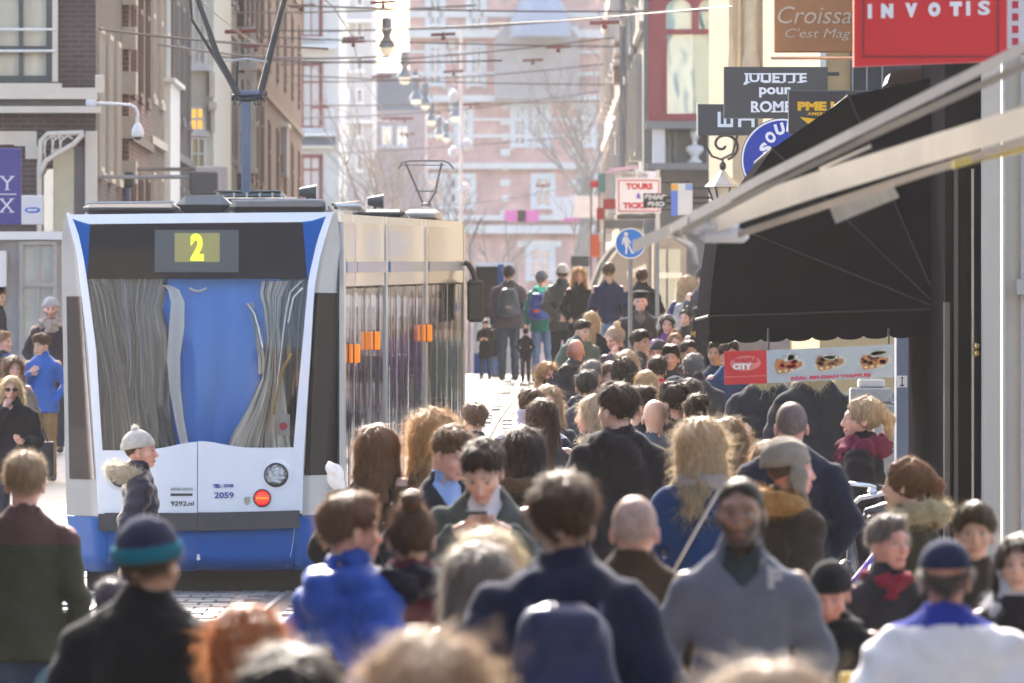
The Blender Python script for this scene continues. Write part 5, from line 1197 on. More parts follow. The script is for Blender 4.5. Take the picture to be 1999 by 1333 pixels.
# lamps
def lamp(px, py, r, m, name, ring=TK, lens=True):
    c = P3(px, py, .02); mb = MB(); R0 = r / sT
    mb.lathe([(R0 * 1.12, .012), (R0 * 1.14, -.012), (R0 * 1.0, -.016), (R0 * .98, .0)], c, 24, axis='y'); o = mb.build(name, ring, tram)
    mb = MB(); mb.lathe([(R0 * .98, .004), (R0 * .9, -.006), (R0 * .6, -.014), (R0 * .25, -.018), (.001, -.018)], c, 24, axis='y'); mb.build('lens', m, o); return o, c, R0
M_LENS = glassmat('headlight_glass', tint=(.22, .21, .20), rough=.1, base_refl=.3, wave=.8, wscale=(30, 30, 30))
for px in (237, 539):
    o, c, R0 = lamp(px, 927, 21, M_LENS, 'headlight')
    mb = MB(); mb.lathe([(R0 * 1.5, .012), (R0 * 1.45, -.006), (R0 * 1.13, -.008), (R0 * 1.12, .01)], (c[0], c[1] + .006, c[2]), 28, axis='y'); mb.build('surround', TW, o)
for px in (264, 512):
    o, c, R0 = lamp(px, 972, 15.5, mat('red_lens', (.55, .01, .015), .2, var=.1, emit=(1, .01, .01), estr=.2), 'tail_light')
    mb = MB()
    for i in range(-3, 4):
        for j in (-2, -1, 1, 2):
            if i * i + j * j * 1.6 < 12: mb.box(c[0] + i * .017 - .005, c[0] + i * .017 + .005, c[1] - .024, c[1] - .012, c[2] + j * .019 - .006, c[2] + j * .019 + .006)
    mb.build('reflector', mat('red_cells', (.8, .12, .08), .15, var=0, emit=(1, .06, .03), estr=.3), o)
    mb = MB(); mb.box(c[0] - R0 * .8, c[0] + R0 * .8, c[1] - .022, c[1] - .016, c[2] - .008, c[2] + .008); mb.build('amber_strip', mat('amber', (.7, .2, .02), .3, var=0, emit=(1, .25, .02), estr=.18), o)
INKB = mat('blue_lettering', (.03, .06, .30), .5, var=0); INKD = mat('dark_lettering', (.03, .03, .035), .5, var=0)
def tt(name, s_, px, py, w_, h_, m, bold=.0, shear=0): return text(name, s_, Vector(P3(px, py, .024)), .2, m, tram, bold=bold, width=w_ / sT, height=h_ / sT, shear=shear, depth=.002)
tt('fleet_number', '2059', 437.5, 966.5, 38, 12, INKB, .004); tt('operator_name', 'GVB', 446.5, 948, 20, 6.5, INKB, .008)
tt('phone_number', '0900-9292', 355, 954.5, 43, 6, mat('grey_lettering', (.2, .2, .22), .5, var=0)); tt('web_address', '9292.nl', 356, 982.5, 45, 9, INKD, .003)
mb = MB(); mb.box(P3(333, 960)[0], P3(376, 960)[0], Yf(355, 965) - .022, Yf(355, 965) - .017, PZ(968, sT), PZ(963, sT)); mb.build('lettering_bar', INKD, tram)
mb = MB()
for k in range(3): mb.prism([(PX(414 + k * 1.5, sT), PZ(945.5 + k * 2.6, sT)), (PX(424 + k * 1.5, sT), PZ(944.5 + k * 2.6, sT)), (PX(432 + k, sT), PZ(946 + k * 2.6, sT)), (PX(422 + k, sT), PZ(947.4 + k * 2.6, sT))], Yf(425, 948) - .024, Yf(425, 948) - .018)
mb.build('operator_logo', INKB, tram)
mb = MB(); mb.prism([(PX(477, sT), PZ(970, sT)), (PX(488, sT), PZ(970, sT)), (PX(488, sT), PZ(980, sT)), (PX(482.5, sT), PZ(987, sT)), (PX(477, sT), PZ(980, sT))], Yf(482, 978) - .024, Yf(482, 978) - .018); mb.build('shield_badge', mat('badge_grey', (.35, .36, .25), .5), tram)
mb = MB(); mb.lathe([(.012, -.02), (.010, .01)], P3(387.5, 1084, .02), 10, axis='y'); mb.lathe([(.017, -.01), (.017, .01)], P3(387.5, 1090, .02), 10, axis='y'); mb.build('coupling_pin', M_WHITEP, tram)
# swirl signature on the corner skirt
mb = MB(); sg = [(628, 1040), (616, 1040), (611, 1052), (612, 1062), (619, 1062), (624, 1052), (628, 1058), (630, 1050), (634, 1058), (637, 1048), (640, 1058), (646, 1050)]
mb.tube([P3(a, b, .012) for a, b in sg], .005, 5); mb.build('script_lettering', mat('pale_script', (.55, .6, .62), .5, var=0), tram)
mb = MB(); mb.tube([P3(574.5, 1030, .012), P3(572, 1060, .012), P3(567, 1085, .012), P3(561, 1105, .012)], .003, 5); mb.build('skirt_seam', mat('pale_script', (.55, .6, .62), .5, var=0), tram)
# underside, bogie and wheels
mb = MB(); mb.box(PX(165, sT), PX(640, sT), DT + .5, DT + 18, .10, .34); mb.build('underframe', mat('underframe_black', (.012, .012, .012), .8), tram)
mb = MB(); mb.bbox(PX(166, sT), PX(178, sT), DT + .5, DT + .9, .17, .3, .02); mb.build('step_bracket', TK, tram)
for yy in (1.6, 3.4, 15.0, 16.8):
    for sd in (-1, 1):
        cx = trackx(DT + yy) + sd * .74; mb = MB(); mb.lathe([(.02, -.07), (.30, -.07), (.31, -.03), (.31, .05), (.28, .07), (.02, .07)], (cx, DT + yy, .31 + GH(DT + yy)), 24, axis='x'); mb.build('wheel', TK, tram)
# ---- right-hand side, receding
X0, Y0, X1, Y1 = PX(665, 227), DT + .55, PX(905, 187), F / 187.0
def SP(t, z, o=0.0):
    dx, dy = X1 - X0, Y1 - Y0; L = math.hypot(dx, dy); n = (dy / L, -dx / L)
    return (X0 + dx * t + n[0] * o, Y0 + dy * t + n[1] * o, z + .19 * t)
def srect(mb, t0, t1, z0, z1, o0, o1, bulge=0.0, n=1):
    rows = []
    for i in range(n + 1):
        t = t0 + (t1 - t0) * i / n; b = bulge * math.sin(math.pi * i / n) if bulge else 0; rows.append((SP(t, z0, o1 + b), SP(t, z1, o1 + b)))
    vs = [p for r in rows for p in r] + [SP(t0, z0, o0), SP(t0, z1, o0), SP(t1, z0, o0), SP(t1, z1, o0)]; m = 2 * (n + 1)
    fs = [(2 * i, 2 * i + 2, 2 * i + 3, 2 * i + 1) for i in range(n)]
    fs += [(0, 1, m + 1, m), (2 * n, m + 2, m + 3, 2 * n + 1), tuple([2 * i + 1 for i in range(n + 1)]) + (m + 3, m + 1), tuple([2 * i for i in range(n, -1, -1)]) + (m, m + 2)]
    mb.add(vs, fs, n > 1)
mb = MB()
vs = [SP(0, .34, -.02), SP(1, .34, -.02), SP(1, 3.30, -.02), SP(0, 3.30, -.02), SP(0, .34, -2.32), SP(1, .34, -2.32), SP(1, 3.30, -2.32), SP(0, 3.30, -2.32)]
mb.add(vs, [(0, 1, 2, 3), (5, 4, 7, 6), (3, 2, 6, 7), (0, 4, 5, 1), (1, 5, 6, 2)]); mb.build('body', mat('saloon_dark', (.04, .04, .045), .6), tram)
TGG = mat('gloss_cream_side', (.70, .70, .68), .16, var=.08, vscale=1.5, coat=.6, bump=.12, bscale=1.2, stretch=(.4, .4, 9))
for i, (a, b) in enumerate(((.0, .085), (.09, .30), (.305, .33), (.335, .62), (.625, .655), (.66, 1.0))):
    mb = MB(); srect(mb, a, b, 2.74, 3.30, -.02, .012, .012 if b - a > .1 else 0, 8); srect(mb, a, b, 3.30, 3.37, -.02, -.01); mb.build('side_panel', TGG, tram)
for i, (a, b) in enumerate(((.02, .085), (.09, .30), (.335, .62), (.66, .985))): mb = MB(); srect(mb, a, b, 2.86, 2.955, -.02, .027); mb.build('blue_stripe', mat('pale_blue_stripe', (.06, .17, .40), .25, var=.1), tram)
rt = random.Random(5); t = .012
tint = [(.05, .045, .05), (.03, .03, .04), (.06, .05, .045)]
k = 0
M_SG = [glassmat('side_glass_%d' % q, tint=tint[q], rough=.02, base_refl=.35, wave=.07, wscale=(.8, 4.2 + q, .2), refl=(.9, .9, .93)) for q in range(3)]
while t < .985:
    wd = rt.choice([.045, .06, .075, .05]); t1 = min(.985, t + wd); mb = MB()
    srect(mb, t, t1 - .003, .55 if k % 5 else .40, 2.72, -.02, .004, rt.choice([.0012, .0025, .0035]), 8); mb.build('door_leaf' if k % 3 else 'side_window', M_SG[k % 3], tram)
    mb = MB(); srect(mb, t1 - .004, t1 - .0012, .40, 2.73, -.02, .0065); mb.build('glazing_bar', mat('rubber_bar', (.03, .03, .03), .35, var=.05) if k % 2 else mat('steel_bar', (.55, .54, .52), .22, metal=.7, var=.05), tram); t = t1; k += 1
for tp in (.0, .305, .635, .985): mb = MB(); srect(mb, tp, tp + .014, .36, 3.30, -.02, .020); mb.build('door_post', TG, tram)
mb = MB(); srect(mb, 0, 1, .30, .56, -.02, .008); mb.build('side_skirt', TB, tram)
M_OR = mat('orange_lamp', (.9, .25, .01), .3, var=.15, vscale=30, emit=(1.0, .22, .005), estr=.14)
for px, py in ((686, 690), (725.5, 665), (829, 650)):
    # distance along the side where this lamp stands
    tb = min(np.linspace(0, 1, 400), key=lambda q: abs(CX + SP(q, 1)[0] * F / SP(q, 1)[1] - px + 2)); s_ = F / SP(tb, 1)[1]; z = PZ(py, s_) - .19 * tb; h_ = .165
    mb = MB(); c = SP(tb, z); x_, y_, zz = c[0] + .03, c[1], c[2]
    mb.bbox(x_ - .055, x_ + .055, y_ - .03, y_ + .03, zz - h_ / 2, zz + h_ / 2, .012); o = mb.build('door_lamp_and_reflection', M_OR, tram)
    mb = MB(); mb.box(x_ - .006, x_ + .006, y_ - .034, y_ - .030, zz - h_ / 2 - .01, zz + h_ / 2 + .015); mb.build('reflection_line', TK, o)  # line between lamp and its mirror image; the box is shaped as both
# mirror at the far end
sm = 188.0; mb = MB(); Q3 = lambda px, py, d=0: (PX(px, sm), F / sm + d, PZ(py, sm))
mb.tube([Q3(906, 512), Q3(915, 516), Q3(924, 532), Q3(929, 552)], .03, 8); mb.build('mirror_arm', TK, tram)
mb = MB(); mb.bbox(PX(912, sm), PX(945, sm), F / sm - .04, F / sm + .06, PZ(629, sm), PZ(545, sm), .03); mi = mb.build('wing_mirror', TK, tram)
mb = MB(); mb.box(PX(916, sm), PX(941, sm), F / sm - .046, F / sm - .041, PZ(622, sm), PZ(556, sm)); mb.build('mirror_glass', glassmat('mirror', tint=(.02, .02, .02), rough=.1, base_refl=.05), mi)
# ---- roof equipment
RK = mat('roof_charcoal', (.045, .046, .05), .55, var=.15); RG = mat('roof_grey', (.11, .115, .12), .5, var=.1)
def rb(name, a, b, c, d_, s_, L, m, bev=.03, parent=tram): mb = MB(); mb.bbox(PX(a, s_), PX(b, s_), F / s_, F / s_ + L, PZ(d_, s_), PZ(c, s_), bev); return mb.build(name, m, parent)
rb('roof_fairing', 160, 348, 396, 418, 222, 2.0, RK, .06); rb('roof_fairing', 446, 642, 391, 416, 222, 2.0, RK, .06); rb('roof_unit', 343, 450, 381, 417, 220, 1.6, RG, .08)
mb = MB(); mb.tube([Q for Q in [(PX(a, 222.5), F / 222.5, PZ(b, 222.5)) for a, b in ((166, 400), (172, 396), (340, 394.5))]], .012, 6); mb.tube([(PX(a, 222.5), F / 222.5, PZ(b, 222.5)) for a, b in ((452, 392), (630, 390.5), (637, 396), (638, 410))], .012, 6); mb.build('roof_rail', mat('roof_steel', (.5, .48, .45), .35, metal=.5), tram)
rb('roof_box', 418, 550, 371, 375, 214, 1.4, RG, .01); rb('roof_box', 424, 556, 377, 386, 214, 1.4, mat('roof_grey2', (.2, .21, .2), .5), .02); rb('roof_box', 440, 585, 385, 392, 216, 1.4, RK, .02)
mb = MB()
for a in (455, 480, 505, 530, 548): mb.box(PX(a, 214), PX(a + 4, 214), F / 214 - .05, F / 214, PZ(388, 214), PZ(376, 214))
mb.build('roof_clip', mat('roof_steel', (.5, .48, .45), .35, metal=.5), tram)
for (a, b, s_) in ((603, 378, 206), (735, 396, 196)):
    mb = MB(); mb.lathe([(.035, -.09), (.045, -.07), (.07, .06), (.075, .07), (.02, .07)], (PX(a, s_), F / s_, PZ(b - 3, s_)), 12, axis='x'); mb.tube([(PX(a - 4, s_), F / s_, PZ(b + 14, s_)), (PX(a, s_), F / s_, PZ(b, s_))], .02, 6); mb.build('roof_horn', RK, tram)
rb('roof_fairing', 688, 790, 408, 424, 205, 4, RK, .05); rb('roof_fairing', 790, 860, 408, 424, 196, 4, mat('white_fairing', (.7, .69, .67), .5), .05); rb('roof_box', 655, 706, 397, 404, 212, 3, mat('white_fairing', (.7, .69, .67), .5), .01)
mb = MB(); mb.tube([(PX(650, 210), F / 210, PZ(399, 210)), (PX(702, 205), F / 205, PZ(395, 205))], .015, 6); mb.tube([(PX(655, 210), F / 210, PZ(405, 210)), (PX(715, 203), F / 203, PZ(410, 203)), (PX(722, 203), F / 203, PZ(418, 203))], .018, 6); mb.build('roof_cable', RK, tram)
# pantograph
sP = 214.0; R3 = lambda px, py, d=0.0: (PX(px, sP), F / sP + d, PZ(py, sP))
M_PB = mat('pantograph_blue', (.10, .13, .19), .4, metal=.3); M_PK = mat('pantograph_black', (.025, .025, .028), .45)
mb = MB(); mb.bbox(PX(471, sP), PX(489, sP), F / sP, F / sP + .1, PZ(382, sP), PZ(178, sP), .012); pg = mb.build('pantograph_post', M_PB, tram)
mb = MB(); mb.bbox(PX(468, sP), PX(516, sP), F / sP - .03, F / sP + .12, PZ(186, sP), PZ(176, sP), .01); mb.build('crossbar', M_PB, pg)
mb = MB(); mb.tube([R3(466, 186), R3(424, 108), R3(408, 60), R3(378, -22)], [.035, .032, .026, .024], 8); mb.tube([R3(462, 182, .05), R3(374, 38, .05), R3(370, -20, .05)], [.018, .014, .012], 8)
mb.tube([R3(508, 186), R3(538, 62), R3(560, -20)], [.035, .028, .022], 8); mb.tube([R3(452, 190), R3(478, 193), R3(512, 190)], .03, 8); mb.tube([R3(462, 190), R3(463, 150), R3(464, 120)], .012, 6)
mb.build('pantograph_arm', M_PK, tram)
mb = MB(); mb.tube([R3(438, 120, -.05), R3(480, 115, -.05), R3(522, 121, -.05)], .012, 6); mb.build('pantograph_bar', mat('roof_steel', (.5, .48, .45), .35, metal=.5), tram)
mb = MB()
for a in (463, 503, 510): mb.tube([R3(a + 6 * math.sin(q), 198 - 9 * math.cos(q), -.03) for q in np.linspace(-2.6, 2.6, 10)], .008, 5)
mb.build('pantograph_cable', M_PK, tram)
# second pantograph further along the roof
sQ = 190.0; R4 = lambda px, py, d=0.0: (PX(px, sQ), F / sQ + d, PZ(py, sQ))
mb = MB(); mb.tube([R4(778, 330), R4(785, 318), R4(800, 314), R4(866, 314), R4(876, 318), R4(886, 330)], .010, 6); mb.tube([R4(784, 322, .1), R4(868, 322, .1)], .006, 5)
mb.tube([R4(792, 318), R4(816, 374), R4(826, 398)], .012, 6); mb.tube([R4(862, 318), R4(850, 374), R4(836, 398)], .012, 6); mb.tube([R4(811, 373), R4(852, 373)], .007, 5); mb.bbox(PX(822, sQ), PX(842, sQ), F / sQ - .05, F / sQ + .05, PZ(404, sQ), PZ(396, sQ), .01); mb.build('pantograph_bow', mat('pantograph_grey', (.12, .12, .13), .4, metal=.4), tram)
# ---- second tram beyond the bridge
sS = 106.0; t2 = thing('tram', 'second white and blue tram, small and pale with haze, beyond the first', 'tram', (PX(955, sS), F / sS + 6, GH(F / sS) + .0))
mb = MB(); mb.bbox(PX(925, sS), PX(1010, sS), F / sS, F / sS + 20, PZ(745, sS), PZ(512, sS), .08); mb.build('body', TW, t2)
mb = MB(); mb.box(PX(929, sS), PX(972, sS), F / sS - .02, F / sS, PZ(620, sS), PZ(520, sS)); mb.build('windscreen', M_DW, t2); mb = MB(); mb.box(PX(972, sS), PX(984, sS), F / sS - .02, F / sS, PZ(700, sS), PZ(516, sS)); mb.build('blue_stripe', TB, t2)
mb = MB(); mb.box(PX(925, sS), PX(985, sS), F / sS - .03, F / sS, PZ(748, sS), PZ(690, sS)); mb.build('skirt', TB, t2)
# ================================================================== signs, awnings, wires, lamps
def sign(label, a, b, c, d_, s_, m, th=.08, cat='sign', name='hanging_sign', tilt=0.0, bracket=True, edge=None):
    """a board hanging square to the wall: (left, right, top, bottom) as measured in the photograph at scale s_"""
    r = thing(name, label, cat, (PX((a + b) / 2, s_), F / s_, PZ(d_, s_))); mb = MB()
    x0, x1, z0, z1 = PX(a, s_), PX(b, s_), PZ(d_, s_), PZ(c, s_); y = F / s_
    if tilt: 
        dz = (x1 - x0) * math.tan(tilt); mb.prism([(x0, z0 - dz / 2), (x1, z0 + dz / 2), (x1, z1 + dz / 2), (x0, z1 - dz / 2)], y, y + th)
    else: mb.bbox(x0, x1, y, y + th, z0, z1, .008)
    mb.build('board', m, r)
    if bracket and x1 < 2.7:
        q = MB(); zz = (z0 + z1) / 2; q.tube([(x1 - .02, y + th / 2, z1 - .06), (2.78, y + th / 2, z1 - .06)], .018, 6); q.tube([(x1 - .02, y + th / 2, z0 + .06), (2.78, y + th / 2, z0 + .06)], .018, 6); q.build('bracket', mat('sign_iron', (.03, .03, .03), .5), r)
    return r, (lambda px, py, d=.004: Vector((PX(px, s_), F / s_ - d, PZ(py, s_)))), s_
def st(r, P, s_, nm, t, px, py, w_, h_, m, **k): return text(nm, t, P(px, py), .2, m, r, width=w_ / s_, height=h_ / s_, depth=.003, **k)
TWH = mat('white_lettering', (.78, .76, .74), .5, var=0)
r, P, s_ = sign('large red hanging sign with white INVOTIS lettering and a thin dark border', 1667, 1966, -60, 124, 400, mat('sign_red', (.62, .008, .016), .4, var=.06, vscale=2), .14, tilt=math.radians(2.2))
for ch, px in zip('INVOTIS', (1698, 1732, 1779, 1824, 1866, 1890, 1921)): st(r, P, s_, 'lettering', ch, px, 22 - (px - 1698) * .03, 8 if ch == 'I' else 24, 28, TWH, bold=.02 if ch != 'S' else .008)
mb = MB()
for a, b, c, d_ in ((1684, 1687, -40, 112), (1684, 1950, 109, 112), (1947, 1950, -40, 112)): mb.box(PX(a, s_), PX(b, s_), F / s_ - .006, F / s_ - .001, PZ(d_, s_) + (.02 if a > 1690 else 0), PZ(c, s_))
mb.build('border', mat('sign_darkred', (.22, .02, .02), .5, var=0), r)
r, P, s_ = sign('brown hanging sign reading Croissa and C\'est Mag in cream italics', 1511, 1800, -60, 102, 300, mat('sign_brown', (.56, .26, .11), .45, var=.05), .1)
st(r, P, s_, 'lettering', 'Croissa', 1590, 29, 143, 34, mat('cream_lettering', (.80, .66, .50), .5, var=0), shear=.25); st(r, P, s_, 'lettering', "C'est Mag", 1597, 67, 128, 24, mat('cream_lettering', (.80, .66, .50), .5, var=0), shear=.25)
mb = MB(); mb.tube([(PX(1505, 298), F / 298, PZ(113, 298)), (2.8, F / 298, PZ(113, 298))], .012, 6); mb.build('lower_rail', mat('rail_grey', (.35, .35, .35), .4), r)
MG = mat('sign_charcoal', (.055, .050, .046), .4, var=.06)
r, P, s_ = sign('dark grey hanging sign reading JULIETTE pour ROMEO in white serif letters', 1413, 1616, 130, 231, 230, MG, .10)
for t_, px, py, w_, h_ in (('JULIETTE', 1513, 154, 124, 23), ('pour', 1513, 180, 62, 20), ('ROME', 1506, 208, 80, 22)):
    o = st(r, P, s_, 'lettering', t_, px, py, w_, h_, TWH, bold=.006)
mb = MB()      # slab serifs
for px in (1459, 1496, 1513, 1524, 1544, 1562): 
    for py in (144, 160.5): mb.box(PX(px - 6, s_), PX(px + 6, s_), F / s_ - .008, F / s_ - .002, PZ(py + 1.2, s_), PZ(py - 1.2, s_))
for px in (1474, 1481): mb.box(PX(px - 5, s_), PX(px + 5, s_), F / s_ - .008, F / s_ - .002, PZ(145.2, s_), PZ(142.8, s_))
for px in (1472, 1510, 1520, 1535): mb.box(PX(px - 5, s_), PX(px + 5, s_), F / s_ - .008, F / s_ - .002, PZ(219.2, s_), PZ(216.8, s_))
mb.build('serif', TWH, r)
r, P, s_ = sign('black hanging sign with white block letters, left below the JULIETTE one', 1363, 1480, 203, 264, 215, MG, .09)
for let in (((1401, 1407, 218, 242), (1401, 1431, 242, 248), (1413, 1418, 224, 242), (1426, 1431, 230, 242)), ((1441, 1473, 229, 235), (1441, 1447, 235, 248), (1467, 1473, 235, 248))):
    mb = MB()
    for a, b, c, d_ in let: mb.box(PX(a, s_), PX(b, s_), F / s_ - .006, F / s_ - .001, PZ(d_, s_), PZ(c, s_))
    mb.build('lettering', TWH, r)
mb = MB(); mb.box(PX(1360, s_), PX(1363, s_), F / s_, F / s_ + .09, PZ(264, s_), PZ(200, s_)); mb.build('pale_edge', mat('cream_edge', (.7, .65, .5), .5), r)  # cream strip along the board's left side
r, P, s_ = sign('black hanging sign with yellow PME LEG lettering and a winged emblem', 1539, 1705, 176, 262, 262, mat('sign_black', (.035, .033, .035), .4), .1)
YEL = mat('yellow_lettering', (.75, .42, .015), .5, var=0)
st(r, P, s_, 'lettering', 'PME LEG', 1616, 207, 118, 18, YEL, bold=.012); st(r, P, s_, 'lettering', 'AMERICAN', 1606, 222, 60, 6, YEL, bold=.004)
mb = MB(); mb.prism([(PX(1561, s_), PZ(228, s_)), (PX(1600, s_), PZ(233, s_)), (PX(1640, s_), PZ(228, s_)), (PX(1622, s_), PZ(242, s_)), (PX(1600, s_), PZ(240, s_)), (PX(1578, s_), PZ(242, s_))], F / s_ - .006, F / s_ - .001); mb.build('emblem', YEL, r)
# round blue sign
s_ = 250; cx_, cz_ = PX(1528, s_), PZ(312, s_); r = thing('hanging_sign', 'round blue sign with white SOU lettering in a black drum, partly behind the awning', 'sign', (cx_, F / s_, cz_)); R_s = 80 / s_
mb = MB(); mb.lathe([(R_s * 1.02, .22), (R_s * 1.03, -.01), (R_s * .98, -.015)], (cx_, F / s_, cz_), 40, axis='y'); mb.build('drum', mat('drum_black', (.03, .03, .035), .25, coat=.6), r)
mb = MB(); mb.lathe([(.001, -.005), (R_s * .96, -.005), (R_s * .96, .01)], (cx_, F / s_ - .014, cz_), 40, axis='y'); mb.build('face', mat('sign_blue', (.012, .04, .33), .4, var=.03), r)
mb = MB(); mb.tube([(cx_ + R_s * .985 * math.cos(a), F / s_ - .02, cz_ + R_s * .985 * math.sin(a)) for a in np.linspace(0, 6.283, 41)[:-1]], .008, 6, closed=True); mb.build('rim', TWH, r)
for ch, px, py, ti in (('S', 1494, 290, 52), ('O', 1504, 268, 36), ('U', 1522, 252, 16), ('N', 1545, 246, -6), ('D', 1566, 254, -26)): text('lettering', ch, (PX(px, s_), F / s_ - .022, PZ(py, s_)), .2, TWH, r, width=19 / s_, height=23 / s_, bold=.012, tilt=math.radians(ti), depth=.003)
text('lettering', 'AMST', (PX(1494, s_), F / s_ - .022, PZ(331, s_)), .2, TWH, r, width=46 / s_, height=11 / s_, bold=.008, depth=.003)
# scroll bracket with lantern
s_ = 190; r = thing('iron_scroll_lantern', 'wrought iron spiral bracket with a small pitched roof lantern hanging below', 'lantern', (PX(1408, s_), F / s_, PZ(385, s_)))
mb = MB(); c0 = (1412, 283)
mb.tube([(PX(c0[0] + (3 + 4.2 * q) * math.cos(q * 1.0 + .4), s_), F / s_, PZ(c0[1] + (3 + 3.6 * q) * math.sin(q * 1.0 + .4), s_)) for q in np.linspace(0, 7.2, 50)], .016, 6)
mb.tube([(PX(1378, s_), F / s_, PZ(262, s_)), (PX(1378, s_), F / s_, PZ(285, s_)), (PX(1390, s_), F / s_, PZ(305, s_)), (PX(1408, s_), F / s_, PZ(311, s_)), (PX(1430, s_), F / s_, PZ(300, s_)), (PX(1440, s_), F / s_, PZ(262, s_))], .014, 6)
mb.tube([(PX(1411, s_), F / s_, PZ(311, s_)), (PX(1411, s_), F / s_, PZ(335, s_))], .012, 6); mb.lathe([(.01, -.05), (.035, -.02), (.035, .02), (.01, .05)], (PX(1411, s_), F / s_, PZ(324, s_)), 10); mb.tube([(PX(1378, s_), F / s_, PZ(262, s_)), (2.75, F / s_, PZ(262, s_))], .016, 6)
mb.build('bracket', mat('wrought_iron', (.03, .035, .035), .35), r)
mb = MB(); mb.lathe([(.02, .12), (.06, .07), (.17, -.03), (.19, -.05), (.16, -.055)], (PX(1411, s_), F / s_, PZ(355, s_)), 6, smooth=False); mb.build('lantern_roof', mat('white_lead_roof', (.55, .55, .55), .5), r)
mb = MB()
for k in range(6):
    a = math.pi / 3 * k; mb.tube([(PX(1411, s_) + .155 * math.cos(a), F / s_ + .155 * math.sin(a), PZ(362, s_)), (PX(1411, s_) + .10 * math.cos(a), F / s_ + .10 * math.sin(a), PZ(392, s_))], .012, 5)
mb.lathe([(.165, 0), (.17, .03), (.15, .035)], (PX(1411, s_), F / s_, PZ(366, s_)), 6, smooth=False); mb.build('lantern_frame', mat('wrought_iron', (.03, .035, .035), .35), r)
mb = MB(); mb.lathe([(.15, 0), (.095, -.15)], (PX(1411, s_), F / s_, PZ(363, s_)), 6, smooth=False); mb.build('pane', mat('milk_glass', (.6, .58, .5), .4), r)
# TOURS & TICKETS etc.
s_ = 125; r, P, s_ = sign('white sign with red border reading TOURS & TICK beside the black one', 1202, 1290, 347, 416, s_, mat('sign_white', (.68, .68, .74), .45, var=.03), .1, tilt=math.radians(.6))
RD = mat('red_lettering', (.50, .02, .04), .5, var=0)
st(r, P, s_, 'lettering', 'TOURS', 1248, 363.5, 52, 12.5, RD, bold=.012); st(r, P, s_, 'lettering', '&', 1247, 382, 9, 11, mat('violet_lettering', (.12, .06, .45), .5, var=0), bold=.012); st(r, P, s_, 'lettering', 'TICKETS', 1249, 401, 66, 12, RD, bold=.012)
mb = MB()
for a, b, c, d_ in ((1207, 1209, 352, 412), (1285, 1287, 352, 412), (1207, 1287, 351, 353), (1207, 1287, 411, 413)): mb.box(PX(a, s_), PX(b, s_), F / s_ - .008, F / s_ - .001, PZ(d_, s_), PZ(c, s_))
mb.build('border', RD, r)
mb = MB(); mb.box(PX(1200, s_), PX(1280, s_), F / s_ + .1, F / s_ + .2, PZ(350, s_), PZ(334, s_)); mb.build('upper_panel', mat('sign_white', (.68, .68, .74), .45, var=.03), r); st(r, lambda a, b: Vector((PX(a, s_), F / s_ + .09, PZ(b, s_))), s_, 'lettering', 'Dutch Gifts', 1240, 341, 50, 9, mat('grey_script', (.2, .22, .22), .5, var=0), shear=.3)
mb = MB(); mb.box(PX(1205, s_), PX(1280, s_), F / s_, F / s_ + .5, PZ(427, s_), PZ(419, s_)); mb.build('sign_foot', mat('sign_black', (.035, .033, .035), .4), r)
mb = MB(); mb.prism([(PX(1182, s_), PZ(338, s_)), (PX(1245, s_), PZ(328, s_)), (PX(1247, s_), PZ(322, s_)), (PX(1190, s_), PZ(329, s_))], F / s_ - .1, F / s_ + .4)
rr = thing('canopy', 'small white and purple canopy edge above the tours sign', 'canopy', (PX(1215, s_), F / s_, PZ(338, s_))); mb.build('edge', mat('purple_white', (.5, .35, .48), .6), rr)
r, P, s_ = sign('black sign with blocky white SNAP SHOT lettering overlapping the tours sign', 1256, 1300, 377, 405, 140, mat('sign_black', (.035, .033, .035), .4), .08)
st(r, P, s_, 'lettering', 'SNAP', 1280, 384.5, 44, 11, TWH, bold=.02); st(r, P, s_, 'lettering', 'SHO', 1281, 398, 34, 10, TWH, bold=.02)
r, P, s_ = sign('white banner with blue stripe and orange corner right of the tours sign', 1311, 1352, 358, 420, 150, mat('banner_white', (.72, .70, .64), .6, var=.03), .05, name='banner', cat='banner')
mb = MB(); mb.box(PX(1310, s_), PX(1323, s_), F / s_ - .008, F / s_ - .001, PZ(421, s_), PZ(372, s_)); mb.build('blue_stripe', mat('banner_blue', (.12, .22, .62), .6, var=0), r); mb = MB(); mb.box(PX(1310, s_), PX(1323, s_), F / s_ - .008, F / s_ - .001, PZ(371, s_), PZ(359, s_)); mb.build('orange_corner', mat('banner_orange', (.75, .38, .05), .6, var=0), r); mb = MB(); mb.box(PX(1338, s_), PX(1352, s_), F / s_ - .008, F / s_ - .001, PZ(371, s_), PZ(359, s_)); mb.build('blue_corner', mat('banner_blue2', (.25, .35, .6), .6, var=0), r)
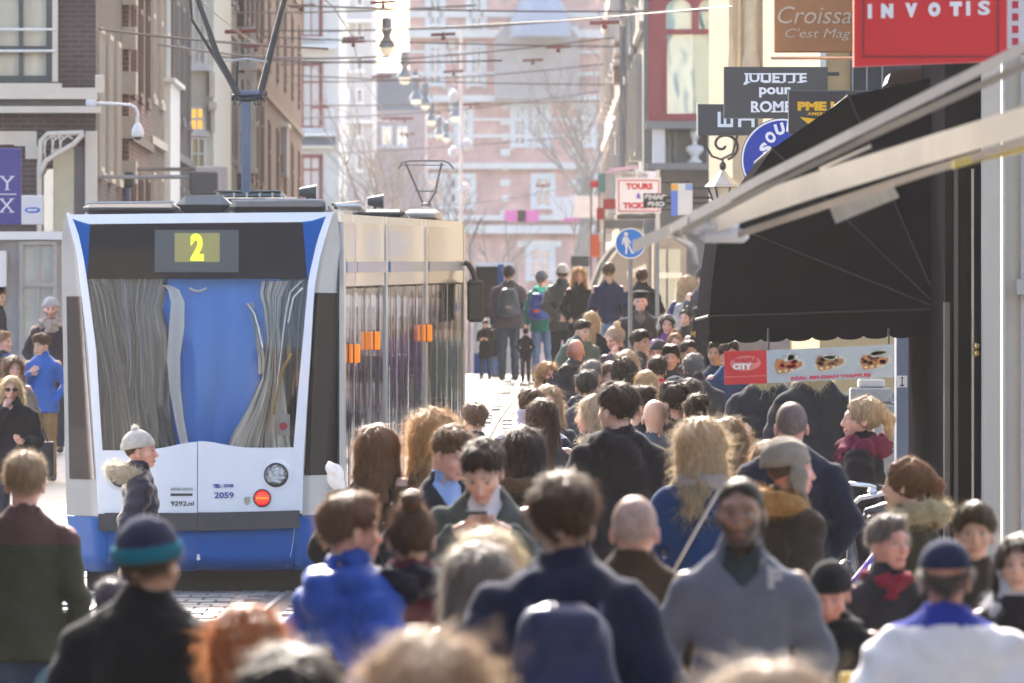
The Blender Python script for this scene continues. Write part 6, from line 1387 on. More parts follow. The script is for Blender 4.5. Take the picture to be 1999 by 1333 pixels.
# small coloured boards of the far shops
for (a, b, c, d_, s2, col, lb, nm) in ((1152, 1168, 352, 366, 90, (.6, .03, .02), 'tiny red and white board at the far right shops', 'shop_board'), (1165, 1180, 405, 428, 90, (.45, .02, .03), 'small dark red board below the cream panel, far right', 'shop_board'),
        (1178, 1202, 388, 408, 95, (.40, .03, .03), 'red shop board left of the tours sign', 'shop_board'), (1168, 1182, 338, 375, 90, (.08, .25, .28), 'narrow teal board left of the tours sign', 'shop_board'), (1120, 1170, 382, 425, 70, (.62, .55, .47), 'plain cream board in front of the red brick building', 'shop_board'),
        (1178, 1275, 428, 446, 105, (.30, .27, .23), 'long grey brown shop awning under the tours sign', 'shop_awning'), (1152, 1172, 458, 502, 95, (.7, .12, .03), 'orange red flag left of the round blue sign', 'flag'), (1168, 1195, 453, 472, 95, (.7, .65, .6), 'white shop board above the orange flag', 'shop_board'), (1115, 1150, 500, 520, 95, (.06, .06, .06), 'low black sunshade at the far right stall', 'sunshade')):
    r = thing(nm, lb, nm.replace('_', ' '), (PX(a, s2), F / s2, PZ(d_, s2))); mb = MB(); mb.bbox(PX(a, s2), PX(b, s2), F / s2, F / s2 + .3, PZ(d_, s2), PZ(c, s2), .02); mb.build('panel', mat('board_%d' % a, col, .6), r)
    mb = MB(); mb.tube([(PX(a + 2, s2), F / s2 + .2, PZ(d_, s2)), (PX(a + 2, s2), F / s2 + .2, 1.0)], .02, 5); mb.build('support', mat('support_brown', (.30, .24, .2), .8), r)
# grey kiosk with white trims
s_ = 128; r = thing('kiosk', 'taupe kiosk with white rounded edge trims at the foot of the bridge', 'kiosk', (PX(1240, s_), F / s_ + 1, 1.0))
ol = [(1160, 760), (1160, 590), (1164, 550), (1178, 515), (1198, 487), (1222, 468), (1255, 458), (1340, 458), (1340, 760)]
mb = MB(); mb.prism([(PX(a, s_), PZ(b, s_)) for a, b in ol][::-1], F / s_, F / s_ + 3); mb.build('body', mat('kiosk_taupe', (.27, .235, .215), .7, var=.08), r)
def arc(dx, w_): return [(PX(a + dx, s_), F / s_ - .03, PZ(b + 2, s_)) for a, b in ol[1:7]]
mb = MB(); mb.tube(arc(4, 0), .035, 6); mb.tube(arc(-9, 0), .035, 6); mb.build('edge_trim', mat('trim_white', (.7, .68, .64), .5), r); mb = MB(); mb.tube(arc(-3, 0), .045, 6); mb.build('edge_band', mat('trim_dark', (.10, .11, .13), .5), r)
for a, b in ((1284, 1300), (1304, 1328)): mb = MB(); mb.box(PX(a, s_), PX(b, s_), F / s_ - .04, F / s_, PZ(640, s_), PZ(486, s_)); mb.build('glass_panel', glassmat('kiosk_glass', tint=(.38, .42, .38), rough=.1, base_refl=.15), r)
mb = MB(); mb.box(PX(1281, s_), PX(1331, s_), F / s_ - .05, F / s_ - .04, PZ(543, s_), PZ(532, s_)); mb.box(PX(1272, s_), PX(1276, s_), F / s_ - .05, F / s_, PZ(650, s_), PZ(470, s_)); mb.build('glass_band', mat('trim_white', (.7, .68, .64), .5), r)
# round pedestrian sign on a post
s_ = 175; cx_, cz_ = PX(1230.5, s_), PZ(475, s_); r = thing('traffic_sign', 'round blue traffic sign with a white walking figure on a post', 'traffic sign', (cx_, F / s_, GH(F / s_)))
mb = MB(); mb.lathe([(.001, -.012), (28 / s_, -.012), (28 / s_, .012), (.001, .012)], (cx_, F / s_, cz_), 36, axis='y'); mb.build('plate', mat('sign_azure', (.02, .20, .62), .35, var=.02), r)
mb = MB(); mb.tube([(cx_ + 29 / s_ * math.cos(a), F / s_ - .012, cz_ + 29 / s_ * math.sin(a)) for a in np.linspace(0, 6.283, 37)[:-1]], .009, 6, closed=True); mb.build('rim', TWH, r)
mb = MB(); q = lambda a, b: (PX(a, s_), PZ(b, s_)); y0, y1 = F / s_ - .018, F / s_ - .012
mb.lathe([(.001, -.006), (4.3 / s_, -.006), (4.3 / s_, .0)], (PX(1222, s_), F / s_ - .014, PZ(457, s_)), 14, axis='y')
for pl_ in (((1218, 462), (1226, 462), (1227, 476), (1219, 477)), ((1219, 476), (1226, 475), (1225, 486), (1224, 496), (1220.5, 496), (1221, 486)), ((1224, 475), (1227, 474), (1237, 495), (1233, 495)), ((1216, 463), (1219, 462), (1219, 470), (1215.5, 478), (1213.5, 477)), ((1226, 463), (1232, 474), (1230.5, 476), (1225, 469))): mb.prism([q(*t_) for t_ in pl_][::-1], y0, y1)
mb.build('walking_figure', TWH, r); mb = MB(); mb.tube([(cx_, F / s_ + .03, cz_ + .1), (cx_, F / s_ + .03, GH(F / s_))], .025, 8); mb.build('post', M_GREY, r)
s_ = 131; r = thing('paper_notice', 'tilted white paper notice on the kiosk wall below the round blue sign', 'notice', (PX(1242, s_), F / s_, PZ(540, s_))); mb = MB(); mb.prism([(PX(1223, s_), PZ(530, s_)), (PX(1226, s_), PZ(545, s_)), (PX(1264, s_), PZ(535, s_)), (PX(1261, s_), PZ(515, s_))], F / s_, F / s_ + .01); mb.build('sheet', mat('paper', (.62, .60, .58), .7), r)
mb = MB()
for k in range(3): mb.prism([(PX(1230, s_), PZ(533.5 + k * 4, s_)), (PX(1231, s_), PZ(535 + k * 4, s_)), (PX(1257, s_), PZ(527 + k * 4, s_)), (PX(1257, s_), PZ(525.5 + k * 4, s_))], F / s_ - .004, F / s_ - .001)
mb.build('print', mat('faint_print', (.35, .34, .34), .7, var=0), r)
# left: blue sign, white sign
s_ = 172; r = thing('wall_sign', 'dark blue wall sign with white Y over X at the left edge', 'sign', (PX(5, s_), F / s_, PZ(438, s_))); mb = MB(); mb.bbox(PX(-60, s_), PX(41, s_), F / s_, F / s_ + .12, PZ(438, s_), PZ(289, s_), .01); mb.build('board', mat('sign_navy', (.030, .028, .22), .45, var=.04), r)
Pn = lambda a, b: Vector((PX(a, s_), F / s_ - .004, PZ(b, s_))); 
for ch, px, py in (('Y', 14, 357), ('X', 13, 401)):
    text('lettering', ch, Pn(px, py), .2, mat('pale_lettering', (.62, .62, .72), .5, var=0), r, width=28 / s_, height=26 / s_, depth=.003)
    mb = MB()
    for (dx, dy) in (((-10, -13), (10, -13), (0, 13)) if ch == 'Y' else ((-10, -13), (10, -13), (-10, 13), (10, 13))): mb.box(PX(px + dx - 5, s_), PX(px + dx + 5, s_), F / s_ - .007, F / s_ - .001, PZ(py + dy + .8, s_), PZ(py + dy - .8, s_))
    mb.build('serif', mat('pale_lettering', (.62, .62, .72), .5, var=0), r)
mb = MB(); mb.box(PX(-40, s_), PX(32, s_), F / s_ - .006, F / s_ - .001, PZ(380, s_), PZ(378, s_)); mb.build('rule', mat('pale_lettering', (.62, .62, .72), .5, var=0), r)
s_ = 168; r = thing('wall_sign', 'small white wall sign with a blue oval, right of the dark blue one', 'sign', (PX(62, s_), F / s_, PZ(438, s_))); mb = MB(); mb.bbox(PX(42, s_), PX(84, s_), F / s_, F / s_ + .1, PZ(438, s_), PZ(381, s_), .008); mb.build('board', mat('sign_offwhite', (.66, .66, .68), .5, var=.03), r)
mb = MB(); mb.prism([(PX(63.5 + 15 * math.copysign(abs(math.cos(a)) ** .6, math.cos(a)), s_), PZ(410 + 5.5 * math.sin(a), s_)) for a in np.linspace(0, 6.283, 25)[:-1]], F / s_ - .006, F / s_ - .001); ov = mb.build('oval', mat('oval_blue', (.03, .13, .55), .5, var=0), r)
text('lettering', 'BEATS', Vector((PX(63.5, s_), F / s_ - .009, PZ(410, s_))), .1, TWH, ov, width=20 / s_, height=5 / s_, bold=.01, depth=.002)
# black sign box and grey board above the tram's roof
s_ = 150; r = thing('projecting_sign_box', 'blank black sign box on the terrace wall behind the tram roof', 'sign box', (PX(397, s_), F / s_, PZ(380, s_))); mb = MB(); mb.bbox(PX(370, s_), PX(425, s_), F / s_, F / s_ + .25, PZ(380, s_), PZ(335, s_), .02); mb.build('box', mat('sign_box_black', (.045, .045, .048), .5), r)
mb = MB(); mb.tube([(PX(372, s_), F / s_ + .12, PZ(345, s_)), (-5.6, F / s_ + .12, PZ(345, s_))], .03, 6); mb.build('bracket', M_GREY, r)
s_ = 140; r = thing('projecting_sign_box', 'pale grey board just behind the blank black sign box', 'sign box', (PX(412, s_), F / s_, PZ(380, s_))); mb = MB(); mb.bbox(PX(380, s_), PX(446, s_), F / s_, F / s_ + .15, PZ(380, s_), PZ(324, s_), .02); mb.build('box', mat('pale_board', (.52, .54, .58), .5), r); mb = MB(); mb.tube([(PX(385, s_), F / s_ + .1, PZ(330, s_)), (-5.6, F / s_ + .1, PZ(330, s_))], .03, 6); mb.build('bracket', M_GREY, r)
s_ = 146; r = thing('projecting_sign_box', 'small dark box with blue foot hanging from the terrace wall', 'sign box', (PX(252, s_), F / s_, PZ(390, s_))); mb = MB(); mb.bbox(PX(243, s_), PX(262, s_), F / s_, F / s_ + .2, PZ(366, s_), PZ(335, s_), .02); mb.build('box', mat('sign_box_black', (.045, .045, .048), .5), r); mb = MB(); mb.bbox(PX(245, s_), PX(254, s_), F / s_, F / s_ + .2, PZ(392, s_), PZ(367, s_), .01); mb.build('foot', mat('blue_foot', (.08, .12, .25), .5), r)
# camera on its arm
s_ = 158; r = thing('street_camera', 'white dome camera hanging from a curved white arm on the corner building', 'camera', (PX(268, s_), F / s_, PZ(273, s_)))
Q5 = lambda a, b: (PX(a, s_), F / s_, PZ(b, s_)); mb = MB(); mb.tube([Q5(184, 201), Q5(230, 203), Q5(255, 205), Q5(265, 210), Q5(269, 220), Q5(269, 240)], .018, 8); mb.bbox(PX(168, s_), PX(188, s_), F / s_ - .06, F / s_ + .1, PZ(208, s_), PZ(194, s_), .01); mb.build('arm', mat('arm_white', (.6, .62, .66), .4), r)
mb = MB(); c = Q5(269, 258); mb.lathe([(.02, .115), (.04, .10), (.072, .03), (.078, -.01), (.072, -.05), (.05, -.06)], c, 16); mb.build('housing', mat('camera_white', (.66, .67, .67), .35), r); mb = MB(); mb.lathe([(.05, -.06), (.045, -.085), (.02, -.098), (.001, -.10)], c, 14); mb.build('dome', mat('smoked_dome', (.03, .03, .035), .1), r)
r = thing('wall_box', 'cream box high on the corner of the dark brick building', 'box', (PX(194, s_), F / s_, PZ(182, s_))); mb = MB(); mb.bbox(PX(186, s_), PX(202, s_), F / s_ - .05, F / s_ + .15, PZ(182, s_), PZ(146, s_), .01); mb.build('case', M_CREAM, r)
# ---------------- big black folding awning, seen from its open side
sW = 309.0; yW = F / sW; hg = (PX(1836, sW), PZ(603, sW)); NEAR, DEEP = yW, yW + 4.6
aw = thing('awning', 'large black folding awning with scalloped valance hanging over the pavement', 'awning', (hg[0], yW, hg[1]))
ribs = [(1385, 617), (1407, 432), (1508, 290), (1657, 187), (1842, 147)]
rp = [(PX(a, sW), PZ(b, sW)) for a, b in ribs]
M_AW = mat('awning_black', (.016, .015, .018), 1.0, spec=.0, var=.12, vscale=2, bump=.3, bscale=300, stretch=(1, 1, 1))
def cheek(y):
    mb = MB()
    for (p, q) in zip(rp[:-1], rp[1:]):
        n = 6; mb.add([(hg[0], y, hg[1]), (p[0], y, p[1]), (q[0], y, q[1]), (hg[0], y + .006, hg[1]), (p[0], y + .006, p[1]), (q[0], y + .006, q[1])], [(0, 2, 1), (3, 4, 5), (1, 2, 5, 4)])
    return mb
for y in (NEAR, DEEP): cheek(y).build('cheek', M_AW, aw)
mb = MB()
for (p, q) in zip(rp[:-1], rp[1:]):
    rows = []
    for i in range(7):
        t = i / 6; sag = -.02 * math.sin(math.pi * t)
        rows.append([(p[0] + (q[0] - p[0]) * t + sag * .5, NEAR + (DEEP - NEAR) * j / 6, p[1] + (q[1] - p[1]) * t + sag) for j in range(7)])
    mb.surf(rows)
mb.build('canvas', M_AW, aw)
mb = MB()
for p in rp: mb.tube([(hg[0], NEAR - .012, hg[1]), (p[0], NEAR - .012, p[1])], .0085, 6); mb.tube([(p[0], NEAR - .01, p[1]), (p[0], DEEP + .01, p[1])], .012, 6); mb.tube([(hg[0], DEEP + .012, hg[1]), (p[0], DEEP + .012, p[1])], .0085, 6)
mb.build('rib', mat('awning_rib', (.028, .027, .030), .8), aw); mb = MB(); mb.lathe([(.02, -.04), (.045, -.03), (.05, .0), (.03, .03)], (hg[0], NEAR, hg[1]), 12, axis='y'); mb.build('hinge', TK, aw)
def val(y, x0, x1, zt0, zt1, n):
    mb = MB(); top = []; bot = []
    for i in range(n * 8 + 1):
        t = i / (n * 8); x = x0 + (x1 - x0) * t; zt = zt0 + (zt1 - zt0) * t; top.append((x, y, zt)); bot.append((x, y + .01 * math.sin(t * 40), zt - .155 - .022 * abs(math.sin(math.pi * t * n)) ** .5 + (.0)))
    mb.surf([top, bot]); mb.surf([[(p[0], p[1] + .006, p[2]) for p in bot], [(p[0], p[1] + .006, p[2]) for p in top]]); return mb
val(NEAR - .004, rp[0][0], hg[0], rp[0][1], hg[1], 9).build('valance', M_AW, aw)
mb = MB(); n = 22; top = []; bot = []
for i in range(n * 6 + 1):
    t = i / (n * 6); y = NEAR + (DEEP - NEAR) * t; top.append((rp[0][0] - .004, y, rp[0][1])); bot.append((rp[0][0] - .004 + .008 * math.sin(t * 60), y, rp[0][1] - .155 - .022 * abs(math.sin(math.pi * t * n)) ** .5))
mb.surf([top, bot]); mb.build('valance', M_AW, aw)
mb = MB(); mb.bbox(PX(1828, sW), PX(1846, sW), NEAR - .02, DEEP, .12, PZ(150, sW), .01); r = thing('awning_post', 'black wall post carrying the hinge of the folding awning', 'post', (PX(1836, sW), NEAR, .12)); mb.build('post', mat('post_black', (.018, .017, .02), 1.0, spec=.0), r)
r = thing('sign_box', 'dark curved sign hood above the black awning, below the red sign', 'sign box', (PX(1790, 300), F / 300, PZ(160, 300))); mb = MB(); mb.prism([(PX(a, 300), PZ(b, 300)) for a, b in ((1735, 160), (1742, 140), (1760, 132), (1838, 130), (1838, 160))], F / 300 + .3, F / 300 + 1.2); mb.build('hood', TK, r)
# waffle sign
s_ = 330; r = thing('waffle_sign', 'long thin sign with a red logo panel and three photographs of waffles', 'sign', (PX(1580, s_), F / s_, PZ(750, s_))); ti = -.040
def wq(px, py, d=0): return (PX(px, s_), F / s_ - d, PZ(py, s_))
def quad(name, pts, m, d, parent=r, th=.004): mb = MB(); mb.prism([(PX(a, s_), PZ(b, s_)) for a, b in pts][::-1], F / s_ - d - th, F / s_ - d); return mb.build(name, m, parent)
quad('backing', ((1496, 684), (1744, 672), (1745, 736), (1497, 748)), mat('waffle_pale', (.36, .44, .49), .4, var=.04), 0, th=.02); quad('logo_panel', ((1413, 686), (1496, 683), (1497, 748), (1415, 751)), mat('waffle_red', (.50, .02, .025), .4, var=.04), 0, th=.022)
def wl(px, py, m_, nm, pts): return quad(nm, pts, m_, .022)
ovp = [(1455 + 30 * math.cos(a), 709 + 15 * math.sin(a) - 1.2 * math.cos(a)) for a in np.linspace(0, 6.283, 29)[:-1]]; quad('logo_oval', ovp, mat('logo_pink', (.62, .20, .17), .5, var=.2, vscale=30), .022)
text('lettering', 'WAFFLE', Vector(wq(1455, 703, .030)), .1, mat('logo_red', (.55, .03, .04), .5, var=0), r, width=46 / s_, height=9 / s_, bold=.006, depth=.002, tilt=.03); text('lettering', 'CITY', Vector(wq(1449, 715, .030)), .1, TWH, r, width=38 / s_, height=12 / s_, bold=.008, depth=.002, tilt=.03)
quad('logo_line', ((1415, 735), (1497, 732), (1497, 734), (1415, 737)), mat('logo_line', (.6, .15, .15), .5), .022)
WF = mat('waffle_crust', (.40, .20, .07), .6, var=.35, vscale=40)
for k, (cx0, cy0, topc) in enumerate(((1538, 712, (.50, .05, .05)), (1619, 706, (.10, .05, .03)), (1706, 704, (.13, .035, .03)))):
    rr_ = random.Random(k); mb = MB()
    pl_ = quad('plate', [(cx0 + 2 + 33 * math.cos(a), cy0 + 2 + 15 * math.sin(a) - 4 * math.cos(a)) for a in np.linspace(0, 6.283, 25)[:-1]], mat('plate_white', (.44, .50, .52), .4, var=.1), .0225, th=.001)
    quad('waffle', ((cx0 - 28, cy0 + 2), (cx0 - 22, cy0 - 12), (cx0 + 4, cy0 - 8), (cx0 + 28, cy0 - 6), (cx0 + 27, cy0 + 3), (cx0, cy0 + 15), (cx0 - 20, cy0 + 18)), WF, .024, th=.002)
    for j in range(16):
        a, b = cx0 + rr_.uniform(-23, 20), cy0 + rr_.uniform(-10, 5); w_ = rr_.uniform(3, 6)
        mb.prism([(PX(a + w_ * math.cos(q), s_), PZ(b + w_ * .7 * math.sin(q), s_)) for q in np.linspace(0, 6.28, 8)[:-1]], F / s_ - .030, F / s_ - .026)
    mb.build('topping', mat('topping_%d' % k, topc, .4, var=.2), r); mb = MB()
    for j in range(7):
        a, b = cx0 + (2 if k != 1 else 0) + rr_.uniform(-12, 16), cy0 - 15 + rr_.uniform(-5, 5) + (4 if k == 1 else 0); w_ = rr_.uniform(5, 8)
        mb.prism([(PX(a + w_ * math.cos(q), s_), PZ(b + w_ * .6 * math.sin(q), s_)) for q in np.linspace(0, 6.28, 8)[:-1]], F / s_ - .034, F / s_ - .031)
    mb.build('cream', mat('whipped_cream', (.50, .54, .46), .5, var=.1), r); mb = MB()
    for j in range(3): a, b = cx0 - 16 + j * 12, cy0 + 13 - j * 1.5; mb.prism([(PX(a + 3.2 * math.cos(q), s_), PZ(b + 2.6 * math.sin(q), s_)) for q in np.linspace(0, 6.28, 8)[:-1]], F / s_ - .036, F / s_ - .035)
    mb.build('banana_slice', mat('banana', (.66, .58, .36), .5), r)
text('lettering', 'REAL BELGIAN WAFFLES', Vector(wq(1622, 735, .024)), .1, mat('pink_lettering', (.60, .04, .10), .5, var=0), r, width=156 / s_, height=6.5 / s_, bold=.004, depth=.002, tilt=.045)
mb = MB(); mb.tube([wq(1500, 684, -.03), wq(1500, 640, -.03)], .006, 5); mb.tube([wq(1735, 674, -.03), wq(1735, 640, -.03)], .006, 5); mb.tube([wq(1416, 718, -.02), wq(1744, 704, -.02)], .006, 6); mb.build('hanger', TK, r)
# ---------------- near, out of focus awning arm
fa = thing('folding_arm_awning', 'blurred near awning with cream front bar and grey fabric edge, top right', 'awning', (PX(1600, 500), F / 500, PZ(300, 500)))
def N3(px, py, s2): return Vector((PX(px, s2), F / s2, PZ(py, s2)))
def barof(pts, hgt, dep, m, name, parent=fa):
    mb = MB(); vs = []
    for p in pts: vs += [p + Vector((0, -dep / 2, hgt / 2)), p + Vector((0, dep / 2, hgt / 2)), p + Vector((0, dep / 2, -hgt / 2)), p + Vector((0, -dep / 2, -hgt / 2))]
    fs = [(0, 1, 2, 3), tuple(len(vs) - 4 + q for q in (3, 2, 1, 0))]
    for i in range(len(pts) - 1):
        b = i * 4; fs += [(b + q, b + 4 + q, b + 4 + (q + 1) % 4, b + (q + 1) % 4) for q in range(4)]
    mb.add(vs, fs); return mb.build(name, m, parent)
CRM = mat('awning_cream', (.72, .66, .56), .6, var=.08, vscale=3); GRYF = mat('awning_fabric_grey', (.42, .41, .40), .8, var=.08)
barof([N3(1310, 446, 470), N3(1480, 352, 500), N3(1660, 262, 530), N3(2060, 62, 590)], .040, .10, GRYF, 'fabric_roll')
barof([N3(1330, 452, 478), N3(1520, 352, 506), N3(1700, 264, 536), N3(2060, 100, 592)], .030, .10, mat('gutter_dark', (.05, .048, .045), .6), 'gutter')
barof([N3(1236, 482, 462), N3(1300, 452, 468), N3(1420, 418, 480)], .052, .08, CRM, 'arm_tip')
barof([N3(1400, 426, 478), N3(1600, 358, 508), N3(1800, 296, 540), N3(2080, 212, 590)], .10, .09, CRM, 'front_bar')
barof([N3(1440, 458, 482), N3(1620, 398, 512), N3(1800, 338, 542), N3(2080, 250, 592)], .030, .09, mat('bar_brown', (.22, .17, .13), .6), 'under_bar')
barof([N3(1660, 330, 515), N3(1860, 268, 545), N3(2080, 180, 590)], .035, .08, mat('gutter_dark2', (.11, .10, .09), .6), 'inner_bar')
barof([N3(1600, 330, 515), N3(1700, 285, 535)], .012, .05, CRM, 'strut')
barof([N3(1860, 322, 555), N3(1920, 306, 562), N3(2080, 272, 590)], .028, .08, mat('yellow_strip', (.62, .47, .03), .5, var=.05), 'yellow_strip')
mb = MB(); p = N3(1395, 438, 476); mb.bbox(p.x - .115, p.x + .10, p.y - .08, p.y + .06, p.z - .04, p.z + .06, .03); mb.bbox(p.x - .06, p.x + .14, p.y - .07, p.y + .05, p.z - .075, p.z - .02, .02); mb.build('elbow_joint', mat('joint_white', (.55, .55, .57), .5), fa)
mb = MB(); mb.tube([N3(1320, 462, 470), N3(1352, 482, 474), N3(1358, 520, 475)], .014, 6); mb.build('cord', M_GREY, fa)
mb = MB(); vs = [N3(1618, 402, 508), N3(1740, 356, 522), N3(1756, 385, 522), N3(1632, 436, 508)]; mb.add(vs + [v + Vector((0, .02, 0)) for v in vs], [(0, 1, 2, 3), (7, 6, 5, 4), (0, 4, 5, 1), (3, 2, 6, 7)]); mb.build('rating_plate', mat('plate_pale', (.50, .50, .45), .5, var=.2, vscale=8), fa)
# little vertical sign right of the red one
r, P, s_ = sign('white vertical sign with red lettering cut off by the right edge', 1966, 2060, -60, 108, 370, mat('sign_white2', (.6, .58, .56), .5), .06, bracket=False)
for py in (2, 26, 50, 74, 94): mb = MB(); mb.box(PX(1976, s_), PX(1988, s_), F / s_ - .006, F / s_ - .001, PZ(py + 14, s_), PZ(py, s_)); mb.build('lettering', RD, r)
# ---------------- overhead lamps and wires
WIRE = mat('copper_wire', (.09, .07, .065), .5, metal=.3, var=0); INS = mat('insulator_brown', (.20, .05, .04), .4)
lamp0 = None
lab = ['nearest and largest hanging street lamp of the row over the tracks', 'second hanging street lamp of the row over the tracks', 'third hanging lamp of the row, beside its smaller twin', 'fourth hanging lamp, just right of the third', 'fifth hanging lamp, lower in the row', 'sixth hanging lamp, near the white post', 'seventh and smallest hanging lamp, lowest in the row', 'hanging lamp beside the white post, right of the row']
for i, (px, py, s_) in enumerate(((755, 100, 86), (790, 157, 74), (812, 200, 66), (830, 208, 60), (842, 240, 56), (857, 266, 50), (871, 273, 46), (890, 233, 64))):
    loc = Vector((PX(px, s_), F / s_, PZ(py, s_)))
    if lamp0 is None:
        lamp0 = thing('hanging_lamp', lab[0], 'street lamp', loc, 0, 'lamps hanging over the tracks')
        mb = MB(); mb.lathe([(.03, .78), (.11, .77), (.12, .72), (.12, .42), (.09, .38), (.09, .33), (.15, .22), (.21, .12), (.215, .09), (.16, .085)], loc, 16); mb.build('housing', mat('lamp_grey', (.20, .22, .24), .45, metal=.2), lamp0)
        mb = MB(); mb.lathe([(.15, .09), (.155, .0), (.12, -.07), (.06, -.10), (.001, -.11)], loc, 16); mb.build('globe', mat('lamp_globe', (.75, .70, .58), .3, var=0, emit=(1, .85, .55), estr=.1), lamp0)
        mb = MB(); mb.tube([loc + Vector((0, 0, .78)), loc + Vector((0, 0, 1.0))], .02, 6); mb.build('hanger', WIRE, lamp0)
    else: copytree(lamp0, loc, label=lab[i])
def wire(name, label, pts, r_=.012, cat='overhead wire', group='overhead wires', ins=()):
    c = Vector(pts[len(pts) // 2]); t_ = thing(name, label, cat, c, 0, group); mb = MB(); mb.tube(pts, r_, 4); mb.build('cable', WIRE, t_)
    for q in ins: mb = MB(); mb.tube([Vector(q) - Vector((.24, 0, 0)), Vector(q) + Vector((.24, 0, .02))], .032, 5); mb.lathe([(.012, .06), (.03, .03), (.03, -.03), (.05, -.06), (.03, -.10)], q, 8); mb.build('insulator', INS, t_)
    return t_
spans = [((60, 38), (640, 95), 150, ()), ((110, 78), (980, 118), 112, ((500, 90),)), ((300, 62), (1270, 92), 96, ((690, 82),)), ((380, 130), (1300, 60), 90, ((690, 75), (865, 68))), ((340, 25), (930, 10), 105, ((590, 12), (748, 5))), ((470, 160), (1240, 118), 80, ((745, 150), (885, 140))), ((480, 205), (1180, 196), 74, ((625, 210), (918, 205))), ((540, 232), (1170, 178), 70, ((762, 232), (790, 232))), ((560, 10), (1420, 20), 120, ((1180, 45),)), ((500, 60), (1430, 5), 100, ((865, 68), (1090, 92))), ((640, 300), (1165, 262), 62, ((795, 262),)), ((800, 405), (1165, 352), 60, ((1060, 362),)), ((540, 145), (1180, 165), 84, ((537, 140), (1040, 118))), ((180, 60), (760, 110), 130, ((470, 62),))]
WLAB = ['wire from the upper left corner to the roofs left of the lamps', 'wire sloping from the white camera arm wall to the pavilion dome', 'long wire crossing the whole street below the first hanging lamp', 'wire rising to the right from the cream house towards the bay window', 'highest short wire left of the first hanging lamp', 'wire crossing at the height of the second hanging lamp', 'wire crossing at the height of the third hanging lamp', 'wire crossing just below the fourth hanging lamp', 'wire along the top edge towards the sand coloured columns', 'wire rising to the top of the red bay window', 'low wire in front of the bare trees', 'lowest wire, just above the bridge and the pink banners', 'wire ending at the pale grey house right of the pavilion', 'wire running from the dark corner building to the first lamp']
WLAB2 = ['running wire coming from the bay window side down to the left', 'curved pull-off wire with its fitting left of the lamps', 'short hanging pull-off wire near the tree', 'pull-off wire beside the white lamp post', 'short wire between the cream building and the tree', 'running wire above the right pantograph arm', 'running wire above the left pantograph arm', 'running wire entering at the top left of the first lamp']
for i, (a, b, s_, ins) in enumerate(spans):
    p0, p1 = N3(a[0], a[1], s_), N3(b[0], b[1], s_ * .97); pts = [p0 + (p1 - p0) * t_ + Vector((0, 0, -.18 * math.sin(math.pi * t_) * (1 if i % 2 else .3))) for t_ in np.linspace(0, 1, 9)]
    wire('span_wire', WLAB[i], pts, .016, ins=[N3(x_, y_, s_) for x_, y_ in ins])
for i, (pts) in enumerate((((1430, 12, 160), (1100, 40, 120), (640, 62, 90)), ((690, 82, 92), (705, 150, 88), (760, 232, 80), (800, 262, 76)), ((762, 232, 78), (790, 262, 72), (820, 300, 66), (832, 316, 60)), ((870, 72, 92), (888, 140, 84), (892, 180, 78)), ((610, 195, 95), (700, 228, 88), (765, 238, 80)), ((560, 0, 210), (548, 60, 160), (590, 110, 120), (640, 160, 96)), ((375, -10, 214), (470, 66, 150), (525, 100, 120), (590, 180, 96)), ((610, -20, 200), (650, 12, 170), (690, 75, 120)))):
    wire('contact_wire', WLAB2[i], [N3(*p) for p in pts], .009)
# white lamp post
s_ = 76; r = thing('lamp_post', 'tall white lamp post right of the hanging lamps', 'lamp post', (PX(900, s_), F / s_, GH(F / s_)))
mb = MB(); mb.tube([N3(900, 760, s_), N3(900, 60, s_)], .06, 8, .04); mb.build('post', M_WHITEP, r); 
for (a, b) in ((886, 190), (912, 285), (886, 300), (908, 372)): mb = MB(); c = N3(a, b, s_); mb.lathe([(.03, .2), (.12, .1), (.13, -.02), (.05, -.12)], c, 10); mb.tube([c + Vector((0, 0, .12)), N3(900, b - 12, s_)], .02, 5); mb.build('lamp_head', mat('lamp_head_pale', (.6, .62, .66), .5), r)
s_ = 98; r = thing('lamp_post', 'thin brown post beside the wing mirror of the tram', 'post', (PX(950, s_), F / s_, GH(F / s_))); mb = MB(); mb.tube([N3(915, 760, s_), N3(918, 480, s_), N3(940, 425, s_)], .02, 6); mb.build('post', M_GREY, r)
r = thing('lamp_post', 'grey square sign post at the right, beside the kiosk', 'post', (PX(1283, 150), F / 150, GH(F / 150))); mb = MB(); mb.tube([N3(1283, 700, 150), N3(1283, 470, 150)], .03, 6); mb.build('post', M_GREY, r)

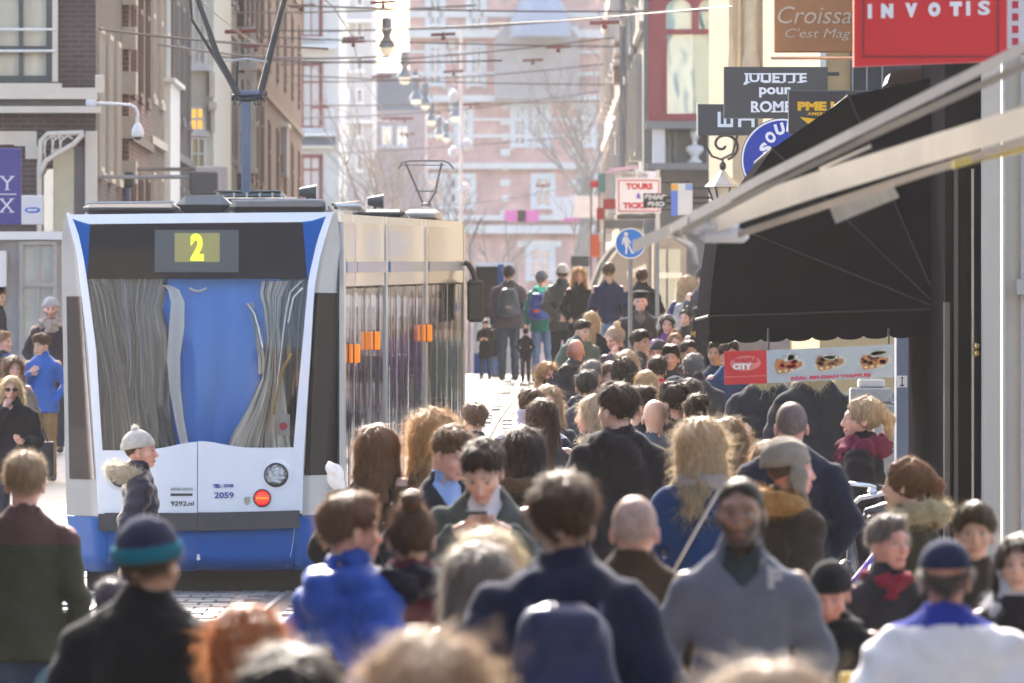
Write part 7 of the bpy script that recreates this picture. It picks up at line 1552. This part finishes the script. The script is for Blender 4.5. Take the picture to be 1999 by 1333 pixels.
# ---------------- bicycles
def bicycle(label, loc, rot, col, saddlec, basket=None):
    r = thing('bicycle', label, 'bicycle', loc, rot, 'bicycles'); o = Vector((0, 0, 0))
    def B(mb, nm, m, parent=r):
        x = mb.build(nm, m, None); x.parent = parent; return x
    chrome = mat('chrome', (.75, .75, .76), .12, metal=1, var=0); fr = mat('bike_frame', col, .3, coat=.5)
    for y in (-.53, .53):
        mb = MB(); mb.tube([(0, y + .33 * math.cos(a), .35 + .33 * math.sin(a)) for a in np.linspace(0, 6.283, 33)[:-1]], .018, 6, closed=True); wl_ = B(mb, 'wheel', TK)
        mb = MB(); mb.tube([(0, y + .305 * math.cos(a), .35 + .305 * math.sin(a)) for a in np.linspace(0, 6.283, 33)[:-1]], .009, 5, closed=True)
        for k in range(14): a = k * math.pi / 7; mb.tube([(0, y, .35), (0, y + .30 * math.cos(a), .35 + .30 * math.sin(a))], .0015, 3)
        mb.tube([(-.04, y, .35), (.04, y, .35)], .02, 8); B(mb, 'rim', chrome, wl_)
        mb = MB(); mb.tube([(0, y + .37 * math.cos(a), .35 + .37 * math.sin(a)) for a in np.linspace(.2, 2.8, 14)], .012, 5); B(mb, 'mudguard', chrome)
    mb = MB(); mb.tube([(0, -.53, .35), (0, -.10, .30), (0, .36, .80), (0, .40, .92)], .018, 8); mb.tube([(0, -.10, .30), (0, -.24, .88)], .017, 8); mb.tube([(0, -.22, .72), (0, .1, .50), (0, .37, .84)], .016, 8); mb.tube([(0, -.53, .35), (0, -.22, .76)], .011, 6); mb.tube([(0, .53, .35), (0, .40, .90)], .016, 8); B(mb, 'frame', fr)
    mb = MB(); mb.tube([(0, .38, .92), (0, .37, 1.02), (-.05, .40, 1.06), (-.24, .38, 1.10), (-.29, .28, 1.09), (-.28, .16, 1.07)], .012, 8); mb.tube([(0, .37, 1.02), (.05, .40, 1.06), (.24, .38, 1.10), (.29, .28, 1.09), (.28, .16, 1.07)], .012, 8); B(mb, 'handlebar', chrome)
    for sg_ in (-1, 1): mb = MB(); mb.tube([(sg_ * .29, .20, 1.08), (sg_ * .285, .08, 1.06)], .018, 8); B(mb, 'grip', mat('grip', (.03, .03, .03), .7))
    g = G(axis(-.14, .14, .012, []), axis(-.42, -.04, .012, []), axis(.85, 1.02, .012, [])); cap(g, (-.05, -.31, .945), (.05, -.31, .945), .035, .035, .03); cap(g, (0, -.30, .945), (0, -.12, .94), .045, .02, .03); V, Q = nets(g); mkmesh('saddle', V, Q, m=mat('saddle', saddlec, .4), parent=r)
    mb = MB(); mb.lathe([(.02, 0), (.045, .03), (.05, .07), (.045, .075), (.001, .06)], (0, .46, .88), 12, axis='y'); B(mb, 'front_light', chrome)
    mb = MB(); mb.lathe([(.02, -.01), (.03, 0), (.02, .02), (.001, .025)], (-.12, .39, 1.10), 10); B(mb, 'bell', chrome)
    if basket is not None:
        g = G(axis(-.2, .2, .02, []), axis(-.72, -.30, .02, []), axis(.55, 1.0, .02, [])); cap(g, (-.08, -.5, .72), (.08, -.5, .72), .11, .11, .05); cap(g, (0, -.5, .7), (0, -.5, .85), .12, .07, .05); x, y, z = g.a[0][:, None, None], g.a[1][None, :, None], g.a[2][None, None, :]; g.F += .006 * np.sin(50 * x + 40 * z + 30 * y); V, Q = nets(g)
        b_ = thing('plastic_bag', 'white plastic bag with green and blue print on the bicycle carrier, bottom left', 'bag', r.location, rot); mkmesh('bag', V, Q, m=mat('printed_plastic', (.60, .62, .62), .35, var=.5, vscale=9, var2=(.25, .45, .5)), parent=b_)
    return r
for i, (px, s_, rz, col, lb) in enumerate(((1662, 232, 2.7, (.05, .05, .06), 'black bicycle with chrome handlebar, left one parked behind the purple one'), (1676, 236, 2.9, (.16, .03, .35), 'purple framed bicycle parked among chrome handlebars'), (1692, 228, 2.6, (.3, .02, .05), 'red framed bicycle parked at the far side of the purple one'))):
    bicycle(lb, (PX(px, s_), F / s_, .12), rz, col, (.04, .03, .03))
# handlebars standing closer to the lens, the ones seen between the coats
for i, (px, py, s_, rz, col, lb) in enumerate(((1668, 935, 355, 2.5, (.10, .03, .30), 'nearest parked bicycle with violet frame and chrome bars'), (1690, 950, 350, 2.9, (.05, .05, .06), 'parked black bicycle right beside the violet one'))):
    bicycle(lb, (PX(px, s_), F / s_, PZ(py, s_) - 1.12), rz, col, (.04, .03, .03))
bicycle('bicycle with a red saddle cut off by the bottom left corner', (PX(28, 470) - .31, F / 470, 0), math.radians(90), (.35, .02, .12), (.45, .01, .04), basket=True)
# ================================================================== the crowd
BK, NV, CH = (.014, .013, .016), (.012, .015, .034), (.030, .031, .036)
DK, BR, LB, BL, GY, GI = (.022, .014, .010), (.085, .042, .020), (.20, .12, .055), (.46, .31, .14), (.30, .28, .26), (.30, .09, .02)
JN, DJ, KH = (.10, .17, .32), (.035, .05, .09), (.26, .17, .08)
bp = build_person
# --- on the crown of the bridge
bp('person in grey purple jacket with a dark backpack and jeans, leftmost on the bridge', 993, 517, 130, face=0, haircol=DK, hat='beanie', hatcol=(.03, .02, .03), coat=(.06, .05, .065), backpack=(.035, .045, .07), legs=DJ, legcloth='denim', pose='down', wide=1.1, bulk=.02, kerb=0)
bp('person in teal hooded jacket with blue and red backpack and light jeans on the bridge', 1058, 527, 131, face=15, head=15, hat='beanie', hatcol=(.12, .14, .2), haircol=BR, coat=(.015, .17, .15), yoke=(.05, .45, .36), yokez=1.42, hood=True, backpack=(.02, .05, .25), badge=(.6, .08, .03), straps=(.5, .07, .03), legs=JN, fem=False, pose='swing', kerb=0)
bp('person in black leather jacket and white beanie with hands clasped behind', 1098, 514, 133, face=0, hat='beanie', hatcol=(.62, .58, .55), haircol=DK, coat=(.03, .03, .034), cloth='leather', pose='behind', legs=(.02, .02, .025), cross=(.16, .10, .08), bulk=.02, kerb=0, hands=True)
bp('blond curly haired woman in black coat facing the camera on the bridge', 1131, 521, 136, face=170, head=10, fem=True, hair='curly', haircol=(.42, .27, .13), coat=BK, legs=BK, skin='p')
bp('short haired man in navy sweater and faded jeans seen from behind', 1188, 512, 142, face=0, haircol=(.10, .06, .04), coat=(.022, .032, .095), cloth='knit', hem=.93, pose='swing', legs=JN, wide=.95)
bp('man in a long black coat behind the flat capped man', 1253, 524, 140, face=5, haircol=BR, coat=BK, hem=.5, collar=.06, wide=1.1, bulk=.02)
bp('grey bearded man in black flat cap and charcoal coat facing the camera', 1250, 565, 165, face=180, hat='flatcap', hatcol=(.02, .02, .024), hair='shaved', haircol=(.35, .33, .31), beard=.5, coat=(.035, .033, .035), collar=.04, bulk=.02, vneck=.12, shirt=(.10, .08, .08), scarf=None, legs=BK, skin='p')
bp('woman with curly blond hair and navy jacket carrying a grey bag on her back', 1341, 537, 152, face=10, fem=True, hair='curly', hairvol=.012, haircol=(.42, .33, .22), coat=(.03, .04, .13), backpack=(.30, .30, .33), badge=(.45, .3, .25), legs=DJ)
bp('person in navy beanie and jacket with a yellow reflective stripe', 1375, 517, 155, face=-20, hat='beanie', hatcol=(.02, .025, .05), coat=(.05, .055, .075), yoke=(.06, .065, .085), haircol=BR, legs=DJ)
bp('girl with white fluffy earmuffs and patterned purple coat', 1302, 612, 168, face=185, head=-5, hat='muffs', hatcol=(.62, .58, .55), fem=True, hair='long', haircol=DK, coat=(.20, .06, .24), legs=DJ, skin='p', ht=1.5)
bp('woman in dark hat and ochre scarf under the awning edge', 1372, 597, 172, face=182, hat='beret', hatcol=(.03, .02, .02), fem=True, hair='bob', haircol=DK, coat=BK, scarf=(.48, .26, .06), skin='l', hem=.6)
bp('woman with hair bun behind the ochre scarf woman, in dark coat', 1338, 597, 163, face=200, fem=True, hair='bun', haircol=DK, coat=(.03, .025, .02), hoodup=False)
# low figures left of the jeans
bp('small child in black between the jeans on the bridge', 1026, 640, 131, face=0, coat=BK, legs=BK, ht=1.0, hat='beanie', hatcol=BK, haircol=DK, kerb=0)
bp('person in a black coat bending by the bridge parapet', 948, 622, 128, face=190, pitch=25, coat=BK, legs=DJ, ht=1.2, haircol=DK, kerb=0, pose='phone', hands=True, hem=.6)
bp('second dark coated person low by the bridge parapet, with jeans', 968, 615, 126, face=150, pitch=30, coat=BK, legs=JN, ht=1.2, hat='beanie', hatcol=BK, haircol=DK, kerb=0, hem=.6)
# --- on the slope
bp('dark haired man in grey green hooded coat looking down', 1131, 621, 172, face=160, head=-25, pitch=18, haircol=DK, coat=(.10, .13, .11), hood=True, legs=DJ, bulk=.015)
bp('woman with long straight blond hair seen from behind, black coat', 1155, 607, 168, face=20, fem=True, hair='long', haircol=(.50, .34, .20), coat=BK, legs=BK)
bp('blond woman with pinned up hair leaning left, mauve brown coat', 1207, 628, 178, face=205, head=25, pitch=20, fem=True, hair='bun', hairvol=.012, haircol=(.42, .34, .26), coat=(.075, .05, .065), pose=('mouth', 'pocket'), hands='l', skin='p', gloves=(.55, .12, .15))
bp('dark haired man looking right beside the flat capped man', 1250, 643, 182, face=125, haircol=DK, coat=(.03, .035, .05), skin='m', hair='short', hairvol=.006)
bp('light brown haired woman facing the camera below the earmuffs', 1318, 642, 178, face=175, fem=True, hair='bun', haircol=(.26, .16, .08), hairvol=.006, coat=(.05, .04, .04), skin='p')
bp('woman in dark beanie smiling, pink scarf', 1287, 662, 186, face=170, head=25, fem=True, hat='beanie', hatcol=(.06, .055, .07), hair='long', haircol=(.30, .18, .09), coat=(.04, .03, .04), scarf=(.45, .08, .12), skin='r')
bp('young man with dark fringe and closed dark coat facing the camera', 1310, 671, 196, face=175, head=10, hair='fringe', haircol=(.012, .010, .009), coat=(.03, .03, .035), collar=.06, skin='l')
bp('dark haired man behind the fringed young man', 1342, 664, 188, face=170, head=-20, haircol=DK, coat=(.03, .028, .03), skin='m')
bp('grey haired man in a large dark brown coat with its collar up', 1353, 690, 212, face=0, head=5, haircol=(.15, .14, .135), coat=(.036, .030, .030), collar=.07, bulk=.03, wide=1.12, hem=.45)
bp('bald man with dark padded coat and raised hood roll', 1124, 661, 196, face=0, hair='bald', coat=(.036, .037, .046), cloth='shell', hood=True, fur=(.05, .045, .04), bulk=.035, wide=1.15, skin='r')
bp('grey brown haired man behind the charcoal coat', 1156, 703, 214, face=30, haircol=(.20, .17, .15), coat=(.02, .025, .05), bulk=.01)
bp('man with cropped dark hair in a plain charcoal coat, back turned', 1145, 722, 246, face=0, head=8, haircol=(.035, .028, .025), coat=(.040, .041, .048), collar=.05, wide=1.1, bulk=.01, hem=.55, skin='m')
bp('woman with short brown hair looking straight at the camera', 1191, 705, 210, face=180, head=-8, fem=True, hair='fringe', hairvol=.012, haircol=(.11, .06, .03), coat=BK, skin='p')
bp('person in a dark brown furry hat among the crowd', 1219, 698, 214, face=0, fem=True, hair='curly', haircol=(.030, .016, .010), coat=(.04, .03, .025), fur=(.30, .20, .12))
bp('woman with glowing blond hair over a black hood', 1262, 722, 216, face=10, fem=True, hair='long', haircol=(.46, .31, .16), coat=BK, hood=True, hairlen=.12)
bp('dark haired person in a bright red jacket', 1284, 694, 200, face=0, haircol=DK, hair='short', hairvol=.012, coat=(.55, .02, .06), cloth='shell', ht=1.6)
bp('grey blond haired woman between two dark hats', 1226, 682, 196, face=10, fem=True, hair='bob', haircol=(.40, .34, .27), coat=(.06, .05, .05))
bp('man in navy coat looking left, half behind the waffle sign', 1398, 664, 190, face=200, haircol=DK, coat=(.03, .05, .10), skin='m')
bp('dark haired man in blue jacket, his face cut by the red logo panel', 1424, 664, 196, face=160, haircol=(.03, .02, .016), hair='short', hairvol=.008, coat=(.025, .06, .16), skin='l')
bp('curly blond child in a red scarf near the tram rails', 1069, 706, 196, face=150, fem=True, hair='curly', haircol=(.42, .28, .15), coat=(.08, .06, .06), scarf=(.65, .08, .03), skin='p', ht=1.5)
bp('person with a pale lilac hood and navy coat', 1036, 756, 272, face=-15, hoodup=True, yoke=(.38, .36, .42), yokez=1.42, coat=(.014, .016, .032), hem=.7, bulk=.02, haircol=BR, wide=1.1)
bp('woman with light brown hair facing the camera behind the long haired girl', 1068, 750, 262, face=175, fem=True, hair='bob', haircol=(.28, .19, .11), coat=(.04, .04, .045), skin='p')
bp('girl with very long dark brown hair and grey printed back', 1058, 776, 292, face=-5, fem=True, hair='long', hairvol=.006, hairlen=-.10, haircol=(.07, .034, .022), coat=(.075, .075, .085), cross=(.02, .02, .02), crossside=-1)
bp('person with short brown curls and navy jacket beside the rails', 927, 785, 255, face=-10, head=-20, hair='short', hairvol=.015, haircol=(.13, .075, .045), coat=(.014, .018, .032), ht=1.6, kerb=0)
tall_root = bp('tall man in black hooded coat, brown hair, looking left', 1207, 745, 365, face=-8, head=-38, hair='short', hairvol=.012, haircol=(.050, .030, .022), coat=(.016, .013, .016), hood=True, bulk=.02, wide=1.05, skin='l', hem=.72)
bp('man with glasses and short hair looking right behind the tall black hood', 1252, 752, 305, face=70, head=10, haircol=(.08, .06, .05), coat=(.03, .035, .045), glasses=(.01, .01, .01), skin='l')
bp('blond woman in profile with cream fur hood and navy coat', 1160, 768, 318, face=-60, head=-20, fem=True, hair='long', hairlen=.04, haircol=(.42, .34, .25), coat=(.016, .018, .048), furup=(.58, .50, .38), skin='p', hem=.7)
bp('dark bearded man in a brown coat with red collar edge', 1317, 745, 298, face=-25, head=-25, haircol=(.024, .015, .012), hair='short', hairvol=.008, beard=.9, coat=(.075, .052, .044), scarf=(.05, .03, .03), scarftail=False, skin='l')
bp('man with short brown hair right of the bearded man, dark coat', 1360, 768, 300, face=5, haircol=(.06, .035, .022), coat=(.02, .022, .028), skin='l')
bp('dark haired person just behind the short haired man', 1349, 738, 266, face=0, haircol=(.035, .02, .015), hairvol=.012, coat=(.03, .03, .04))
bp('person in a dark blue knitted hat behind the bearded man', 1318, 733, 262, face=0, hat='beanie', hatcol=(.02, .024, .04), haircol=DK, coat=(.02, .02, .03))
bp('grey jacket person mostly hidden left of the bearded man', 1278, 778, 306, face=0, hair='bald', coat=(.09, .11, .15), skin='l', ht=1.6)
bp('woman with shoulder length wavy blond hair, royal blue coat and beige bag strap', 1369, 814, 430, face=10, head=8, fem=True, hair='wavy', hairvol=.018, hairlen=.05, haircol=(.36, .28, .18), coat=(.006, .036, .12), scarf=(.36, .30, .27), scarftail=False, cross=(.40, .33, .28), wide=1.1, bulk=.01, hem=.6)
bp('woman with wavy brown hair right behind the blue coated woman', 1424, 815, 352, face=25, fem=True, hair='wavy', hairvol=.012, haircol=(.22, .14, .075), coat=(.05, .042, .05), cloth='knit')
bp('bald man seen from behind in a dark navy coat under the waffle sign', 1545, 783, 395, face=0, hair='shaved', haircol=(.20, .16, .15), coat=(.012, .014, .030), collar=.02, wide=1.12, bulk=.02, skin='r', hem=.5)
bp('very broad person in a black coat, left one under the waffle sign', 1498, 692, 240, face=0, hair='bob', haircol=(.50, .38, .22), coat=(.019, .019, .024), wide=1.15, bulk=.05, hem=.4)
bp('very broad person in a black coat, right one under the waffle sign', 1592, 688, 244, face=0, hair='bob', haircol=(.45, .34, .2), coat=(.017, .016, .019), wide=1.2, bulk=.05, hem=.4)
bp('blond woman with ponytail and burgundy scarf looking left', 1681, 774, 335, face=-80, head=-15, fem=True, hair='pony', hairvol=.006, haircol=(.37, .29, .19), coat=(.014, .012, .016), bigscarf=(.14, .018, .045), bulk=.02, skin='p')
bp('child with pale fluffy hood and dark glove raised', 1456, 778, 240, face=160, fem=True, hair='bob', haircol=(.26, .20, .14), coat=(.20, .21, .23), pose=('pocket', 'mouth'), hands='r', gloves=(.015, .015, .02), fur=(.55, .52, .48), ht=1.45)
bp('girl in a bright pink jacket hidden between the crowd and the tram', 1056, 800, 180, face=-70, fem=True, hair='bob', haircol=BR, coat=(.70, .02, .22), ht=1.2, kerb=0)
bp('second small girl in a pink jacket by the rails, behind the long haired girl', 1092, 792, 176, face=-90, fem=True, hair='bob', haircol=DK, coat=(.75, .03, .28), ht=1.2, kerb=0)
# --- middle distance, in front of the tram
bp('woman with long brown hair and black ribbed cardigan beside the tram', 737, 826, 395, face=5, fem=True, hair='long', hairvol=.010, hairlen=.06, haircol=(.19, .10, .05), coat=(.017, .014, .015), cloth='knit', wide=1.12, bulk=.02, kerb=0)
bp('woman with long wavy light brown hair left of the two men', 845, 796, 395, face=-20, head=15, fem=True, hair='wavy', hairvol=.016, haircol=(.38, .24, .11), coat=(.10, .06, .03), kerb=0)
bp('man in dark blazer and light blue shirt looking down to the right', 868, 822, 405, face=150, head=-15, pitch=22, hair='short', hairvol=.004, haircol=(.15, .085, .045), coat=(.022, .024, .030), vneck=.20, shirt=(.24, .33, .55), skin='p', pose='pocket', kerb=0)
ph_root, ph_sc, ph_A = bp('man in grey green cardigan looking down at the phone in his hands', 948, 838, 470, face=183, head=6, pitch=36, hair='short', haircol=(.035, .022, .018), coat=(.085, .095, .085), cloth='knit', vneck=.17, shirt=(.60, .58, .60), pose='phonehigh', hands=True, skin='l', kerb=0, wide=1.05)
bp('dark haired woman with a brown fur trimmed hood', 1020, 830, 392, face=0, fem=True, hair='bob', hairvol=.010, haircol=(.035, .020, .022), coat=(.020, .014, .013), fur=(.16, .10, .05), bulk=.03, wide=1.15, kerb=0)
bp('woman in white pompom beanie and navy padded jacket walking right past the tram', 275, 838, 310, face=90, head=8, fem=True, hat='beanie', hatcol=(.62, .60, .55), pompom=(.62, .60, .55), hair='shaved', haircol=(.1, .06, .04), coat=(.016, .014, .032), cloth='puffer', bulk=.035, hem=.62, fur=None, furup=(.52, .45, .34), legs=DJ, skin='p', kerb=0)
# --- nearer, softening
bp('boy with short brown hair in a royal blue padded jacket', 683, 960, 600, face=50, head=15, hair='short', hairvol=.006, haircol=(.15, .085, .05), coat=(.008, .065, .36), cloth='puffer', hood=True, bulk=.03, skin='p', kerb=0)
bp('woman with hair bun, dark scarf and maroon shouldered jacket', 803, 958, 600, face=0, fem=True, hair='bun', haircol=(.10, .055, .035), coat=(.016, .015, .022), yoke=(.10, .018, .030), yokez=1.28, bigscarf=(.020, .018, .030), wide=1.2, bulk=.03, kerb=0)
bp('grey haired woman with a red collar', 936, 1056, 690, face=0, head=10, fem=True, hair='bob', hairvol=.012, haircol=(.20, .18, .165), coat=(.42, .02, .035), kerb=0)
bp('blond person just behind the grey haired woman with the red collar', 952, 1030, 670, face=0, fem=True, hair='bob', hairvol=.01, haircol=(.44, .35, .22), coat=(.10, .04, .04), kerb=0)
bp('brown haired man with a navy coat and large navy backpack', 1100, 920, 705, face=0, hair='short', hairvol=.016, haircol=(.075, .040, .024), coat=(.012, .018, .048), hood=True, backpack=(.012, .022, .080), badge=(.22, .16, .15), bulk=.03, wide=1.08)
bp('bald older man in an olive brown coat seen from behind', 1240, 966, 640, face=8, hair='shaved', haircol=(.45, .36, .32), coat=(.055, .035, .018), collar=.05, skin='p', wide=1.15, bulk=.015)
beard_root = bp('bald bearded man in a grey jacket with pale letters on the chest, facing the camera', 1447, 930, 655, face=178, head=8, hair='shaved', beard=1.0, haircol=(.012, .009, .008), coat=(.115, .13, .17), vneck=.09, shirt=(.015, .03, .032), collar=.05, skin='d', wide=.98, bulk=.005, fold=.007, pose='pocket')
bp('woman in patterned knitted earflap hat with ginger fur hood', 1542, 855, 470, face=62, head=10, fem=True, hat='trapper', hatcol=(.30, .26, .21), hair='shaved', haircol=(.1, .07, .05), coat=(.036, .026, .018), furup=(.42, .22, .06), bulk=.03, skin='r')
bp('woman with high brown ponytail and black headband turned away', 1768, 893, 452, face=-50, head=-25, fem=True, hair='pony', hairvol=.012, haircol=(.15, .075, .035), band=(.018, .017, .018), coat=(.035, .030, .018), furup=(.40, .32, .18), skin='l')
bp('grey haired man in a red scarf looking over the cap', 1735, 1004, 545, face=155, head=-10, hair='short', haircol=(.17, .15, .14), coat=(.03, .028, .035), scarf=(.26, .012, .035), skin='r')
bp('person in a black beanie and black coat bowing the head, hand at the chest', 1625, 1085, 600, face=185, head=5, pitch=24, hat='beanie', hatcol=(.012, .011, .013), hair='shaved', haircol=DK, coat=(.012, .012, .014), scarf=(.012, .012, .014), pose='phone', hands=True, skin='r')
bp('young person with swept dark brown hair in front of the beige pier', 1905, 978, 545, face=170, head=12, hair='fringe', hairvol=.006, haircol=(.07, .045, .025), coat=(.03, .025, .022), skin='m')
bp('dark haired woman in a white hood at the right edge', 1990, 1040, 600, face=190, fem=True, hair='long', haircol=(.025, .018, .018), coat=(.02, .018, .022), fur=(.55, .56, .6), skin='l', hoodup=True, yoke=(.50, .50, .52), yokez=1.5)
bp('man in a navy cap and white jacket with a blue collar, back turned', 1846, 1046, 700, face=5, hat='cap', hatcol=(.018, .028, .07), hair='short', haircol=(.10, .09, .085), coat=(.78, .77, .78), yoke=(.03, .05, .35), yokez=1.47, collar=.03, skin='r', bulk=.03, wide=1.12, cloth='shell')
bp('person with short blond hair in an olive jacket with maroon shoulders, left edge', 50, 880, 470, face=5, hair='short', hairvol=.008, haircol=(.28, .20, .12), coat=(.055, .055, .034), yoke=(.10, .052, .046), yokez=1.365, hem=.86, legs=(.06, .09, .14), skin='p', wide=1.0, bulk=.0, pose='down', kerb=0)
bp('person in a navy and turquoise beanie and black coat, back turned', 292, 1005, 700, face=20, head=10, hat='beanie', hatcol=(.030, .035, .085), brim=(.005, .20, .28), hair='short', haircol=(.10, .06, .04), coat=(.013, .012, .014), skin='m', bulk=.03, wide=1.1, hood=False, kerb=0)
bp('person with orange ginger hair at the bottom of the frame', 487, 1180, 760, face=15, fem=True, hair='wavy', hairvol=.02, haircol=(.34, .14, .055), coat=(.05, .025, .02), kerb=0, ht=1.5)
bp('black haired person facing the camera at the bottom edge', 560, 1236, 1000, face=170, pitch=35, hair='bob', hairvol=.02, haircol=(.016, .015, .020), coat=(.02, .02, .02), skin='p', kerb=0)
bp('blond haired person nearest the camera, bottom centre', 835, 1228, 1150, face=0, fem=True, hair='wavy', hairvol=.024, haircol=(.34, .25, .17), coat=(.03, .025, .025), kerb=0)
bp('sandy haired person only just in frame at the bottom right', 1500, 1288, 1180, face=0, hair='wavy', hairvol=.02, haircol=(.36, .29, .22), coat=(.05, .04, .03), fem=True, kerb=0)
bp('person in a dark olive coat behind the turquoise beanie', 218, 1128, 520, face=0, haircol=(.10, .09, .12), coat=(.05, .045, .022), ht=1.4, kerb=0)
bp('dark haired child\'s head between the earflap hat and the brown curls', 1500, 858, 372, face=-15, fem=True, hair='bob', haircol=(.26, .16, .08), coat=(.02, .02, .05), ht=1.6)
# --- left of the tram
bp('bearded man in a pale beanie and beige scarf at the left', 99, 579, 168, face=178, hat='beanie', hatcol=(.46, .44, .45), hair='shaved', haircol=(.08, .05, .04), beard=.7, coat=(.035, .03, .045), bigscarf=(.36, .30, .26), skin='p')
bp('boy in a bright blue jacket and tan trousers, hand at his chest', 84, 648, 176, face=195, head=25, pitch=10, hair='fringe', hairvol=.012, haircol=(.10, .055, .035), coat=(.006, .10, .42), cloth='shell', collar=.06, pose=('pocket', 'chest'), hands='r', legs=(.27, .17, .075), legcloth='denim', skin='l', hem=.82)
bp('fair haired boy with a blue collar at the left edge', 6, 646, 176, face=110, haircol=(.28, .18, .10), coat=(.03, .035, .05), scarf=(.04, .12, .4), skin='p')
bp('brown haired woman partly hidden by the sunglasses woman', 26, 694, 188, face=175, head=-12, fem=True, hair='wavy', hairvol=.012, haircol=(.12, .065, .035), coat=(.20, .17, .16), skin='p')
sg_root, _, _ = bp('blond woman in sunglasses and black coat, hand raised to her mouth', 22, 733, 216, face=175, fem=True, hair='bob', haircol=(.45, .34, .20), coat=(.014, .015, .026), bulk=.02, glasses=(.01, .01, .012), pose=('phone', 'mouth'), hands=True, skin='p', wide=1.12, collar=.05)
bp('dark haired man in the shop doorway at the left', 112, 528, 152, face=120, haircol=BR, coat=(.03, .035, .05), skin='l')
bp('person in a dark coat behind the glass at the far left edge', -4, 560, 158, face=120, haircol=DK, coat=(.03, .035, .05), skin='l')

# --- things carried
def carried(name, label, cat, loc): return thing(name, label, cat, loc)
pr = ph_root.matrix_basis; D_ = ph_root.location.y; c = Vector((PX(930, 476), F / 470 - .345, PZ(1004, 476)))
r = carried('phone', 'small black phone held by the man in the cardigan', 'phone', c); mb = MB(); mb.bbox(c.x - .045, c.x + .045, c.y - .03, c.y + .035, c.z - .004, c.z + .010, .004); mb.build('case', mat('phone_black', (.02, .02, .022), .25), r)
mb = MB(); mb.box(c.x - .04, c.x + .04, c.y - .026, c.y + .03, c.z + .0105, c.z + .012); mb.build('screen', mat('phone_screen', (.25, .27, .3), .1), r)
s_ = 214; c = Vector((PX(80, s_), F / s_ - .1, PZ(892, s_))); r = carried('shopping_bag', 'dark paper carrier bag hanging beside the sunglasses woman', 'bag', c); mb = MB(); mb.bbox(PX(52, s_), PX(106, s_), c.y - .06, c.y + .06, PZ(930, s_), PZ(862, s_), .01); mb.build('bag', mat('dark_bag', (.028, .034, .05), .45, var=.2, bump=.3), r); mb = MB(); mb.tube([(PX(65, s_), c.y, PZ(863, s_)), (PX(72, s_), c.y, PZ(840, s_)), (PX(86, s_), c.y, PZ(838, s_)), (PX(94, s_), c.y, PZ(863, s_))], .006, 5); mb.build('handle', TK, r)
s_ = 352; c = Vector((PX(655, s_), F / s_, PZ(930, s_))); r = carried('plastic_bag', 'crumpled white bag held out left of the long haired woman', 'bag', c)
g = G(axis(-.09, .09, .009, []), axis(-.07, .07, .009, []), axis(-.12, .12, .009, [])); ell(g, (0, 0, 0), (.045, .03, .07), .02); ell(g, (-.03, 0, .05), (.025, .02, .03), .02); ell(g, (.02, 0, -.05), (.03, .02, .03), .02); x, y, z = g.a[0][:, None, None], g.a[1][None, :, None], g.a[2][None, None, :]; g.F += .007 * np.sin(90 * x + 60 * z) * np.sin(70 * y + 50 * z); V, Q = nets(g); o = mkmesh('bag', V, Q, m=mat('white_plastic', (.75, .75, .76), .4, var=.03, trans=.3), parent=r)
s_ = 640; c = Vector((PX(1655, s_), F / s_ - .35, PZ(1325, s_))); r = carried('yellow_packet', 'yellow packet below the folded hands at the bottom edge', 'packet', c); mb = MB(); mb.bbox(c.x - .035, c.x + .035, c.y - .02, c.y + .02, c.z - .05, c.z + .03, .008); mb.build('packet', mat('yellow_packet', (.6, .38, .03), .5), r)
# letters on the grey jacket and a tag on the black hood
for ch, px, py, h_ in (('A', 1490, 1090, 40), ('F', 1512, 1128, 40)):
    o = text('lettering', ch, (PX(px, 655), F / 655, PZ(py, 655)), .2, mat('pale_print', (.36, .34, .32), .7, var=0), None, bold=.012, width=28 / 655, height=h_ / 655, depth=.0); decal(o, beard_root[0])
o = text('hood_label', 'I', (PX(1213, 365), F / 365, PZ(818, 365)), .2, mat('label_grey', (.4, .4, .38), .7, var=0), None, bold=.05, width=26 / 365, height=11 / 365, depth=.0); decal(o, tall_root[0])
# ================================================================== the air
HZ = .00011
mb = MB(); mb.box(-300, 300, -30, 900, -4, 60); hz = mb.build('haze', mat('haze_tmp', (1, 1, 1)), None, 'stuff')
m = bpy.data.materials.new('haze'); m.use_nodes = True; t = m.node_tree; t.nodes.clear(); o_ = t.nodes.new('ShaderNodeOutputMaterial'); v = t.nodes.new('ShaderNodeVolumePrincipled')
v.inputs['Color'].default_value = (.97, .96, .95, 1); v.inputs['Density'].default_value = HZ; v.inputs['Anisotropy'].default_value = .3
t.links.new(v.outputs[0], o_.inputs['Volume']); hz.data.materials.clear(); hz.data.materials.append(m)
